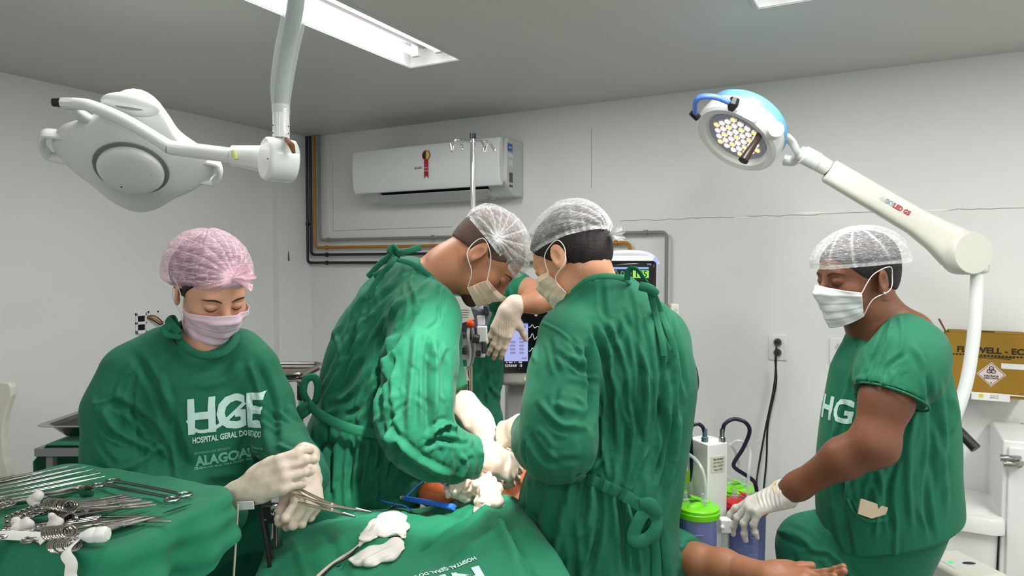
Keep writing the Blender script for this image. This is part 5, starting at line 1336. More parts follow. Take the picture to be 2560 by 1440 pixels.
# ---- 1. the woman in the pink cap ------------------------------------------------
def nurse():
    r = root('person', 'person in green gown, pink hair cap and pink mask, holding forceps by the instrument table', 'person', (-.76, 1.70, 0), 'V')
    H = P(530, 726, 1.70); R = Rh(44, 29, -3); s = .97
    S = Soft(.0026); head_soft(S, H, R, s); neck_soft(S, [H+R @ np.array([0, .03, -.05]), P(518, 865, 1.73), P(505, 930, 1.74)], [.052, .056, .075])
    S.cap(P(508, 880, 1.71), P(440, 900, 1.73), .05, .05, .03); S.cap(P(508, 880, 1.71), P(580, 890, 1.73), .05, .05, .03)
    Vh, Fh = S.arrays(); Vh = relax(Vh, Fh, 1, .4)
    B = Soft(.012); B.chain([P(500, 960, 1.74), P(500, 1100, 1.74), P(500, 1260, 1.74)], [.06, .07, .08], .02)
    feet = [(-.84, 1.72), (-.66, 1.72)]; low_body(B, dz(P(500, 1280, 1.74), .85), feet)
    hb = [P(345, 945, 1.70), P(312, 1130, 1.66), P(400, 1262, 1.59), P(540, 1292, 1.48)]; B.chain(hb, [.030, .028, .022, .02], .01)
    hb2 = [P(630, 940, 1.72), P(672, 1015, 1.715), P(706, 1100, 1.67), P(745, 1165, 1.58)]; B.chain(hb2, [.025, .024, .022, .02], .01)
    # hands under the gloves
    def hands(infl):
        out = []
        A = Soft(.0021)
        W = P(628, 1222, 1.40); D = norm(P(705, 1185, 1.385)-W)
        out.append(hand_soft(A, W, D, (.05, .2, .95), (-.15, -1, .25), .97, ((35, 45, 30), (42, 50, 35), (48, 55, 35), (55, 55, 35)), thumb=(0, 10, 15), infl=infl, tdir=norm(np.array([.8, -.1, .55]))))
        A.chain([W-D*.09, W-D*.02], [.031+infl, .026+infl], .02)
        Bq = Soft(.0021)
        W2 = P(765, 1186, 1.50); D2 = norm(P(770, 1262, 1.43)-W2)
        out.append(hand_soft(Bq, W2, D2, (-.35, -.9, .1), (.9, -.25, .3), .97, ((52, 60, 35), (58, 62, 35), (62, 62, 35), (66, 60, 35)), thumb=(0, 12, 20), infl=infl, tdir=norm(np.array([-.35, -.45, -.75]))))
        Bq.chain([W2-D2*.05, W2-D2*.01], [.034+infl, .028+infl], .02)
        return A, Bq, out
    A, Bq, _ = hands(-.004); A.res = Bq.res = .0035
    soft_mesh([(Vh, Fh), B.arrays(), A.arrays(), Bq.arrays()]).build('body', 'skinA', r, smooth=180)
    A, Bq, tips = hands(0)
    for S_, sd in ((A, 1), (Bq, 2)):
        V, Fc = S_.arrays(); N = vnormals(V, Fc); V = V+N*(.0007*wave_noise(V, 28, sd))[:, None]; soft_mesh([(V, Fc)]).build('glove', 'glove', r, smooth=180)
    bv = bvh_of(Vh, Fh); eye_details(H, R, s, r, bv)
    # hair and cap
    soft_mesh([std_hair(H, R, s, .006, -.035, extra=lambda S_, L: (S_.ell(L(0, .100, .012), (.045, .038, .045), None, .02), S_.ell(L(0, .062, .030), (.084, .072, .080), R, .02)), ears=False, line=.074)]).build('hair', 'hair', r, smooth=180)
    G = norm((.10, -.98, .42))
    cap_mesh('hair_cap', H, R, s, r, 'capp', axis=(0, .40, .92), rad=(.107, .132, .110), c0=(0, .028, .036), phi=110, tuck=.16, gather=G, nple=22, amp=.0045, seed=4, frill=((.75, -.45, .35), .042, .8), dens=.05)
    mask_mesh(H, R, s, r, 'maskp', bv, top=-.008, seed=2, earsides=(-1,), off=.007)
    # gown
    g = Soft(.0048)
    g.chain([P(505, 900, 1.735), P(500, 960, 1.72), P(500, 1060, 1.71), P(498, 1180, 1.71), P(498, 1300, 1.72)], [.085, .128, .138, .145, .155], .06, ((0, 1, 0), .80))
    g.chain([P(498, 1300, 1.72), dz(P(498, 1300, 1.74), .42)], [.16, .18], .06, ((0, 1, 0), .85))
    g.chain([P(490, 892, 1.735), P(405, 895, 1.72), P(348, 935, 1.70)], [.056, .062, .073], .05)
    g.chain([P(520, 888, 1.735), P(594, 892, 1.73), P(628, 926, 1.72)], [.056, .058, .060], .045)
    g.chain([P(345, 938, 1.70), P(315, 1030, 1.68), P(312, 1140, 1.65), P(400, 1255, 1.58), P(560, 1285, 1.46)], [.080, .090, .086, .070, .050], .04)
    g.chain([P(628, 930, 1.72), P(665, 1010, 1.71), P(706, 1100, 1.66), P(742, 1165, 1.58), P(765, 1190, 1.53)], [.064, .063, .060, .058, .052], .035)
    g.ell(P(512, 838, 1.70), (.068, .062, .052), None, .012, True)
    g.cap(P(508, 850, 1.72), P(508, 900, 1.73), .05, .03, .01, None, True)
    rng = np.random.RandomState(7)
    st = [([(330, 880), (395, 980), (470, 1180)], 14, -.008), ([(405, 940), (430, 1080), (445, 1230)], 10, .006), ([(270, 1000), (330, 1030), (400, 1090)], 12, -.008), ([(250, 1010), (300, 1080), (400, 1130)], 12, .007),
          ([(410, 1110), (360, 1150), (300, 1185)], 10, .008), ([(640, 900), (680, 1000), (690, 1120)], 12, -.008), ([(620, 900), (655, 1010), (670, 1140)], 9, .005), ([(450, 1180), (520, 1190), (640, 1180)], 14, .004),
          ([(230, 1010), (260, 1005), (290, 990)], 5, .004), ([(330, 920), (300, 960), (290, 1010)], 7, .005), ([(690, 1110), (730, 1130), (780, 1140)], 8, .007), ([(685, 1140), (730, 1160), (790, 1185)], 9, -.006), ([(430, 880), (470, 910), (530, 915)], 8, .003), ([(600, 900), (560, 950), (480, 965)], 14, .004)]
    st += random_strokes(rng, 16, (230, 920, 420, 1200), 60, 35, 110, 8, .0035) + random_strokes(rng, 10, (640, 930, 780, 1190), 60, 40, 90, 7, .004) + random_strokes(rng, 8, (440, 930, 640, 1200), 80, 50, 130, 14, .002)
    V, Fc = garment(g, st, ((2.6, .0035, (1, 1, 1.4)), (7, .0015, (1, 1, 2))), 3)
    soft_mesh([(V, Fc)]).build('gown', 'cloth', r, smooth=180); gb = bvh_of(V, Fc)
    nk = [P(440, 832, 1.655), P(455, 858, 1.63), P(482, 880, 1.615), P(520, 889, 1.61), P(560, 880, 1.62), P(585, 856, 1.65), P(590, 832, 1.70), P(565, 812, 1.76), P(510, 800, 1.79), P(455, 805, 1.74)]
    MB().tube(nk+[nk[0]], .0095, 12, False, .5, (0, -1, .3), 6).build('collar', 'cloth', r)
    cord(r, 'neck_tie', [P(448, 835, 1.63), P(430, 812, 1.64), P(420, 800, 1.66), P(432, 797, 1.68), P(440, 815, 1.66)], .011, 'cloth')
    cord(r, 'neck_tie', [P(440, 815, 1.64), P(412, 822, 1.63), P(420, 838, 1.625), P(450, 842, 1.62)], .010, 'cloth')
    # print on the chest
    X = norm(P(650, 1098, 1.58)-P(480, 1112, 1.56)); Y = norm(np.cross((0, -1, 0), X)); Y = np.array([0, 0, 1.])-X*X[2]; Y = norm(Y); k = 1.57/F; n = (0, -1, 0)
    def pr(txt, px, py, size, m, name='gown_print', **kw):
        t = text2d(txt, size*k, **kw) if isinstance(txt, str) else txt
        v, f = project_print(t, P(px, py, 1.57), X, Y, gb, n); return MB().add(v, f).build(name, m, r, smooth=0)
    vs, fs = text2d('HGE', 119*k, .035, sx=.80, space=.93); 
    sw, sf = strokes2d([((-96+12*i)*k*.9, (y1)*k) and (((-96+12*i)*k*.9, y0*k), ((-96+12*(i+1))*k*.9, y1*k)) for i, (y0, y1) in enumerate([(-2, -26), (-26, -33), (-33, -35), (-35, -35), (-35, -32), (-32, -27), (-27, -20), (-20, -11), (-11, -1), (-1, 8), (8, 18), (18, 26)])], 9*k)
    pr((np.concatenate([vs, sw]), fs+[tuple(i+len(vs) for i in f) for f in sf]), 545, 1048, 0, 'print')
    pr('HOSPITAL GERAL DO ESTADO', 555, 1103, 20.5, 'print', bold=.03, sx=.60)
    pr('ALAGOAS', 540, 1157, 33, 'print2', bold=.045, sx=.80)
    pr('TRABALHAR MAIS PARA FAZER MAIS', 538, 1174, 9, 'print2', bold=.02, sx=.82)
    pr('GOVERNO DO ESTADO', 515, 1137, 8, 'print2', bold=.01, sx=.9)
    for j, tx in enumerate(('Secretaria de', 'Estado', 'da Saúde')): pr(tx, 630-(0, 8, 6)[j], 1129+11*j, 10, 'print2', bold=.02, sx=.8)
    pr(strokes2d([((0, -20*k), (0, 20*k))], 1.5*k), 607, 1140, 0, 'print2')
    shoes(r, feet, 'white')
    # forceps in her hand
    for (p, d0, d1, nm, lb) in (((640, 1250), 0, 0, 0, 0),): pass
    f = root('needle_holder', 'long steel forceps held by the person in pink cap, upper one', 'forceps', P(790, 1238, 1.40), 'V')
    a, b, c = P(725, 1222, 1.42), P(830, 1262, 1.395), P(928, 1280, 1.37)
    for sgn in (-1, 1):
        o = np.array([0, .004*sgn, .003*sgn]); MB().tube([a+o*2, b+o*.3, c], [.0028, .0034, .0012], 10, sm=4).build('arm', 'warmsteel', f)
    MB().ball(b, .0045, seg=12).build('pivot', 'warmsteel', f); MB().tube([b+(c-b)*.62, c], [.0036, .0018], 8).build('jaw', 'darksteel', f)
    f = root('needle_holder', 'long steel forceps held by the person in pink cap, lower one', 'forceps', P(790, 1262, 1.40), 'V')
    a, b, c = P(745, 1245, 1.415), P(830, 1276, 1.385), P(888, 1292, 1.36)
    for sgn in (-1, 1):
        o = np.array([0, .004*sgn, .003*sgn]); MB().tube([a+o*2, b+o*.3, c], [.0028, .0034, .0012], 10, sm=4).build('arm', 'warmsteel', f)
    MB().ball(b, .0045, seg=12).build('pivot', 'warmsteel', f); MB().tube([b+(c-b)*.5, c], [.0036, .002], 8).build('jaw', 'darksteel', f)
nurse()

# ---- 2. the surgeon bending from the left ---------------------------------------
def surgeon_left():
    r = root('person', 'bending person in green gown and white hair cap, left of the wound, sleeve brightly lit', 'person', (-.38, 1.86, 0), 'V')
    H = P(1206, 642, 1.86); R = Rh(86, 55, 6); s = .98
    S = Soft(.0026); head_soft(S, H, R, s)
    neck_soft(S, [H+R @ np.array([0, .035, -.045])*s, P(1120, 668, 1.86), P(1050, 720, 1.86), P(1000, 790, 1.87)], [.056, .058, .064, .09])
    Vh, Fh = S.arrays(); Vh = relax(Vh, Fh, 1, .4)
    B = Soft(.012); B.chain([P(1010, 780, 1.87), P(965, 920, 1.88), P(930, 1080, 1.88), dz(P(905, 1200, 1.88), .88)], [.06, .08, .08, .085], .02)
    feet = [(-.47, 1.90), (-.30, 1.86)]; low_body(B, dz(P(905, 1200, 1.88), .88), feet)
    B.chain([P(1068, 800, 1.76), P(1045, 1080, 1.67), P(1140, 1140, 1.69)], [.030, .028, .022], .01)
    B.chain([P(1080, 800, 1.96), P(1100, 940, 2.0), P(1140, 985, 1.98)], [.030, .028, .022], .01)
    def hands(infl):
        A = Soft(.0023); W = P(1222, 1146, 1.72); D = norm(P(1300, 1178, 1.78)-W)
        hand_soft(A, W, D, (.2, .6, .6), (.2, -.6, .7), 1.0, ((25, 30, 20), (30, 35, 20), (32, 40, 25), (35, 40, 25)), infl=infl)
        A.chain([P(1190, 1143, 1.71), W], [.034+infl, .028+infl], .02)
        Bq = Soft(.0023); W2 = P(1222, 1095, 1.93); D2 = norm(P(1262, 1168, 1.88)-W2)
        hand_soft(Bq, W2, D2, (-.5, -.5, .3), (.8, -.4, .4), 1.0, ((25, 30, 20), (30, 35, 20), (32, 40, 25), (35, 40, 25)), infl=infl)
        Bq.chain([P(1160, 1012, 1.97), P(1195, 1055, 1.95), W2], [.042+infl, .040+infl, .030+infl], .02)
        return A, Bq
    A, Bq = hands(-.004); A.res = Bq.res = .004
    soft_mesh([(Vh, Fh), B.arrays(), A.arrays(), Bq.arrays()]).build('body', 'skinB', r, smooth=180)
    for S_, sd in zip(hands(0), (5, 6)):
        V, Fc = S_.arrays(); N = vnormals(V, Fc); V = V+N*(.0009*wave_noise(V, 22, sd))[:, None]; soft_mesh([(V, Fc)]).build('glove', 'glove', r, smooth=180)
    eye_details(H, R, s, r, bvh_of(Vh, Fh))
    # short hair and beard
    L = lambda x, y, z: H+R @ np.array([x, y, z])*s
    soft_mesh([std_hair(H, R, s, .0016, -.020)]).build('hair', 'fade', r, smooth=180)
    bs = Soft(.003); bs.ell(L(0, -.042, -.070), np.array((.0505, .050, .0425))*s, R, .02); bs.ell(L(0, -.080, -.092), np.array((.024, .0215, .0215))*s, R, .02)
    bs.cut(L(0, 0, -.052), R @ np.array([0, .3, 1.])); bs.cut(L(0, -.028, -.07), R @ np.array([0, 1., 0]))
    soft_mesh([bs.arrays()]).build('beard', 'stub', r, smooth=180)
    G = norm(R.T @ (P(1228, 608, 1.78)-H))
    cap_mesh('hair_cap', H, R, s, r, 'capw', axis=(0, .05, 1), rad=(.092, .117, .100), c0=(0, .012, .044), phi=96, tuck=.07, gather=(-.86, .0, .16) if G[0] < 0 else (.86, 0, .16), nple=16, amp=.0045, seed=9, frill=None, dens=.04)
    def warp(p, u, v): p = p.copy(); p[1] -= .010*v; return p
    mask_mesh(H, R, s, r, 'maskw', bvh_of(Vh, Fh), seed=5, top=-.020, bot=-.092, wid=50, off=.010, sq=.2, earsides=(-1, 1))
    g = Soft(.0048); fl = ((0, 1, 0), .85)
    g.chain([P(1035, 705, 1.87), P(1008, 768, 1.88), P(984, 862, 1.89), P(968, 950, 1.89), P(948, 1050, 1.89), P(905, 1150, 1.89), P(880, 1260, 1.89), dz(P(880, 1260, 1.89), .42)], [.068, .106, .150, .164, .155, .158, .168, .19], .06, fl)
    g.chain([P(1045, 735, 1.82), P(1068, 790, 1.77)], [.07, .09], .05)
    g.chain([P(1068, 800, 1.76), P(1052, 900, 1.72), P(1040, 1010, 1.68), P(1042, 1078, 1.66), P(1092, 1120, 1.67), P(1148, 1143, 1.69), P(1205, 1143, 1.715)], [.084, .088, .088, .082, .068, .056, .048], .03)
    cuff_cut(g, P(1192, 1144, 1.71), P(1205, 1144, 1.715)-P(1145, 1143, 1.69), .085)
    g.cap(P(1185, 1144, 1.708), P(1230, 1144, 1.72), .038, .038, .004, None, True)
    g.chain([P(1070, 760, 1.95), P(1095, 850, 1.98), P(1105, 940, 2.0), P(1150, 1000, 1.975)], [.075, .072, .062, .050], .035)
    cuff_cut(g, P(1143, 990, 1.98), P(1150, 1000, 1.975)-P(1105, 940, 2.0), .075)
    g.cap(P(1120, 668, 1.86), P(1075, 708, 1.86), .066, .058, .012, None, True)
    rng = np.random.RandomState(11)
    st = []
    for a, b, c_, w_, am in (((1000, 700), (900, 800), (850, 960), 9, -.007), ((1010, 740), (940, 830), (870, 940), 8, .006), ((1050, 760), (1000, 840), (960, 900), 9, -.008), ((990, 700), (930, 760), (880, 830), 8, .006),
                             ((960, 830), (950, 930), (945, 1050), 11, -.014), ((925, 900), (880, 980), (830, 1000), 9, .009), ((940, 950), (900, 1020), (860, 1040), 8, -.009), ((905, 840), (860, 910), (820, 990), 8, .007),
                             ((1070, 850), (1065, 950), (1070, 1080), 9, -.012), ((1085, 850), (1090, 960), (1085, 1060), 8, .010), ((1040, 830), (1030, 950), (1020, 1080), 10, .008), ((1110, 880), (1120, 980), (1125, 1080), 8, -.009),
                             ((970, 1080), (1050, 1150), (1130, 1190), 9, .010), ((980, 1120), (1050, 1180), (1120, 1215), 8, -.008), ((1070, 1090), (1110, 1060), (1140, 1075), 8, .012), ((1060, 1120), (1100, 1100), (1150, 1110), 8, -.010),
                             ((1150, 1130), (1165, 1165), (1150, 1200), 7, .007), ((1185, 1120), (1200, 1160), (1185, 1205), 7, -.005), ((990, 900), (985, 1000), (1000, 1090), 9, .007), ((820, 1060), (800, 1150), (790, 1240), 9, -.010),
                             ((850, 1075), (840, 1160), (835, 1250), 9, .009), ((890, 1085), (875, 1170), (870, 1250), 8, -.010), ((930, 1090), (915, 1160), (900, 1240), 8, .009), ((960, 1100), (950, 1180), (930, 1250), 9, -.009)):
        st.append(([a, b, c_], w_, am))
    st += random_strokes(rng, 34, (820, 780, 1000, 1050), 115, 22, 120, 7, .0045) + random_strokes(rng, 30, (970, 870, 1140, 1190), 80, 40, 70, 6, .0022) + random_strokes(rng, 22, (780, 1080, 980, 1250), 98, 12, 130, 7, .006) + random_strokes(rng, 14, (1080, 1080, 1210, 1210), 30, 60, 50, 6, .0025) + random_strokes(rng, 12, (930, 700, 1110, 800), 110, 30, 90, 7, .0035)
    V, Fc = garment(g, st, ((2.6, .004, (1, 1, 1.6)), (8, .002, (1, 1, 2))), 13)
    soft_mesh([(V, Fc)]).build('gown', 'cloth', r, smooth=180)
    MB().tube([P(985, 648, 1.80), P(1030, 660, 1.785), P(1075, 690, 1.78), P(1100, 730, 1.79)], [.005, .007, .007, .005], 10, True, .35, (0, -1, .2), 6).build('collar', 'cloth', r)
    for pts, w_ in (([P(1000, 640, 1.82), P(975, 628, 1.81), P(985, 618, 1.81), P(998, 632, 1.80)], .009), ([P(992, 634, 1.81), P(1020, 628, 1.81), P(1052, 618, 1.82)], .0085), ([P(985, 634, 1.81), P(955, 655, 1.82), P(920, 692, 1.83)], .008), ([P(988, 640, 1.80), P(965, 672, 1.80), P(935, 690, 1.81)], .008), ([P(990, 642, 1.80), P(978, 660, 1.79), P(950, 690, 1.80), P(915, 745, 1.80)], .007)):
        cord(r, 'neck_tie', pts, w_, 'cloth', .55)
    cord(r, 'belt', [P(768, 1006, 1.78), P(800, 1036, 1.74), P(860, 1066, 1.715), P(925, 1082, 1.71), P(965, 1086, 1.72)], .0125, 'cloth', .22)
    cord(r, 'belt_loop', [P(770, 1005, 1.78), P(758, 980, 1.77), P(765, 950, 1.77), P(785, 943, 1.77), P(795, 965, 1.78), P(790, 1000, 1.79), P(775, 1012, 1.79)], .010, 'cloth', .7)
    cord(r, 'belt_loop', [P(775, 1008, 1.78), P(752, 1020, 1.77), P(746, 1042, 1.77), P(765, 1032, 1.77), P(782, 1015, 1.78)], .010, 'cloth', .7)
    shoes(r, feet, 'white', (.9, 0, 0))
surgeon_left()

# ---- 3. the surgeon seen from behind -------------------------------------------
def surgeon_right():
    r = root('person', 'person seen from behind, green gown tied at neck and waist, white cap over black hair', 'person', (.17, 1.66, 0), 'V')
    H = P(1432, 648, 1.70); R = Rh(-128, 30, -4); s = .98
    S = Soft(.0026); head_soft(S, H, R, s)
    neck_soft(S, [H+R @ np.array([0, .035, -.045])*s, P(1478, 715, 1.69), P(1500, 770, 1.69)], [.053, .058, .075])
    Vh, Fh = S.arrays(); Vh = relax(Vh, Fh, 1, .4)
    B = Soft(.012); B.chain([P(1520, 790, 1.69), P(1570, 950, 1.68), P(1555, 1100, 1.68), dz(P(1500, 1250, 1.68), .88)], [.06, .08, .08, .085], .02)
    feet = [(.10, 1.68), (.30, 1.68)]; low_body(B, dz(P(1500, 1250, 1.68), .88), feet)
    B.chain([P(1410, 830, 1.60), P(1400, 1090, 1.54), P(1300, 1075, 1.74)], [.030, .028, .022], .01)
    B.chain([P(1660, 830, 1.74), P(1670, 1050, 1.78), P(1560, 1100, 1.9)], [.030, .028, .022], .01)
    def hands(infl):
        A = Soft(.0023); W = P(1302, 1072, 1.75); D = norm(P(1255, 1088, 1.80)-W)
        hand_soft(A, W, D, (.3, .2, .7), (-.8, -.4, .4), .95, ((25, 30, 20), (30, 35, 20), (32, 40, 25), (35, 40, 25)), infl=infl); A.chain([P(1318, 1070, 1.72), W], [.036+infl, .030+infl], .02)
        return A
    A = hands(-.004); A.res = .004
    soft_mesh([(Vh, Fh), B.arrays(), A.arrays()]).build('body', 'skinC', r, smooth=180)
    V, Fc = hands(0).arrays(); soft_mesh([(V, Fc)]).build('glove', 'glove', r, smooth=180)
    L = lambda x, y, z: H+R @ np.array([x, y, z])*s
    V, Fc = std_hair(H, R, s, .0055, -.052, res=.0028, ears=True)
    N = vnormals(V, Fc); V = V+N*(.0006*wave_noise(V, 40, 3, (1, 1, 3)))[:, None]; soft_mesh([(V, Fc)]).build('hair', 'hair2', r, smooth=180)
    G = norm(R.T @ (P(1508, 590, 1.655)-H)/s-np.array([0, .014, .046]))
    cap_mesh('hair_cap', H, R, s, r, 'capw', axis=(0, .16, 1), rad=(.098, .124, .102), c0=(0, .014, .046), phi=98, tuck=.06, gather=G, nple=18, amp=.005, seed=21, frill=(norm(G+np.array([0, .25, -.1])), .026, .75))
    mask_mesh(H, R, s, r, 'maskw', bvh_of(Vh, Fh), seed=8, top=-.006, bot=-.112, wid=66, earsides=(-1, 1))
    g = Soft(.0048); fl = ((0, 1, 0), .85)
    g.chain([P(1498, 758, 1.70), P(1522, 845, 1.70), P(1556, 900, 1.69), P(1578, 980, 1.69), P(1568, 1080, 1.69), P(1540, 1180, 1.69), P(1500, 1270, 1.69), P(1490, 1420, 1.69), dz(P(1490, 1420, 1.69), .42)], [.064, .118, .138, .140, .135, .148, .180, .194, .20], .06, fl)
    g.chain([P(1478, 775, 1.68), P(1432, 842, 1.64)], [.055, .076], .045)
    g.chain([P(1548, 775, 1.71), P(1622, 842, 1.74)], [.05, .076], .045)
    g.chain([P(1430, 850, 1.62), P(1406, 935, 1.585), P(1390, 1030, 1.55), P(1390, 1100, 1.53)], [.078, .080, .084, .085], .03)
    g.chain([P(1390, 1105, 1.53), P(1355, 1105, 1.62), P(1325, 1078, 1.72)], [.085, .066, .044], .035)
    g.chain([P(1636, 860, 1.75), P(1662, 960, 1.78), P(1655, 1080, 1.80)], [.078, .074, .07], .04)
    g.chain([P(1474, 690, 1.685), P(1500, 775, 1.70)], [.074, .100], .03)
    cuff_cut(g, P(1508, 690, 1.62), (-.30, .40, .86), .16, .10)
    rng = np.random.RandomState(31); st = []
    for a, b, c_, w_, am in (((1480, 800), (1520, 950), (1530, 1130), 9, -.010), ((1500, 780), (1560, 900), (1580, 1050), 9, .008), ((1560, 780), (1600, 900), (1590, 1100), 9, -.009), ((1570, 800), (1620, 950), (1610, 1100), 8, .007),
                             ((1640, 800), (1655, 950), (1640, 1100), 9, -.008), ((1660, 830), (1690, 960), (1680, 1150), 8, .008), ((1468, 860), (1478, 960), (1475, 1080), 10, -.014), ((1345, 802), (1400, 830), (1462, 885), 4, .003),
                             ((1345, 1000), (1400, 1060), (1450, 1060), 10, .007), ((1320, 1080), (1370, 1150), (1450, 1150), 10, -.007), ((1490, 1180), (1500, 1300), (1470, 1440), 9, -.009), ((1540, 1220), (1560, 1330), (1560, 1440), 9, -.010),
                             ((1560, 1240), (1590, 1350), (1600, 1440), 8, .009), ((1430, 1200), (1410, 1300), (1380, 1440), 12, .007), ((1360, 1180), (1340, 1300), (1320, 1440), 12, -.006), ((1510, 1100), (1500, 1150), (1470, 1180), 7, .008), ((1620, 1120), (1590, 1180), (1570, 1240), 7, .008),
                             ((1640, 700), (1680, 850), (1710, 1000), 7, .008), ((1650, 1000), (1660, 1100), (1640, 1200), 8, -.012), ((1700, 1030), (1690, 1130), (1660, 1230), 8, .008)):
        st.append(([a, b, c_], w_, am))
    st += random_strokes(rng, 26, (1490, 780, 1710, 1180), 88, 14, 180, 8, .005) + random_strokes(rng, 18, (1310, 850, 1460, 1180), 60, 50, 90, 9, .0035) + random_strokes(rng, 20, (1300, 1220, 1680, 1430), 95, 14, 160, 9, .005)
    V, Fc = garment(g, st, ((2.4, .004, (1, 1, 2.2)), (7, .0018, (1, 1, 2.5))), 23)
    soft_mesh([(V, Fc)]).build('gown', 'cloth', r, smooth=180); gb = bvh_of(V, Fc)
    def on(px, py, lift=.010):
        o = np.array([0, 0, CAMH]); d = norm(ray(px, py)); h = gb.ray_cast(Vector(o), Vector(d)); return np.array(h[0])-d*lift if h[0] is not None else P(px, py, 1.52)
    MB().tube([P(1428, 730, 1.60), P(1470, 698, 1.595), P(1520, 690, 1.60), P(1560, 698, 1.625), P(1590, 720, 1.66)], [.004, .0065, .007, .0065, .004], 10, True, .4, (0, -1, .2), 6).build('collar', 'cloth', r)
    cord(r, 'neck_tie', [P(1568, 700, 1.62), P(1572, 676, 1.61), P(1590, 672, 1.60), P(1612, 700, 1.60), P(1625, 725, 1.60)], .0075, 'cloth', .4)
    cord(r, 'neck_tie', [P(1600, 715, 1.60), P(1625, 722, 1.59), P(1640, 735, 1.60)], .011, 'cloth', .7)
    cord(r, 'neck_tie', [P(1625, 725, 1.60), on(1640, 790), on(1655, 850), on(1660, 890)], .008, 'cloth', .35)
    cord(r, 'neck_tie', [P(1632, 728, 1.60), on(1652, 780), on(1672, 830), on(1688, 880)], .008, 'cloth', .35)
    cord(r, 'belt', [on(1392+226*t, 1186+14*t+76*t*t) for t in np.linspace(.22, 1, 14)], .0140, 'cloth', .12, 2)
    cord(r, 'belt_knot', [on(1598, 1262), on(1622, 1262, .016), on(1640, 1282, .016), on(1630, 1308)], [.012, .018, .017, .010], 'cloth', .7)
    cord(r, 'belt_loop', [on(1622, 1272, .014), on(1600, 1296, .016), on(1584, 1335, .010), on(1590, 1352, .012), on(1615, 1348, .022), on(1638, 1325, .024), on(1642, 1300, .020), on(1630, 1278, .016)], .0155, 'cloth', .28)
    for pts in ([on(1630, 1300), on(1634, 1340), on(1640, 1390), on(1640, 1440), on(1638, 1520)], [on(1640, 1290), on(1656, 1340), on(1664, 1390), on(1668, 1440), on(1670, 1530)]):
        cord(r, 'belt_end', pts, .011, 'cloth', .25)
    shoes(r, feet, 'white', (-.3, .9, 0))
surgeon_right()

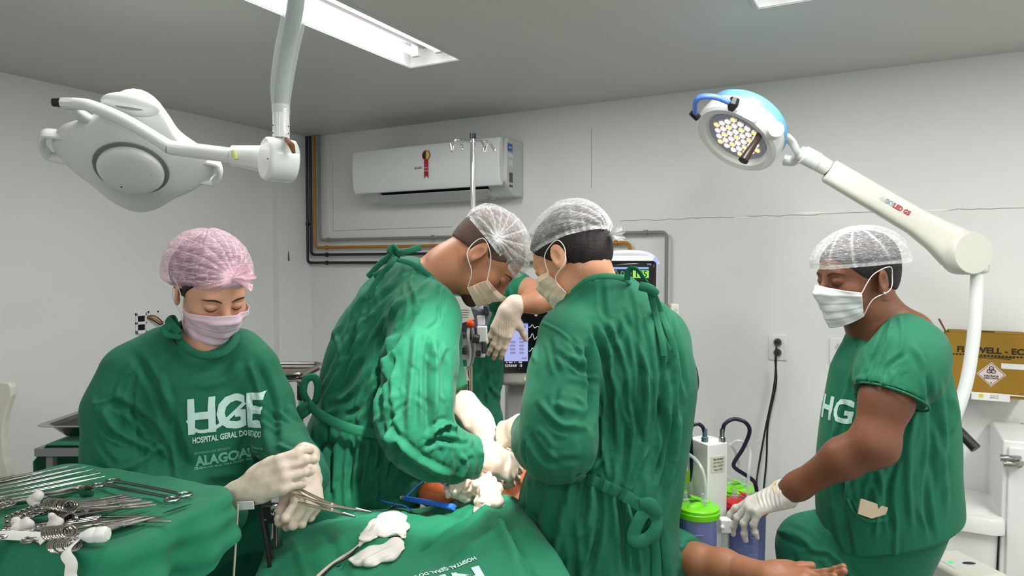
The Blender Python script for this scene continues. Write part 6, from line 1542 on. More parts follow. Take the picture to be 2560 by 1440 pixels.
# ---- 4. the man in scrubs on the right ------------------------------------------
def man():
    r = root('person', 'standing person in green short-sleeved scrubs and white mask touching the red-lidded canister', 'person', (.93, 1.72, 0), 'V')
    H = P(2146, 698, 1.735); R = Rh(-80, 8, 0); s = .94
    S = Soft(.0026); head_soft(S, H, R, s); neck_soft(S, [H+R @ np.array([0, .03, -.05])*s, P(2180, 790, 1.75), P(2205, 850, 1.75)], [.056, .062, .085])
    S.cap(P(2190, 800, 1.75), P(2280, 830, 1.72), .04, .05, .05)
    Vh, Fh = S.arrays(); Vh = relax(Vh, Fh, 1, .4)
    B = Soft(.012); B.chain([P(2225, 860, 1.75), P(2220, 1050, 1.75), dz(P(2210, 1280, 1.75), .95)], [.06, .08, .085], .02)
    feet = [(.82, 1.82), (.98, 1.84)]; hip = dz(P(2210, 1300, 1.80), .90); low_body(B, hip, feet[1:])
    B.chain([hip, P(2120, 1370, 1.80), P(2030, 1378, 1.79), dz(P(2025, 1500, 1.78), .60), np.array([feet[0][0], feet[0][1], .09])], [.05, .05, .045, .04, .03], .02)
    S_f = np.array([feet[0][0], feet[0][1], .045]); B.cap(S_f, S_f+np.array([-.10, -.03, -.008]), .036, .032, .02)
    # far arm hangs down
    B.chain([P(2190, 880, 1.88), P(2200, 1080, 1.92), P(2200, 1250, 1.90)], [.045, .04, .03], .03)
    A0 = Soft(.0042)
    A0.chain([P(2250, 905, 1.60), P(2216, 1000, 1.575), P(2184, 1108, 1.56)], [.045, .056, .046], .02)
    A0.chain([P(2184, 1108, 1.56), P(2110, 1145, 1.60), P(1995, 1215, 1.68), P(1955, 1236, 1.71)], [.046, .044, .030, .026], .03)
    A0.ell(P(2196, 1122, 1.56), (.03, .03, .03), None, .04)
    Va, Fa = A0.arrays(); Va = relax(Va, Fa, 3)
    def hand(infl):
        A = Soft(.0021); W = P(1958, 1237, 1.71); D = norm(P(1880, 1268, 1.735)-W)
        hand_soft(A, W, D, (.25, .85, .25), (-.15, -.55, .85), 1.0, ((8, 22, 14), (22, 24, 14), (36, 24, 14), (50, 20, 12)), spread=(6, 0, -6, -14), thumb=(0, 10, 10), infl=infl, tdir=norm(np.array([-.55, .6, -.45])))
        A.chain([P(1965, 1233, 1.706), W], [.0325+infl, .0285+infl], .02); return A
    A = hand(-.004); A.res = .0035
    soft_mesh([(Vh, Fh), B.arrays(), (Va, Fa), A.arrays()]).build('body', 'skinD', r, smooth=180)
    V, Fc = hand(.0).arrays(); N = vnormals(V, Fc); V = V+N*(.0009*wave_noise(V, 24, 8))[:, None]
    V = fold_strokes(V, Fc, [([(1958-12*i, 1212+3*i), (1950-11*i, 1240), (1955-10*i, 1270)], 2.6, .0016) for i in range(6)]); soft_mesh([(V, Fc)]).build('glove', 'glove2', r, smooth=180)
    W = P(1962, 1235, 1.708); MB().torus(W, norm(P(1995, 1215, 1.68)-W), 0.0358, .0024, 30, 8).build('glove_cuff', mat('rolled_cuff', rgb(205,185,140), .5), r)
    eye_details(H, R, s, r, bvh_of(Vh, Fh))
    L = lambda x, y, z: H+R @ np.array([x, y, z])*s
    soft_mesh([std_hair(H, R, s, .003, -.03, line=.056)]).build('hair', 'hair2', r, smooth=180)
    cap_mesh('hair_cap', H, R, s, r, 'capw', axis=(0, .06, 1), rad=(.110, .132, .098), c0=(0, .006, .046), phi=94, tuck=.03, gather=(.2, -.1, 1), nple=10, amp=.0025, seed=33, dens=-.02)
    mask_mesh(H, R, s, r, 'mask', bvh_of(Vh, Fh), top=-.008, bot=-.118, seed=12, off=.007, wid=56, earsides=(1,))
    MB().ball(L(.086, .006, -.036), .0042, seg=12).build('earring', 'chrome', r)
    g = Soft(.0048); fl = ((.1, 1, 0), .80)
    g.chain([P(2218, 850, 1.75), P(2222, 905, 1.75), P(2222, 1000, 1.75), P(2216, 1100, 1.75), P(2212, 1200, 1.75), P(2222, 1300, 1.75), P(2228, 1430, 1.75)], [.070, .112, .130, .143, .149, .153, .157], .06, fl)
    g.chain([P(2235, 845, 1.72), P(2268, 884, 1.66), P(2255, 925, 1.61), P(2226, 985, 1.575)], [.055, .080, .081, .078], .05)
    g.chain([P(2180, 850, 1.80), P(2180, 900, 1.86)], [.05, .085], .05)
    g.ell(P(2175, 800, 1.745), (.066, .066, .045), None, .012, True)
    g.cap(P(2168, 815, 1.70), P(2140, 862, 1.64), .040, .012, .012, None, True)
    # cut the sleeve open and cut the hem
    sp_, sd = P(2224, 1004, 1.575), norm(P(2222, 1000, 1.575)-P(2262, 885, 1.60))
    def slv(p):
        q = p-sp_; h = q @ sd; rr = np.sqrt(((q-h[..., None]*sd)**2).sum(-1)); return np.maximum(np.maximum(-h-.012, rr-.105), h-.13)
    g.p.append((slv, sp_-.2, sp_+.2, .004, True))
    pz = P(2380, 1350, 1.62); pn = norm(np.cross(P(2060, 1450, 1.62)-pz, np.array([0, 1., 0]))); pn = pn if pn[2] < 0 else -pn
    g.cut(pz, pn)
    rng = np.random.RandomState(41); st = []
    for a, b, c_, w_, am in (((2150, 960), (2190, 880), (2220, 800), 6, -.006), ((2165, 985), (2200, 900), (2230, 830), 6, .005), ((2140, 900), (2110, 1000), (2080, 1120), 8, .004), ((2310, 900), (2330, 1050), (2335, 1250), 10, -.007), ((2350, 950), (2360, 1100), (2365, 1280), 9, .006),
                             ((2290, 1010), (2270, 1150), (2280, 1330), 10, .006), ((2250, 1130), (2220, 1230), (2235, 1340), 9, -.006), ((2070, 1150), (2080, 1250), (2110, 1380), 10, .006), ((2100, 1180), (2110, 1280), (2130, 1400), 9, -.006), ((2225, 800), (2218, 880), (2210, 965), 3, .0025),
                             ((2330, 1120), (2315, 1240), (2330, 1350), 9, -.006), ((2125, 1240), (2165, 1300), (2222, 1300), 3.5, .004), ((2222, 1300), (2226, 1285), (2224, 1258), 3.5, .003), ((2280, 860), (2310, 920), (2315, 1000), 9, .005)):
        st.append(([a, b, c_], w_, am))
    st += random_strokes(rng, 18, (2080, 1000, 2380, 1380), 92, 16, 170, 9, .004) + random_strokes(rng, 10, (2150, 830, 2300, 990), 110, 30, 90, 7, .0035)
    V, Fc = garment(g, st, ((2.4, .0035, (1, 1, 2.2)), (7, .0014, (1, 1, 2.2))), 43)
    soft_mesh([(V, Fc)]).build('scrub_top', 'cloth3', r, smooth=180); gb = bvh_of(V, Fc)
    # sleeve hem band
    u = norm(np.cross(sd, (0, 0, 1))); MB().torus(sp_-sd*.012, sd, .0790, .0028, 48, 8).build('sleeve_hem', 'cloth3', r)
    def on(px, py, lift=.003):
        d = norm(ray(px, py)); h = gb.ray_cast(Vector((0, 0, CAMH)), Vector(d)); return np.array(h[0])-d*lift if h[0] is not None else P(px, py, 1.62)
    MB().tube([on(2196, 786, .0), on(2160, 830, .002), on(2142, 866, .002)], .0045, 8, True, .5, (0, -1, 0), 5).build('neckband', 'cloth3', r)
    # pocket edge with a folded note
    MB().tube([on(2118, 1246), on(2140, 1285), on(2175, 1302), on(2222, 1296)], .0038, 8, True, .5, (0, -1, 0), 6).build('pocket_edge', 'cloth3', r)
    nc = on(2182, 1274, .016); nt = [nc+np.array([a_, .03*a_, b_]) for a_, b_ in ((-.036, -.010), (-.030, .024), (-.026, .026), (.038, .004), (.032, -.012), (-.002, -.022))]
    c0 = np.mean(nt, 0); pl = MB(); pl.add([p for p in nt]+[p+np.array([0, .004, 0]) for p in nt], [(0, 1, 2, 3, 4, 5), (11, 10, 9, 8, 7, 6)]+[(i, (i+1) % 6, 6+(i+1) % 6, 6+i) for i in range(6)])
    o = solo('folded_note', pl, mat('beige_card', rgb(196,180,150), .6), 'beige folded note sticking out of the scrub top pocket of the standing man', 'note', smooth=0)
    # print on the far chest side
    X = norm(np.array([.32, -.95, 0.])); Y = np.array([0, 0, 1.]); k = 1.62/F; c = P(2115, 1048, 1.62)-X*.07
    for t, m_, dy in ((text2d('HGE', 84*k, .035, sx=.9), 'print', 0),):
        v, f = project_print(t, c, X, Y, gb, (-.95, -.32, 0)); MB().add(v, f).build('chest_print', m_, r, smooth=0)
    # trousers
    t = Soft(.006); t.chain([dz(P(2215, 1320, 1.80), .92), P(2120, 1365, 1.80), P(2030, 1372, 1.79), dz(P(2025, 1500, 1.78), .60), np.array([feet[0][0], feet[0][1], .14])], [.11, .10, .085, .080, .062], .04)
    t.chain([dz(P(2225, 1330, 1.76), .95), np.array([.93, 1.80, .5]), np.array([.95, 1.82, .12])], [.13, .088, .065], .05)
    st = random_strokes(rng, 12, (1950, 1270, 2100, 1440), 30, 25, 110, 8, .005)
    V, Fc = garment(t, st, ((3, .004, (1, 1, 1.5)),), 47); soft_mesh([(V, Fc)]).build('trousers', 'cloth3', r, smooth=180)
    shoes(r, feet, 'black', (-.9, -.3, 0))
man()

# ---- 5. the assistant behind ----------------------------------------------------
def assistant():
    r = root('person', 'assistant in green scrubs behind the surgeons, gloved hand hanging over the lit settings screen', 'person', (P(1205, 900, 2.22)[0], 2.22, 0), 'V')
    H = P(1222, 612, 2.34); R = Rh(20, 20, 0)
    S = Soft(.004); head_soft(S, H, R, .92); neck_soft(S, [H+R @ np.array([0, .03, -.05]), P(1215, 690, 2.36), P(1212, 730, 2.36)], [.05, .052, .07])
    A = Soft(.0038); dd = 2.30
    A.chain([P(1262, 727, 2.34), P(1312, 730, 2.29), P(1392, 742, 2.24)], [.050, .047, .040], .02)
    A.chain([P(1392, 744, 2.24), P(1340, 756, 2.22), P(1292, 762, 2.20)], [.041, .035, .027], .02)
    def hand(infl):
        q = Soft(.003); W = P(1275, 775, 2.20); D = norm(P(1260, 812, 2.20)-W)
        hand_soft(q, W, D, (.8, 0, .2), (-.1, -1, .3), .95, ((12, 12, 8), (14, 14, 8), (12, 12, 8), (12, 14, 8)), spread=(3, 1, -1, -4), thumb=(0, 5, 5), infl=infl, tdir=norm(np.array([.5, .4, -.8])))
        q.chain([P(1292, 762, 2.20), W], [.031+infl, .028+infl], .02); return q
    B = Soft(.012); B.chain([P(1212, 740, 2.38), P(1185, 900, 2.38), dz(P(1182, 1080, 2.38), .9)], [.05, .055, .06], .02)
    fx = P(1182, 1080, 2.38)[0]; feet = [(fx-.08, 2.40), (fx+.07, 2.40)]; low_body(B, (fx, 2.38, .9), feet)
    h0 = hand(-.004)
    soft_mesh([S.arrays(), A.arrays(), B.arrays(), h0.arrays()]).build('body', 'skinE', r, smooth=180)
    V, Fc = hand(0).arrays(); V = fold_strokes(V, Fc, [([(1250+6*i, 800), (1248+6*i, 845)], 1.6, .002) for i in range(5)]); soft_mesh([(V, Fc)]).build('glove', 'glove', r, smooth=180)
    V, Fc = std_hair(H, R, .92, .003, -.03); soft_mesh([(V, Fc)]).build('hair', 'hair', r, smooth=180)
    cap_mesh('hair_cap', H, R, .92, r, 'capw', phi=92, seed=51)
    mask_mesh(H, R, .92, r, 'mask', bvh_of(*S.arrays()), seed=52, wid=60)
    g = Soft(.006); g.chain([P(1212, 750, 2.38), P(1195, 800, 2.38), P(1182, 930, 2.38), P(1178, 1080, 2.38), dz(P(1178, 1080, 2.38), .62)], [.08, .098, .090, .100, .12], .05, ((0, 1, 0), .85))
    g.chain([P(1238, 735, 2.35), P(1266, 727, 2.33), P(1296, 728, 2.315)], [.062, .069, .064], .03)
    g.chain([P(1185, 740, 2.38), P(1165, 800, 2.40), P(1165, 860, 2.40)], [.06, .06, .055], .03)
    g.ell(P(1212, 712, 2.36), (.06, .05, .035), None, .01, True)
    rng = np.random.RandomState(5)
    V, Fc = garment(g, random_strokes(rng, 26, (1150, 720, 1270, 1090), 88, 18, 120, 6, .005), ((3, .004, (1, 1, 2)),), 5); soft_mesh([(V, Fc)]).build('scrub_top', 'cloth3', r, smooth=180)
    MB().tube([P(1298, 706, 2.30), P(1302, 735, 2.285), P(1300, 760, 2.30)], .003, 8, sm=4).build('sleeve_hem', 'cloth3', r)
    t = Soft(.009)
    for f in feet: t.chain([(fx, 2.38, .75), (f[0], 2.39, .45), (f[0], 2.40, .12)], [.12, .085, .065], .04)
    soft_mesh([t.arrays()]).build('trousers', 'cloth3', r, smooth=180); shoes(r, feet, 'white')
assistant()
# ------------------------------------------------------------------ instrument table in front (left)
TZ = 1.15
C0 = np.array([-.543, 1.352]); EX = norm((-.922, .388)); EY = norm((-.257, -.966)); TW, TD = .52, .335
def tpt(a, b, z): q = C0+EX*a+EY*b; return np.array([q[0], q[1], z])
def rrect(w, h, r, n=10, cx=0, cy=0, side=14):
    """rounded rectangle outline, evenly sampled"""
    pts = []
    for (ox, oy, a0) in ((w-r, h-r, 0), (r, h-r, 90), (r, r, 180), (w-r, r, 270)):
        for j in range(n+1):
            a = math.radians(a0+90*j/n); pts.append((ox+r*math.cos(a), oy+r*math.sin(a)))
    out = []
    for i in range(len(pts)):
        a = np.array(pts[i]); b = np.array(pts[(i+1) % len(pts)]); l = np.linalg.norm(b-a); m = max(1, int(l/.012))
        for k in range(m): out.append(a+(b-a)*k/m)
    return np.array(out)
def front_table():
    r = root('instrument_table', 'draped instrument table at the lower left', 'table', tpt(.25, .16, 0), 'V')
    MB().prism([(.03, .03), (TW-.03, .03), (TW-.03, TD-.03), (.03, TD-.03)], tpt(0, 0, TZ-.028), np.array([*EX, 0]), np.array([*EY, 0]), .02).build('tray_top', 'steel', r, bevel=.004)
    ps = tpt(TW*.75, TD*.45, 0)
    MB().cyl((ps[0], ps[1], .06), (ps[0], ps[1], TZ-.02), .016).build('pole', 'chrome', r)
    q = MB()
    for s in (.2, .8): a = tpt(TW*s, .04, .05); b = tpt(TW*s, TD-.04, .05); q.tube([a, b], .015, 12)
    q.tube([tpt(TW*.2, TD*.45, .05), tpt(TW*.8, TD*.45, .05)], .015, 12); q.build('base', 'chrome', r)
    for s in (.2, .8):
        for t in (.04, TD-.04): w_ = tpt(TW*s, t, .025); MB().ball(w_, .025, seg=14).build('wheel', 'black', r)
    # the cloth
    ol = rrect(TW, TD, .055); cen = np.array([TW/2, TD/2]); n = len(ol); rings = []
    Ls = np.concatenate([[0], np.cumsum(np.linalg.norm(np.diff(np.vstack([ol, ol[:1]]), axis=0), axis=1))])[:-1]
    nin = 26
    def zt(q):
        x, y = q; return TZ+.0012*math.sin(40*x+3*math.sin(17*y))+.0015*math.sin(23*y+9*x)+.0016*math.sin(61*(x-y))*math.sin(19*x)
    vs = []
    for i in range(1, nin+1):
        s = i/nin; e = s**.8
        for k in range(n):
            q = cen+(ol[k]-cen)*e; edge = max(0, (e-.97)/.03)
            vs.append(tpt(q[0], q[1], zt(q)-.003*edge**2))
    nrm = []
    for k in range(n):
        t = ol[(k+1) % n]-ol[k-1]; t /= max(np.linalg.norm(t), 1e-9); nrm.append(np.array([t[1], -t[0]]))
    nd = 22
    for i in range(1, nd+1):
        s = i/nd
        for k in range(n):
            L_ = Ls[k]; a_, b_ = ol[k]; lng = .10+.03*math.sin(L_*5+1)+.30*max(0, min(1, (a_-.04)/.12)) if b_ > TD*.5 or a_ > TW*.5 else .075+.15*b_+.006*math.sin(L_*30)
            if b_ > TD*.5 or a_ > TW*.5: lng = max(lng, .075+.15*b_)
            amp = .020*s*math.sin(L_*26+1.3*math.sin(L_*9))+.009*s*math.sin(L_*61+2*s)+.006*math.sin(s*9+L_*14)*math.sin(L_*37-s*5)*min(1, s*4)
            o = .008*(1-math.exp(-s*9))+.022*s+amp
            q = ol[k]+nrm[k]*o; d = s*lng
            vs.append(tpt(q[0], q[1], TZ-.004-d*(1)-.0))
    m = nin+nd
    mb = MB(); mb.v = [tuple(v) for v in vs]
    mb.f = [(i*n+k, i*n+(k+1) % n, (i+1)*n+(k+1) % n, (i+1)*n+k) for i in range(m-1) for k in range(n)]+[tuple(range(n))[::-1]]
    solo('table_drape', mb, 'cloth2', 'green cloth draped over the instrument table at the lower left', 'drape', smooth=180, loc=tpt(.25, .16, TZ-.2))
front_table()

# ---- instruments --------------------------------------------------------------
def proto_root(name, label, cat, group=None):
    o = bpy.data.objects.new(name, None); COL.objects.link(o); o.empty_display_size = .03; ORIG[o.name] = np.zeros(3); return props(o, label, cat, group)
def clamp_proto(L=.165, spread=.0, m='steel', name='artery_forceps', ringR=.0135, curve=.0):
    r = proto_root(name, 'x x x x', 'forceps')
    for s in (-1, 1):
        h = MB(); h.torus((0, s*(ringR+.0015+spread), 0), (0, 0, 1), ringR, .0026, 28, 10, 1.0)
        h.tube([(ringR*.9, s*(.008+spread), 0), (.035, s*(.0045+spread*.6), 0), (L*.58, 0, s*.0012)], [.0024, .0023, .0026], 10, sm=4); h.build('ring_handle', m, r)
        MB().box((.030, s*.0035, 0), (.006, .007, .0022)).build('ratchet', m, r, bevel=.0006)
        MB().tube([(L*.58, 0, s*.0012), (L*.66, -s*.0018, s*.0008), (L*.85, -s*.0012, curve*.4), (L, -s*.0004, curve)], [.0030, .0030, .0022, .0012], 10, sm=4).build('jaw', m, r)
    MB().lathe([(.0028, -.0034), (.0028, .0034)], (L*.6, 0, 0), (0, 0, 1), 12).build('pivot', m, r); return r
def place(o, p, rot):      # rot: 3x3 in the view frame, columns = local axes
    o.location = Vector(v2w(np.asarray(p, float))); R = Matrix(np.asarray(rot).tolist()); o.rotation_euler = (Matrix.Rotation(YAW, 3, 'Z') @ R).to_euler()
def axes(xd, up):
    x = norm(xd); up = np.asarray(up, float); z = norm(up-x*np.dot(up, x)); return np.stack([x, np.cross(z, x), z], 1)
def T(px, py, lift=0): return PZ(px, py, TZ+.004+lift)
def relabel(o, label, group): o['label'] = label; o['group'] = group
def instruments():
    rng = random.Random(8); pr = clamp_proto(); used = [False]
    def new():
        if not used[0]: used[0] = True; return pr
        return copy_tree(pr)
    # coil of upright rings, middle of the heap
    def coil(n, p0, p1, t0, t1, z0, label, group, tilt=(0, -.55, .62), zt=.006, fl=.0):
        for i in range(n):
            t = i/max(1, n-1); a = T(p0[0]+(p1[0]-p0[0])*t, p0[1]+(p1[1]-p0[1])*t, z0+fl*t); b = T(t0[0]+(t1[0]-t0[0])*t+rng.uniform(-6, 6), t0[1]+(t1[1]-t0[1])*t+rng.uniform(-5, 5), zt+rng.uniform(0, .004))
            d = norm(b-a); o = new(); up = np.array(tilt)+np.array([.35, 0, 0]); place(o, a, axes(d, up)); sc = np.linalg.norm(b-a)/.165; sc = min(1.15, max(.8, sc)); o.scale = (sc, sc, sc); relabel(o, label % (ORDN[i] if i < n-1 else 'last'), group)
    coil(9, (132, 1274), (176, 1282), (300, 1236), (385, 1262), .022, 'steel artery forceps with upright rings, %s from the left in the middle coil', 'forceps of the middle coil')
    coil(6, (30, 1300), (98, 1272), (235, 1262), (300, 1240), .012, 'steel artery forceps lying flat, %s from the left in the stack beside the middle coil', 'flat forceps left of the middle coil', tilt=(-.4, -.1, 1.0), zt=.010, fl=.008)
    coil(8, (132, 1350), (178, 1345), (300, 1305), (365, 1300), .014, 'steel artery forceps, %s from the left in the lowest coil beside the bottle', 'forceps of the lowest coil')
    coil(3, (-8, 1262), (15, 1256), (140, 1232), (170, 1225), .012, 'steel ringed forceps cut by the left picture edge, %s of the upper ones', 'upper forceps at the left edge', tilt=(-.5, -.3, .8))
    coil(3, (8, 1335), (24, 1322), (150, 1318), (190, 1300), .006, 'steel ringed forceps near the left picture edge, %s of the lower ones', 'lower forceps at the left edge', tilt=(-.5, 0, 1))
    coil(3, (80, 1342), (104, 1326), (250, 1322), (300, 1300), .008, 'steel forceps with open rings above the left white tie, %s of them from the left', 'forceps above the white ties', tilt=(-.55, -.1, 1))
    # long clamp with rings at both ends
    a = T(262, 1207, .004); b = T(448, 1243, .004); r = root('double_ringed_clamp', 'long steel instrument with finger rings at both ends lying alone on the drape', 'clamp', (a+b)/2, 'V')
    d = norm(b-a); pn = np.array([-d[1], d[0], 0]); pn = pn if pn[1] > 0 else -pn
    for e, sg, nm in ((a, 1, 0), (b, -1, 1)):
        for s in (-1, 1):
            c = e+d*sg*.002+pn*s*.0145; MB().torus(c, (0, 0, 1), .0125, .0022, 28, 8, 1.0).build('finger_ring', 'darksteel', r)
    for s in (-1, 1): MB().tube([a+pn*s*.010+d*.012, a+pn*s*.012+d*.035+(0, 0, .002), b+pn*s*.012-d*.035+(0, 0, .002), b+pn*s*.010-d*.012], .0030, 10, sm=5).build('shank', 'darksteel', r)
    # pointed long tweezers, fanned out at the back left
    tw = proto_root('tissue_forceps', 'long pointed steel tissue forceps fanned out at the back left of the drape', 'forceps', 'fanned tissue forceps at the back left'); L = .24
    for s in (-1, 1): MB().tube([(0, 0, s*.001), (.06, s*.004, 0), (.14, s*.0045, 0), (L, s*.0006, 0)], [.003, .0042, .0036, .0009], 10, sm=5, flat=.5).build('arm', 'steel', tw)
    MB().box((.004, 0, 0), (.012, .005, .004)).build('joint', 'steel', tw, bevel=.001)
    for i, (x0, y0, x1, y1) in enumerate(((-40, 1213, 193, 1160), (-40, 1222, 216, 1166), (-45, 1232, 232, 1173), (-40, 1242, 250, 1182), (-30, 1250, 262, 1190), (-50, 1205, 170, 1168))):
        o = tw if i == 0 else copy_tree(tw); o['label'] = 'long pointed steel tissue forceps at the back left, %s' % ['nearest the back edge but one', 'third from the back edge', 'fourth from the back edge', 'fifth from the back edge', 'nearest the flat retractor', 'outermost at the back edge'][i]; a = T(x0, y0, .004+.001*i); b = T(x1, y1, .003); place(o, a, axes(b-a, (0, 0, 1))); sc = np.linalg.norm(b-a)/L; o.scale = (sc, sc, sc)
    # bent flat retractor
    P1 = T(28, 1256, .006); P2 = T(205, 1222, .008); P3 = T(232, 1226, .012); P4 = T(228, 1234, .010)
    rb = MB().tube([P1, T(120, 1240, .008), P2, P3, P4, T(200, 1238, .006)], .0075, 8, True, .12, (1, .3, 0), 8)
    solo('flat_retractor', rb, 'steel', 'flat polished steel retractor with a hooked end between tissue forceps and rings', 'retractor')
    # second shorter scissors with grouped tips
    for k, (x0, y0, x1, y1) in enumerate(((200, 1290, 365, 1292), (205, 1300, 372, 1303))):
        a = T(x0, y0, .003+.004*k); b = T(x1, y1, .003); sc = proto_root('tissue_forceps', ('straight pointed steel rod lying right of the heap, %s one' % ('upper', 'lower')[k]), 'forceps')
        for s in (-1, 1): MB().tube([(0, s*.003, 0), (.10, 0, 0), (.15, -s*.001, 0)], [.0022, .0026, .001], 8, sm=3).build('arm', 'steel', sc)
        place(sc, a, axes(b-a, (0, 0, 1)))
    # shadow-thin scalpel blade shape to the right
    a = T(406, 1283, .001); b = T(478, 1260, .001)
    d = norm(b-a); pn = np.array([-d[1], d[0], 0]); ln = np.linalg.norm(b-a)
    # that dark sliver is a slit in the cloth: a stitched hole lens
    solo('drape_hole', MB().prism([(0, 0), (ln*.3, .0035), (ln*.7, .0035), (ln, 0), (ln*.6, -.003), (ln*.25, -.003)], a-np.array([0, 0, .0005]), d, pn, .0008), mat('dark_slit', rgb(10,50,36), .9), 'narrow dark slit in the green drape right of the double-ringed clamp', 'slit', smooth=0)
    # gauze bits, bottle and ties
    def crumple(nm, c, r_, label, cat, m='gauze', seed=1, group=None):
        rs = np.random.RandomState(seed); S = Soft(.0028)
        for _ in range(7): S.ell(c+rs.normal(size=3)*np.array(r_)*.45, np.array(r_)*rs.uniform(.45, .75), rotm(rs.normal(size=3), rs.rand()*3), .006)
        V, Fc = S.arrays(); N = vnormals(V, Fc); V = V+N*(.0022*wave_noise(V, 26, seed))[:, None]
        return solo(nm, soft_mesh([(V, Fc)]), m, label, cat, group, smooth=180)
    paper = 'glove2'
    crumple('gauze_swab', T(50, 1312, .012), (.014, .010, .012), 'small white gauze swab between the rings at the left', 'gauze', paper, 3)
    crumple('gauze_swab', T(138, 1312, .016), (.010, .008, .016), 'small white gauze swab standing between the two ring coils', 'gauze', paper, 4)
    crumple('gauze_swab', T(86, 1258, .012), (.012, .010, .010), 'small white gauze swab beside the flat ring stack', 'gauze', paper, 6)
    c = T(200, 1340, .014); d = norm(T(262, 1336, .016)-c); bt = root('plastic_bottle', 'small white translucent plastic bottle lying beside the lowest ring coil', 'bottle', c, 'V')
    MB().lathe([(.004, 0), (.007, .006), (.0115, .016), (.0120, .022), (.0112, .026), (.0122, .028), (.0122, .040), (.0105, .043), (.0, .043)], c-d*.0, d, 28, lambda a: 1+.06*math.sin(5*a)).build('bottle_body', mat('translucent_white', rgb(228,232,230), .3, sss=.3), bt)
    MB().lathe([(.0085, .043), (.0085, .0445), (.006, .045)], c, d, 20).build('cap', 'white', bt)
    def edge(a_, drop, out=.0): q = tpt(a_, TD+out+.016, TZ+.006-drop); return q
    def hang(px0, py0, a0_, steps): return [T(px0, py0, .006)]+[edge(a0_+da, dr, ou) for da, dr, ou in steps]
    solo('cloth_tie', MB().tube([T(112, 1352, .006), T(92, 1342, .010)]+[edge(.215+.012*i, dr, .004) for i, dr in enumerate((-.004, .010, .035, .065, .10))], .0078, 8, True, .13, (.3, -1, .6), 6), 'paper', 'white cloth tie hanging over the front edge at the far left', 'tie')
    solo('cloth_tie', MB().tube([T(150, 1362, .006), T(168, 1348, .012), T(190, 1352, .008)]+[edge(a_, dr, .004) for a_, dr in ((.052, -.003), (.040, .012), (.042, .032), (.030, .050), (.028, .085))], .0085, 8, True, .13, (.3, -1, .6), 6), 'paper', 'white cloth tie hanging over the front edge beneath the lowest ring coil', 'tie')
instruments()

# ------------------------------------------------------------------ operating table, patient, drapes
OZ = .985
def operating_table():
    ax = norm(np.array([.5, .84])); r = root('operating_table', 'operating table under the green drapes in the middle', 'table', (-.02, 1.75, 0), 'V')
    R = rotm((0, 0, 1), -math.atan2(ax[0], ax[1]))
    MB().box((-.02, 1.80, .80), (.36, 1.75, .06), R).build('mattress', 'black', r, bevel=.02)
    MB().box((-.02, 1.80, .75), (.34, 1.70, .03), R).build('table_frame', 'steel', r, bevel=.004)
    MB().box((.02, 1.90, .42), (.20, .28, .62), R).build('column', 'steel', r, bevel=.01)
    MB().box((.0, 1.90, .06), (.34, .7, .12), R).build('base', 'acg', r, bevel=.03)
    a = P(1690, 1425, 1.60); MB().box((.56, 1.50, .795), (.16, .42, .03), rotm((0, 0, 1), -.75)).build('arm_board', 'navyc', r, bevel=.01)
operating_table()
def patient():
    r = root('person', 'patient lying on the operating table, bare arm stretched out past the back-turned surgeon', 'person', (.0, 1.95, .83), 'V')
    S = Soft(.005); ax = np.array([.5, .84, 0]); ax = norm(ax); c = np.array([.0, 1.95, .895])
    S.chain([c-ax*.85, c-ax*.45, c-ax*.18, c+ax*.12, c+ax*.38], [.05, .07, .085, .10, .10], .06, ((0, 0, 1), .82))
    H = c+ax*.62+np.array([0, 0, -.0]); S.chain([c+ax*.38, H-ax*.06], [.07, .05], .04); head_soft(S, H, Rh(0, -90) if False else np.stack([np.array([ax[1], -ax[0], 0]), np.array([0, 0, -1.]), ax], 1), .97)
    sh = c+ax*.30+np.array([.14, -.09, -.02]); el = P(1745, 1402, 1.64); wr = P(1915, 1440, 1.52); 
    S.chain([sh, P(1675, 1380, 1.70), el], [.045, .042, .038], .03)
    S.chain([el, P(1810, 1416, 1.60), wr], [.040, .038, .024], .02)
    S1 = Soft(.0028); hand_soft(S1, wr, norm(P(1990, 1450, 1.47)-wr), (.25, .85, .1), (0, .1, -1), .97, ((6, 12, 10), (8, 14, 10), (9, 16, 12), (12, 18, 12)), thumb=(0, 10, 12), tdir=norm(np.array([.85, .4, -.12])))
    S1.chain([P(1830, 1420, 1.585), wr], [.0365, .027], .02)
    soft_mesh([S.arrays(), S1.arrays()]).build('body', 'skinP', r, smooth=180)
    # painted abdomen: the skin area in iodine between the drapes
    A = Soft(.004); A.ell(np.array([-.015, 1.94, .90]), (.15, .155, .105), rotm((0, 0, 1), -math.atan2(ax[0], ax[1])), .02); A.ell(P(1100, 1235, 1.84), (.06, .05, .04), None, .04)
    soft_mesh([A.arrays()]).build('abdomen', 'iodine', r, smooth=180)
    g = Soft(.0045); g.chain([sh, P(1680, 1385, 1.70), P(1722, 1396, 1.66)], [.060, .056, .052], .03)
    d = norm(P(1722, 1396, 1.66)-P(1680, 1385, 1.70)); cuff_cut(g, P(1728, 1397, 1.655), d, .08)
    V, Fc = garment(g, random_strokes(np.random.RandomState(3), 5, (1680, 1320, 1760, 1400), 60, 30, 60, 6, .004), ((4, .003, (1, 1, 1)),), 3); soft_mesh([(V, Fc)]).build('sleeve', 'cloth3', r, smooth=180)
patient()

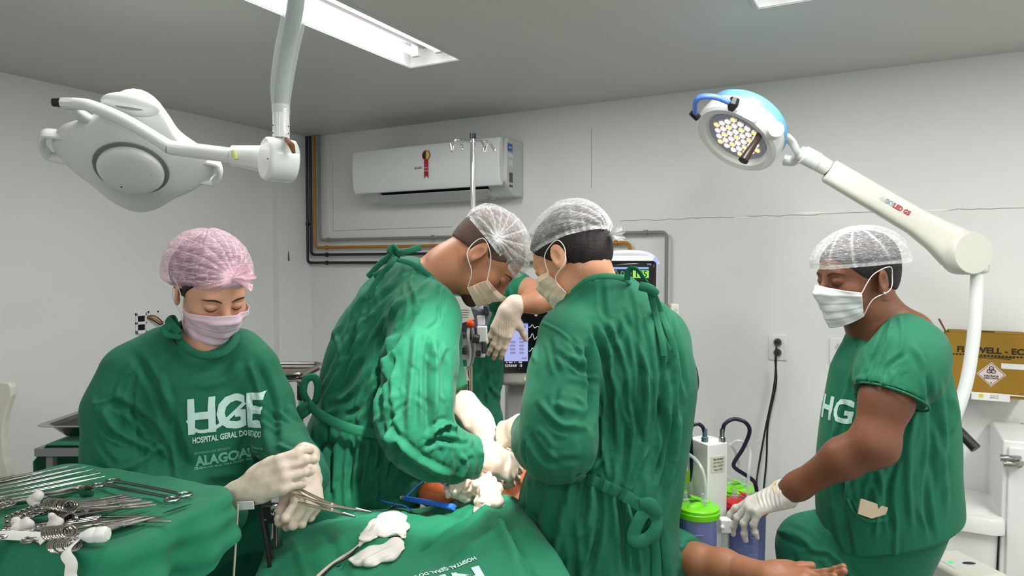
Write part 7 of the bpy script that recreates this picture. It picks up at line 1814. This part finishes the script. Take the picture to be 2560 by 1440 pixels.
def main_drape():
    # outline on the floor plan, counter-clockwise from the near right
    out = [(.10, 1.02), (.13, 1.30), (.10, 1.47), (.055, 1.62), (.03, 1.72), (-.04, 1.80), (-.13, 1.80), (-.22, 1.775), (-.33, 1.765), (-.42, 1.735), (-.50, 1.65), (-.555, 1.575), (-.535, 1.42), (-.50, 1.20), (-.46, 1.02), (-.2, .98)]
    pts = smooth_path([np.array([*p, 0]) for p in out+[out[0]]], 10)[:-1]; ol = np.array([p[:2] for p in pts]); n = len(ol); cen = np.array([-.2, 1.4])
    Ls = np.concatenate([[0], np.cumsum(np.linalg.norm(np.diff(np.vstack([ol, ol[:1]]), axis=0), axis=1))])[:-1]
    rr_ = random.Random(12); RC = []
    for _ in range(22):
        x_, y_, a_, l_ = rr_.uniform(-.5, .05), rr_.uniform(1.1, 1.7), rr_.uniform(-.4, 2.2), rr_.uniform(.04, .12)
        RC.append(((x_-l_*math.cos(a_), y_-l_*math.sin(a_)), (x_+l_*math.cos(a_), y_+l_*math.sin(a_)), rr_.uniform(.006, .012), rr_.choice((-1, 1, 1))*rr_.uniform(.003, .006)))
    def zf(x, y):
        z = .965
        def bump(cx, cy_, rx, ry, a, h):
            dx, dy = x-cx, y-cy_; u = dx*math.cos(a)+dy*math.sin(a); v = -dx*math.sin(a)+dy*math.cos(a); return h*math.exp(-(u/rx)**2-(v/ry)**2)
        z += bump(-.33, 1.55, .22, .12, .25, .030)+bump(-.02, 1.50, .10, .30, .0, .045)+bump(-.12, 1.15, .14, .25, 0, .03)
        z += bump(-.05, 1.70, .10, .10, 0, .02)
        # valleys and creases between the two sheets
        def crease(a, b, w_, h):
            a = np.array(a); b = np.array(b); d = b-a; t = max(0, min(1, ((x-a[0])*d[0]+(y-a[1])*d[1])/(d@d))); q = a+d*t; dd = math.hypot(x-q[0], y-q[1]); return h*math.exp(-(dd/w_)**2)*min(1, 4*min(t+.05, 1.05-t))
        for c in (((-.20, 1.47), (-.06, 1.66), .016, -.022), ((-.185, 1.46), (-.045, 1.64), .010, .010), ((-.44, 1.56), (-.30, 1.30), .012, -.006), ((-.36, 1.45), (-.16, 1.52), .018, .007), ((-.45, 1.42), (-.30, 1.56), .016, .006),
                  ((-.50, 1.52), (-.36, 1.25), .008, .005), ((-.06, 1.62), (.02, 1.30), .018, .010), ((-.03, 1.55), (.06, 1.25), .012, -.009), ((-.12, 1.38), (.05, 1.52), .014, .008), ((-.16, 1.30), (.03, 1.20), .016, .007), ((-.30, 1.22), (-.14, 1.30), .014, -.008), ((-.20, 1.70), (-.10, 1.60), .014, -.007), ((-.36, 1.68), (-.20, 1.62), .014, .006), ((-.42, 1.25), (-.25, 1.10), .02, .008)):
            z += crease(c[0], c[1], c[2]*.9, c[3]*1.9)
        for c in RC: z += crease(*c)
        z += .0022*math.sin(31*x+11*y+2*math.sin(9*y))+.0016*math.sin(-24*x+37*y)+.0012*math.sin(70*x+20*y)
        return z
    nin = 60; vs = []
    for i in range(1, nin+1):
        e = (i/nin)**.8
        for k in range(n):
            q = cen+(ol[k]-cen)*e; ed = max(0, (e-.93)/.07); vs.append((q[0], q[1], zf(*q)-.012*ed*ed))
    nrm = []
    for k in range(n):
        t = ol[(k+1) % n]-ol[k-1]; t /= max(np.linalg.norm(t), 1e-9); nrm.append(np.array([t[1], -t[0]]))
    nd = 30
    for i in range(1, nd+1):
        s = i/nd
        for k in range(n):
            L_ = Ls[k]; o = .010*(1-math.exp(-s*10))+.02*s+.016*min(1, s*2)*math.sin(L_*21+1.2*math.sin(L_*7))+.008*s*math.sin(L_*49)
            right = 1 if ol[k][0] > -.02 and ol[k][1] > 1.2 else 0
            q = ol[k]+nrm[k]*o*(.25 if right else 1); z0 = zf(*ol[k])-.012; vs.append((q[0], q[1], z0-s*.62))
    m = nin+nd; mb = MB(); mb.v = [tuple(map(float, v)) for v in vs]
    mb.f = [(i*n+k, i*n+(k+1) % n, (i+1)*n+(k+1) % n, (i+1)*n+k) for i in range(m-1) for k in range(n)]+[tuple(range(n))[::-1]]
    o = solo('surgical_drape', mb, 'cloth2', 'green surgical drape over the patient in the lower middle, printed with white letters', 'drape', smooth=180, loc=(-.2, 1.4, .35))
    V = np.array(mb.v); bv = BVHTree.FromPolygons([tuple(v) for v in mb.v], mb.f)
    # upside-down print at the front
    def z_at(px, py): 
        h = bv.ray_cast(Vector((0, 0, CAMH)), Vector(norm(ray(px, py)))); return np.array(h[0]) if h[0] is not None else PZ(px, py, .97)
    a = z_at(1190, 1396); b = z_at(1085, 1432); X = b-a; X[2] = 0; X = norm(X); Y = np.cross((0, 0, 1), X); c0 = (a+b)/2; k = 1.42/F
    t = text2d('HOSPITAL GERAL DO ESTADO', 24*k*1.5, .035, 'LEFT', sx=.40)
    v, f = project_print(t, a-X*.0+Y*.012*0, X, Y, bv, (0, 0, 1)); MB().add(v, f).build('drape_print', 'print', o, smooth=0)
    t = text2d('HGE', 110*k*1.3, .035, 'LEFT', sx=.8); v, f = project_print(t, a+X*.0+Y*(.075), X, Y, bv, (0, 0, 1))
    MB().add(v, f).build('drape_print', 'print', o, smooth=0)
    return bv
DRAPE = main_drape()
def on_drape(px, py, lift=0):
    d = norm(ray(px, py)); h = DRAPE.ray_cast(Vector((0, 0, CAMH)), Vector(d)); p = np.array(h[0]) if h[0] is not None else PZ(px, py, .98); p[2] += lift; return p
def on_table_things():
    # second sheet edge at the wound: folded green flap
    rs = np.random.RandomState(4)
    S = Soft(.003); base = [P(1145, 1222, 1.69), P(1165, 1222, 1.68), P(1188, 1228, 1.67), P(1222, 1248, 1.66), P(1232, 1274, 1.64), P(1168, 1210, 1.70), P(1196, 1216, 1.69), P(1205, 1264, 1.65), P(1150, 1206, 1.70)]
    for b in base:
        for _ in range(3): S.ell(b+rs.normal(size=3)*.012+np.array([0, 0, .004]), np.array([.024, .020, .015])*rs.uniform(.6, 1.1), rotm(rs.normal(size=3), rs.rand()*3), .005)
    V, Fc = S.arrays(); N = vnormals(V, Fc); V = V+N*(.0055*np.abs(wave_noise(V, 15, 2))-.003+.0030*np.abs(wave_noise(V, 34, 3)))[:, None]
    solo('wet_gauze_pack', soft_mesh([(V, Fc)]), 'gauze', 'crumpled white wet gauze pack on the orange-painted abdomen', 'gauze', smooth=180)
    MB_ = MB().tube([P(1236, 1252, 1.64), P(1234, 1270, 1.62), P(1230, 1290, 1.60)], .0055, 12, sm=5); solo('drain_tube', MB_, mat('pale_lilac_plastic', rgb(185,190,235), .25, alpha=.8), 'short pale lilac plastic tube beside the wet gauze', 'tube')
    MB_ = MB().tube([P(1248, 1262, 1.68), P(1238, 1235, 1.72), P(1262, 1212, 1.84), P(1300, 1205, 1.88)], .0022, 8, sm=8); solo('suction_line', MB_, 'clearp', 'thin clear suction line curving over the orange-painted abdomen', 'tube')
    # green folded edges round the opening
    for pts, w_, lab in (([P(1255, 1130, 1.95), P(1285, 1140, 1.92), P(1310, 1152, 1.90), P(1340, 1160, 1.88)], .022, 'folded green drape edge beyond the abdomen'),):
        solo('drape_edge', MB().tube(pts, w_, 12, True, .35, (0, 0, 1), 6), 'cloth2', lab, 'drape')
    # electrocautery pencil
    a = on_drape(1005, 1256, .012); b = on_drape(1135, 1280, .012); d = norm(b-a); r = root('cautery_pencil', 'blue electrocautery pencil with a yellow button and thin blue cable on the drape', 'surgical tool', (a+b)/2-np.array([0, 0, .012]), 'V')
    L = np.linalg.norm(b-a); MB().lathe([(.0035, 0), (.0060, .006), (.0072, L*.35), (.0066, L*.6), (.0080, L*.95), (.0080, L), (0, L)], a, d, 20).build('handle', 'blue2', r)
    MB().ball(a+d*.008+np.array([0, -.002, .005]), (.006, .004, .003)).build('button', mat('yellow_button', rgb(235,215,40), .4), r)
    MB().tube([a, a-d*.028], [.0012, .0006], 8).build('electrode', 'steel', r)
    MB().tube([a-d*.004, a+d*.006], .0042, 10).build('nozzle', mat('pale_yellow_tip', rgb(210,205,90), .4), r)
    MB().tube([b, on_drape(1142, 1270, .01), on_drape(1136, 1245, .03), P(1112, 1212, 1.66), P(1080, 1195, 1.66), P(1045, 1212, 1.66), P(1018, 1238, 1.66), on_drape(1003, 1258, .02)], .0017, 8, sm=8).build('cable', 'blue2', r)
    MB().tube([on_drape(1020, 1236, .02), on_drape(985, 1234, .012), on_drape(955, 1240, .008), on_drape(946, 1252, .006), on_drape(968, 1262, .006), on_drape(1010, 1270, .005), on_drape(1032, 1284, .004)], .0019, 8, sm=8).build('cable', 'blue2', r)
    # black thread and metal clip
    solo('black_thread', MB().tube([on_drape(1150, 1245, .004), on_drape(1128, 1256, .003), on_drape(1105, 1272, .003)], .0014, 6, sm=6), 'black', 'short black suture thread over the end of the blue pencil', 'thread')
    c = on_drape(984, 1272, .006); r = root('towel_clip', 'small dark metal towel clip left of the blue pencil', 'clip', c, 'V')
    MB().box(c, (.018, .006, .008), rotm((0, 0, 1), .6)).build('clip_body', 'darksteel', r, bevel=.002); MB().box(c+(.002, .004, .003), (.006, .016, .005)).build('clip_jaw', 'steel', r, bevel=.001)
    # pair of white gloves lying on the drape
    def flat_glove(outline, label, seed, th=.0055):
        pts = [on_drape(x, y, 0) for x, y in outline]; cx = np.mean(pts, 0); S = Soft(.0028)
        return pts
    S = Soft(.0026)
    def seg(x0, y0, r0, x1, y1, r1, k=.010): S.cap(on_drape(x0, y0, .006), on_drape(x1, y1, .006), r0, r1, k, ((0, 0, 1), .38))
    seg(915, 1352, .017, 950, 1325, .022); seg(950, 1325, .022, 985, 1300, .020); seg(960, 1296, .010, 978, 1288, .011); seg(940, 1312, .012, 965, 1292, .012); seg(990, 1290, .011, 1006, 1296, .010); seg(1004, 1300, .010, 1012, 1325, .009); seg(996, 1320, .011, 1010, 1350, .009); seg(905, 1342, .006, 935, 1322, .008); seg(955, 1342, .015, 1000, 1332, .013)
    V, Fc = S.arrays(); N = vnormals(V, Fc); V = V+N*(.0016*wave_noise(V, 15, 4))[:, None]; V = fold_strokes(V, Fc, [([(930, 1350), (960, 1325), (985, 1300)], 4, -.002), ([(950, 1350), (985, 1330), (1005, 1315)], 4, .003), ([(938, 1330), (955, 1312), (975, 1295)], 3.5, .0025)])
    solo('surgical_glove', soft_mesh([(V, Fc)]), 'glove2', 'empty white surgical glove on the drape, upper of the pair', 'glove', smooth=180)
    S = Soft(.0026)
    seg(895, 1412, .014, 935, 1380, .019); seg(930, 1412, .016, 955, 1385, .022); seg(950, 1385, .022, 985, 1360, .016); seg(960, 1395, .016, 1000, 1365, .010); seg(975, 1400, .012, 1004, 1378, .009); seg(905, 1362, .007, 935, 1350, .010); seg(880, 1405, .008, 905, 1395, .010)
    V, Fc = S.arrays(); N = vnormals(V, Fc); V = V+N*(.0016*wave_noise(V, 14, 9))[:, None]; V = fold_strokes(V, Fc, [([(905, 1405), (945, 1385), (990, 1365)], 4, .003), ([(915, 1420), (950, 1402), (985, 1385)], 4, -.002)])
    o = solo('surgical_glove', soft_mesh([(V, Fc)]), 'glove2', 'empty white surgical glove on the drape, lower one with a rolled cuff', 'glove', smooth=180)
    # pale cord from the gloves to the lower left
    solo('cotton_cord', MB().tube([on_drape(935, 1322, .01), on_drape(915, 1352, .006), on_drape(885, 1382, .006), on_drape(850, 1404, .006), on_drape(815, 1428, .005), on_drape(785, 1455, .004)], .0036, 10, sm=7), mat('pale_cord', rgb(190,180,165), .7), 'pale cotton cord running from the gloves to the lower left', 'cord')
    solo('cotton_cord', MB().tube([on_drape(935, 1326, .008), on_drape(905, 1362, .005), on_drape(872, 1396, .005), on_drape(835, 1418, .005), on_drape(800, 1450, .004)], .0024, 8, sm=7), 'black', 'thin black cable beside the pale cord on the drape', 'cable')
    # left: hanging cords, label strap and dark tray under her hands
    z0 = P(590, 1300, 1.34)
    solo('cord', MB().tube([P(595, 1262, 1.345), P(592, 1320, 1.34), P(588, 1380, 1.33), P(584, 1450, 1.32), P(582, 1560, 1.31)], .0022, 8, sm=5), mat('pale_cord', rgb(190,180,165), .7), 'thin pale cord hanging beside the corner of the instrument table', 'cord')
    solo('label_strap', MB().box(P(614, 1264, 1.36), (.034, .003, .017), rotm((0, 1, 0), -.06)), 'gstrap', 'small white strap sticking out behind the instrument table corner', 'strap', bevel=.001)
    solo('black_cable', MB().tube([P(628, 1262, 1.37), P(636, 1252, 1.38), P(648, 1262, 1.39), P(655, 1300, 1.40), P(665, 1350, 1.40), P(672, 1400, 1.40), P(678, 1460, 1.40), P(680, 1600, 1.40)], .0042, 10, sm=7), 'black', 'black cable hanging between the instrument table and the drape, left strand', 'cable')
    solo('black_cable', MB().tube([P(662, 1300, 1.42), P(670, 1340, 1.43), P(676, 1380, 1.43), P(690, 1420, 1.43), P(684, 1480, 1.43), P(684, 1600, 1.43)], .0042, 10, sm=7), 'black', 'black cable hanging between the instrument table and the drape, right strand', 'cable')
    c = P(690, 1275, 1.47); r = root('chrome_fitting', 'round chrome and black fitting below her gloved hands', 'fitting', c, 'V')
    MB().ball(c, .014).build('ball_knob', 'chrome', r); MB().box(c+(-.012, .015, -.012), (.05, .03, .04)).build('block', 'black', r, bevel=.006); MB().cyl(c+(0, .01, -.03), (c[0], c[1]+.01, c[2]-.35), .01).build('post', 'steel', r)
on_table_things()
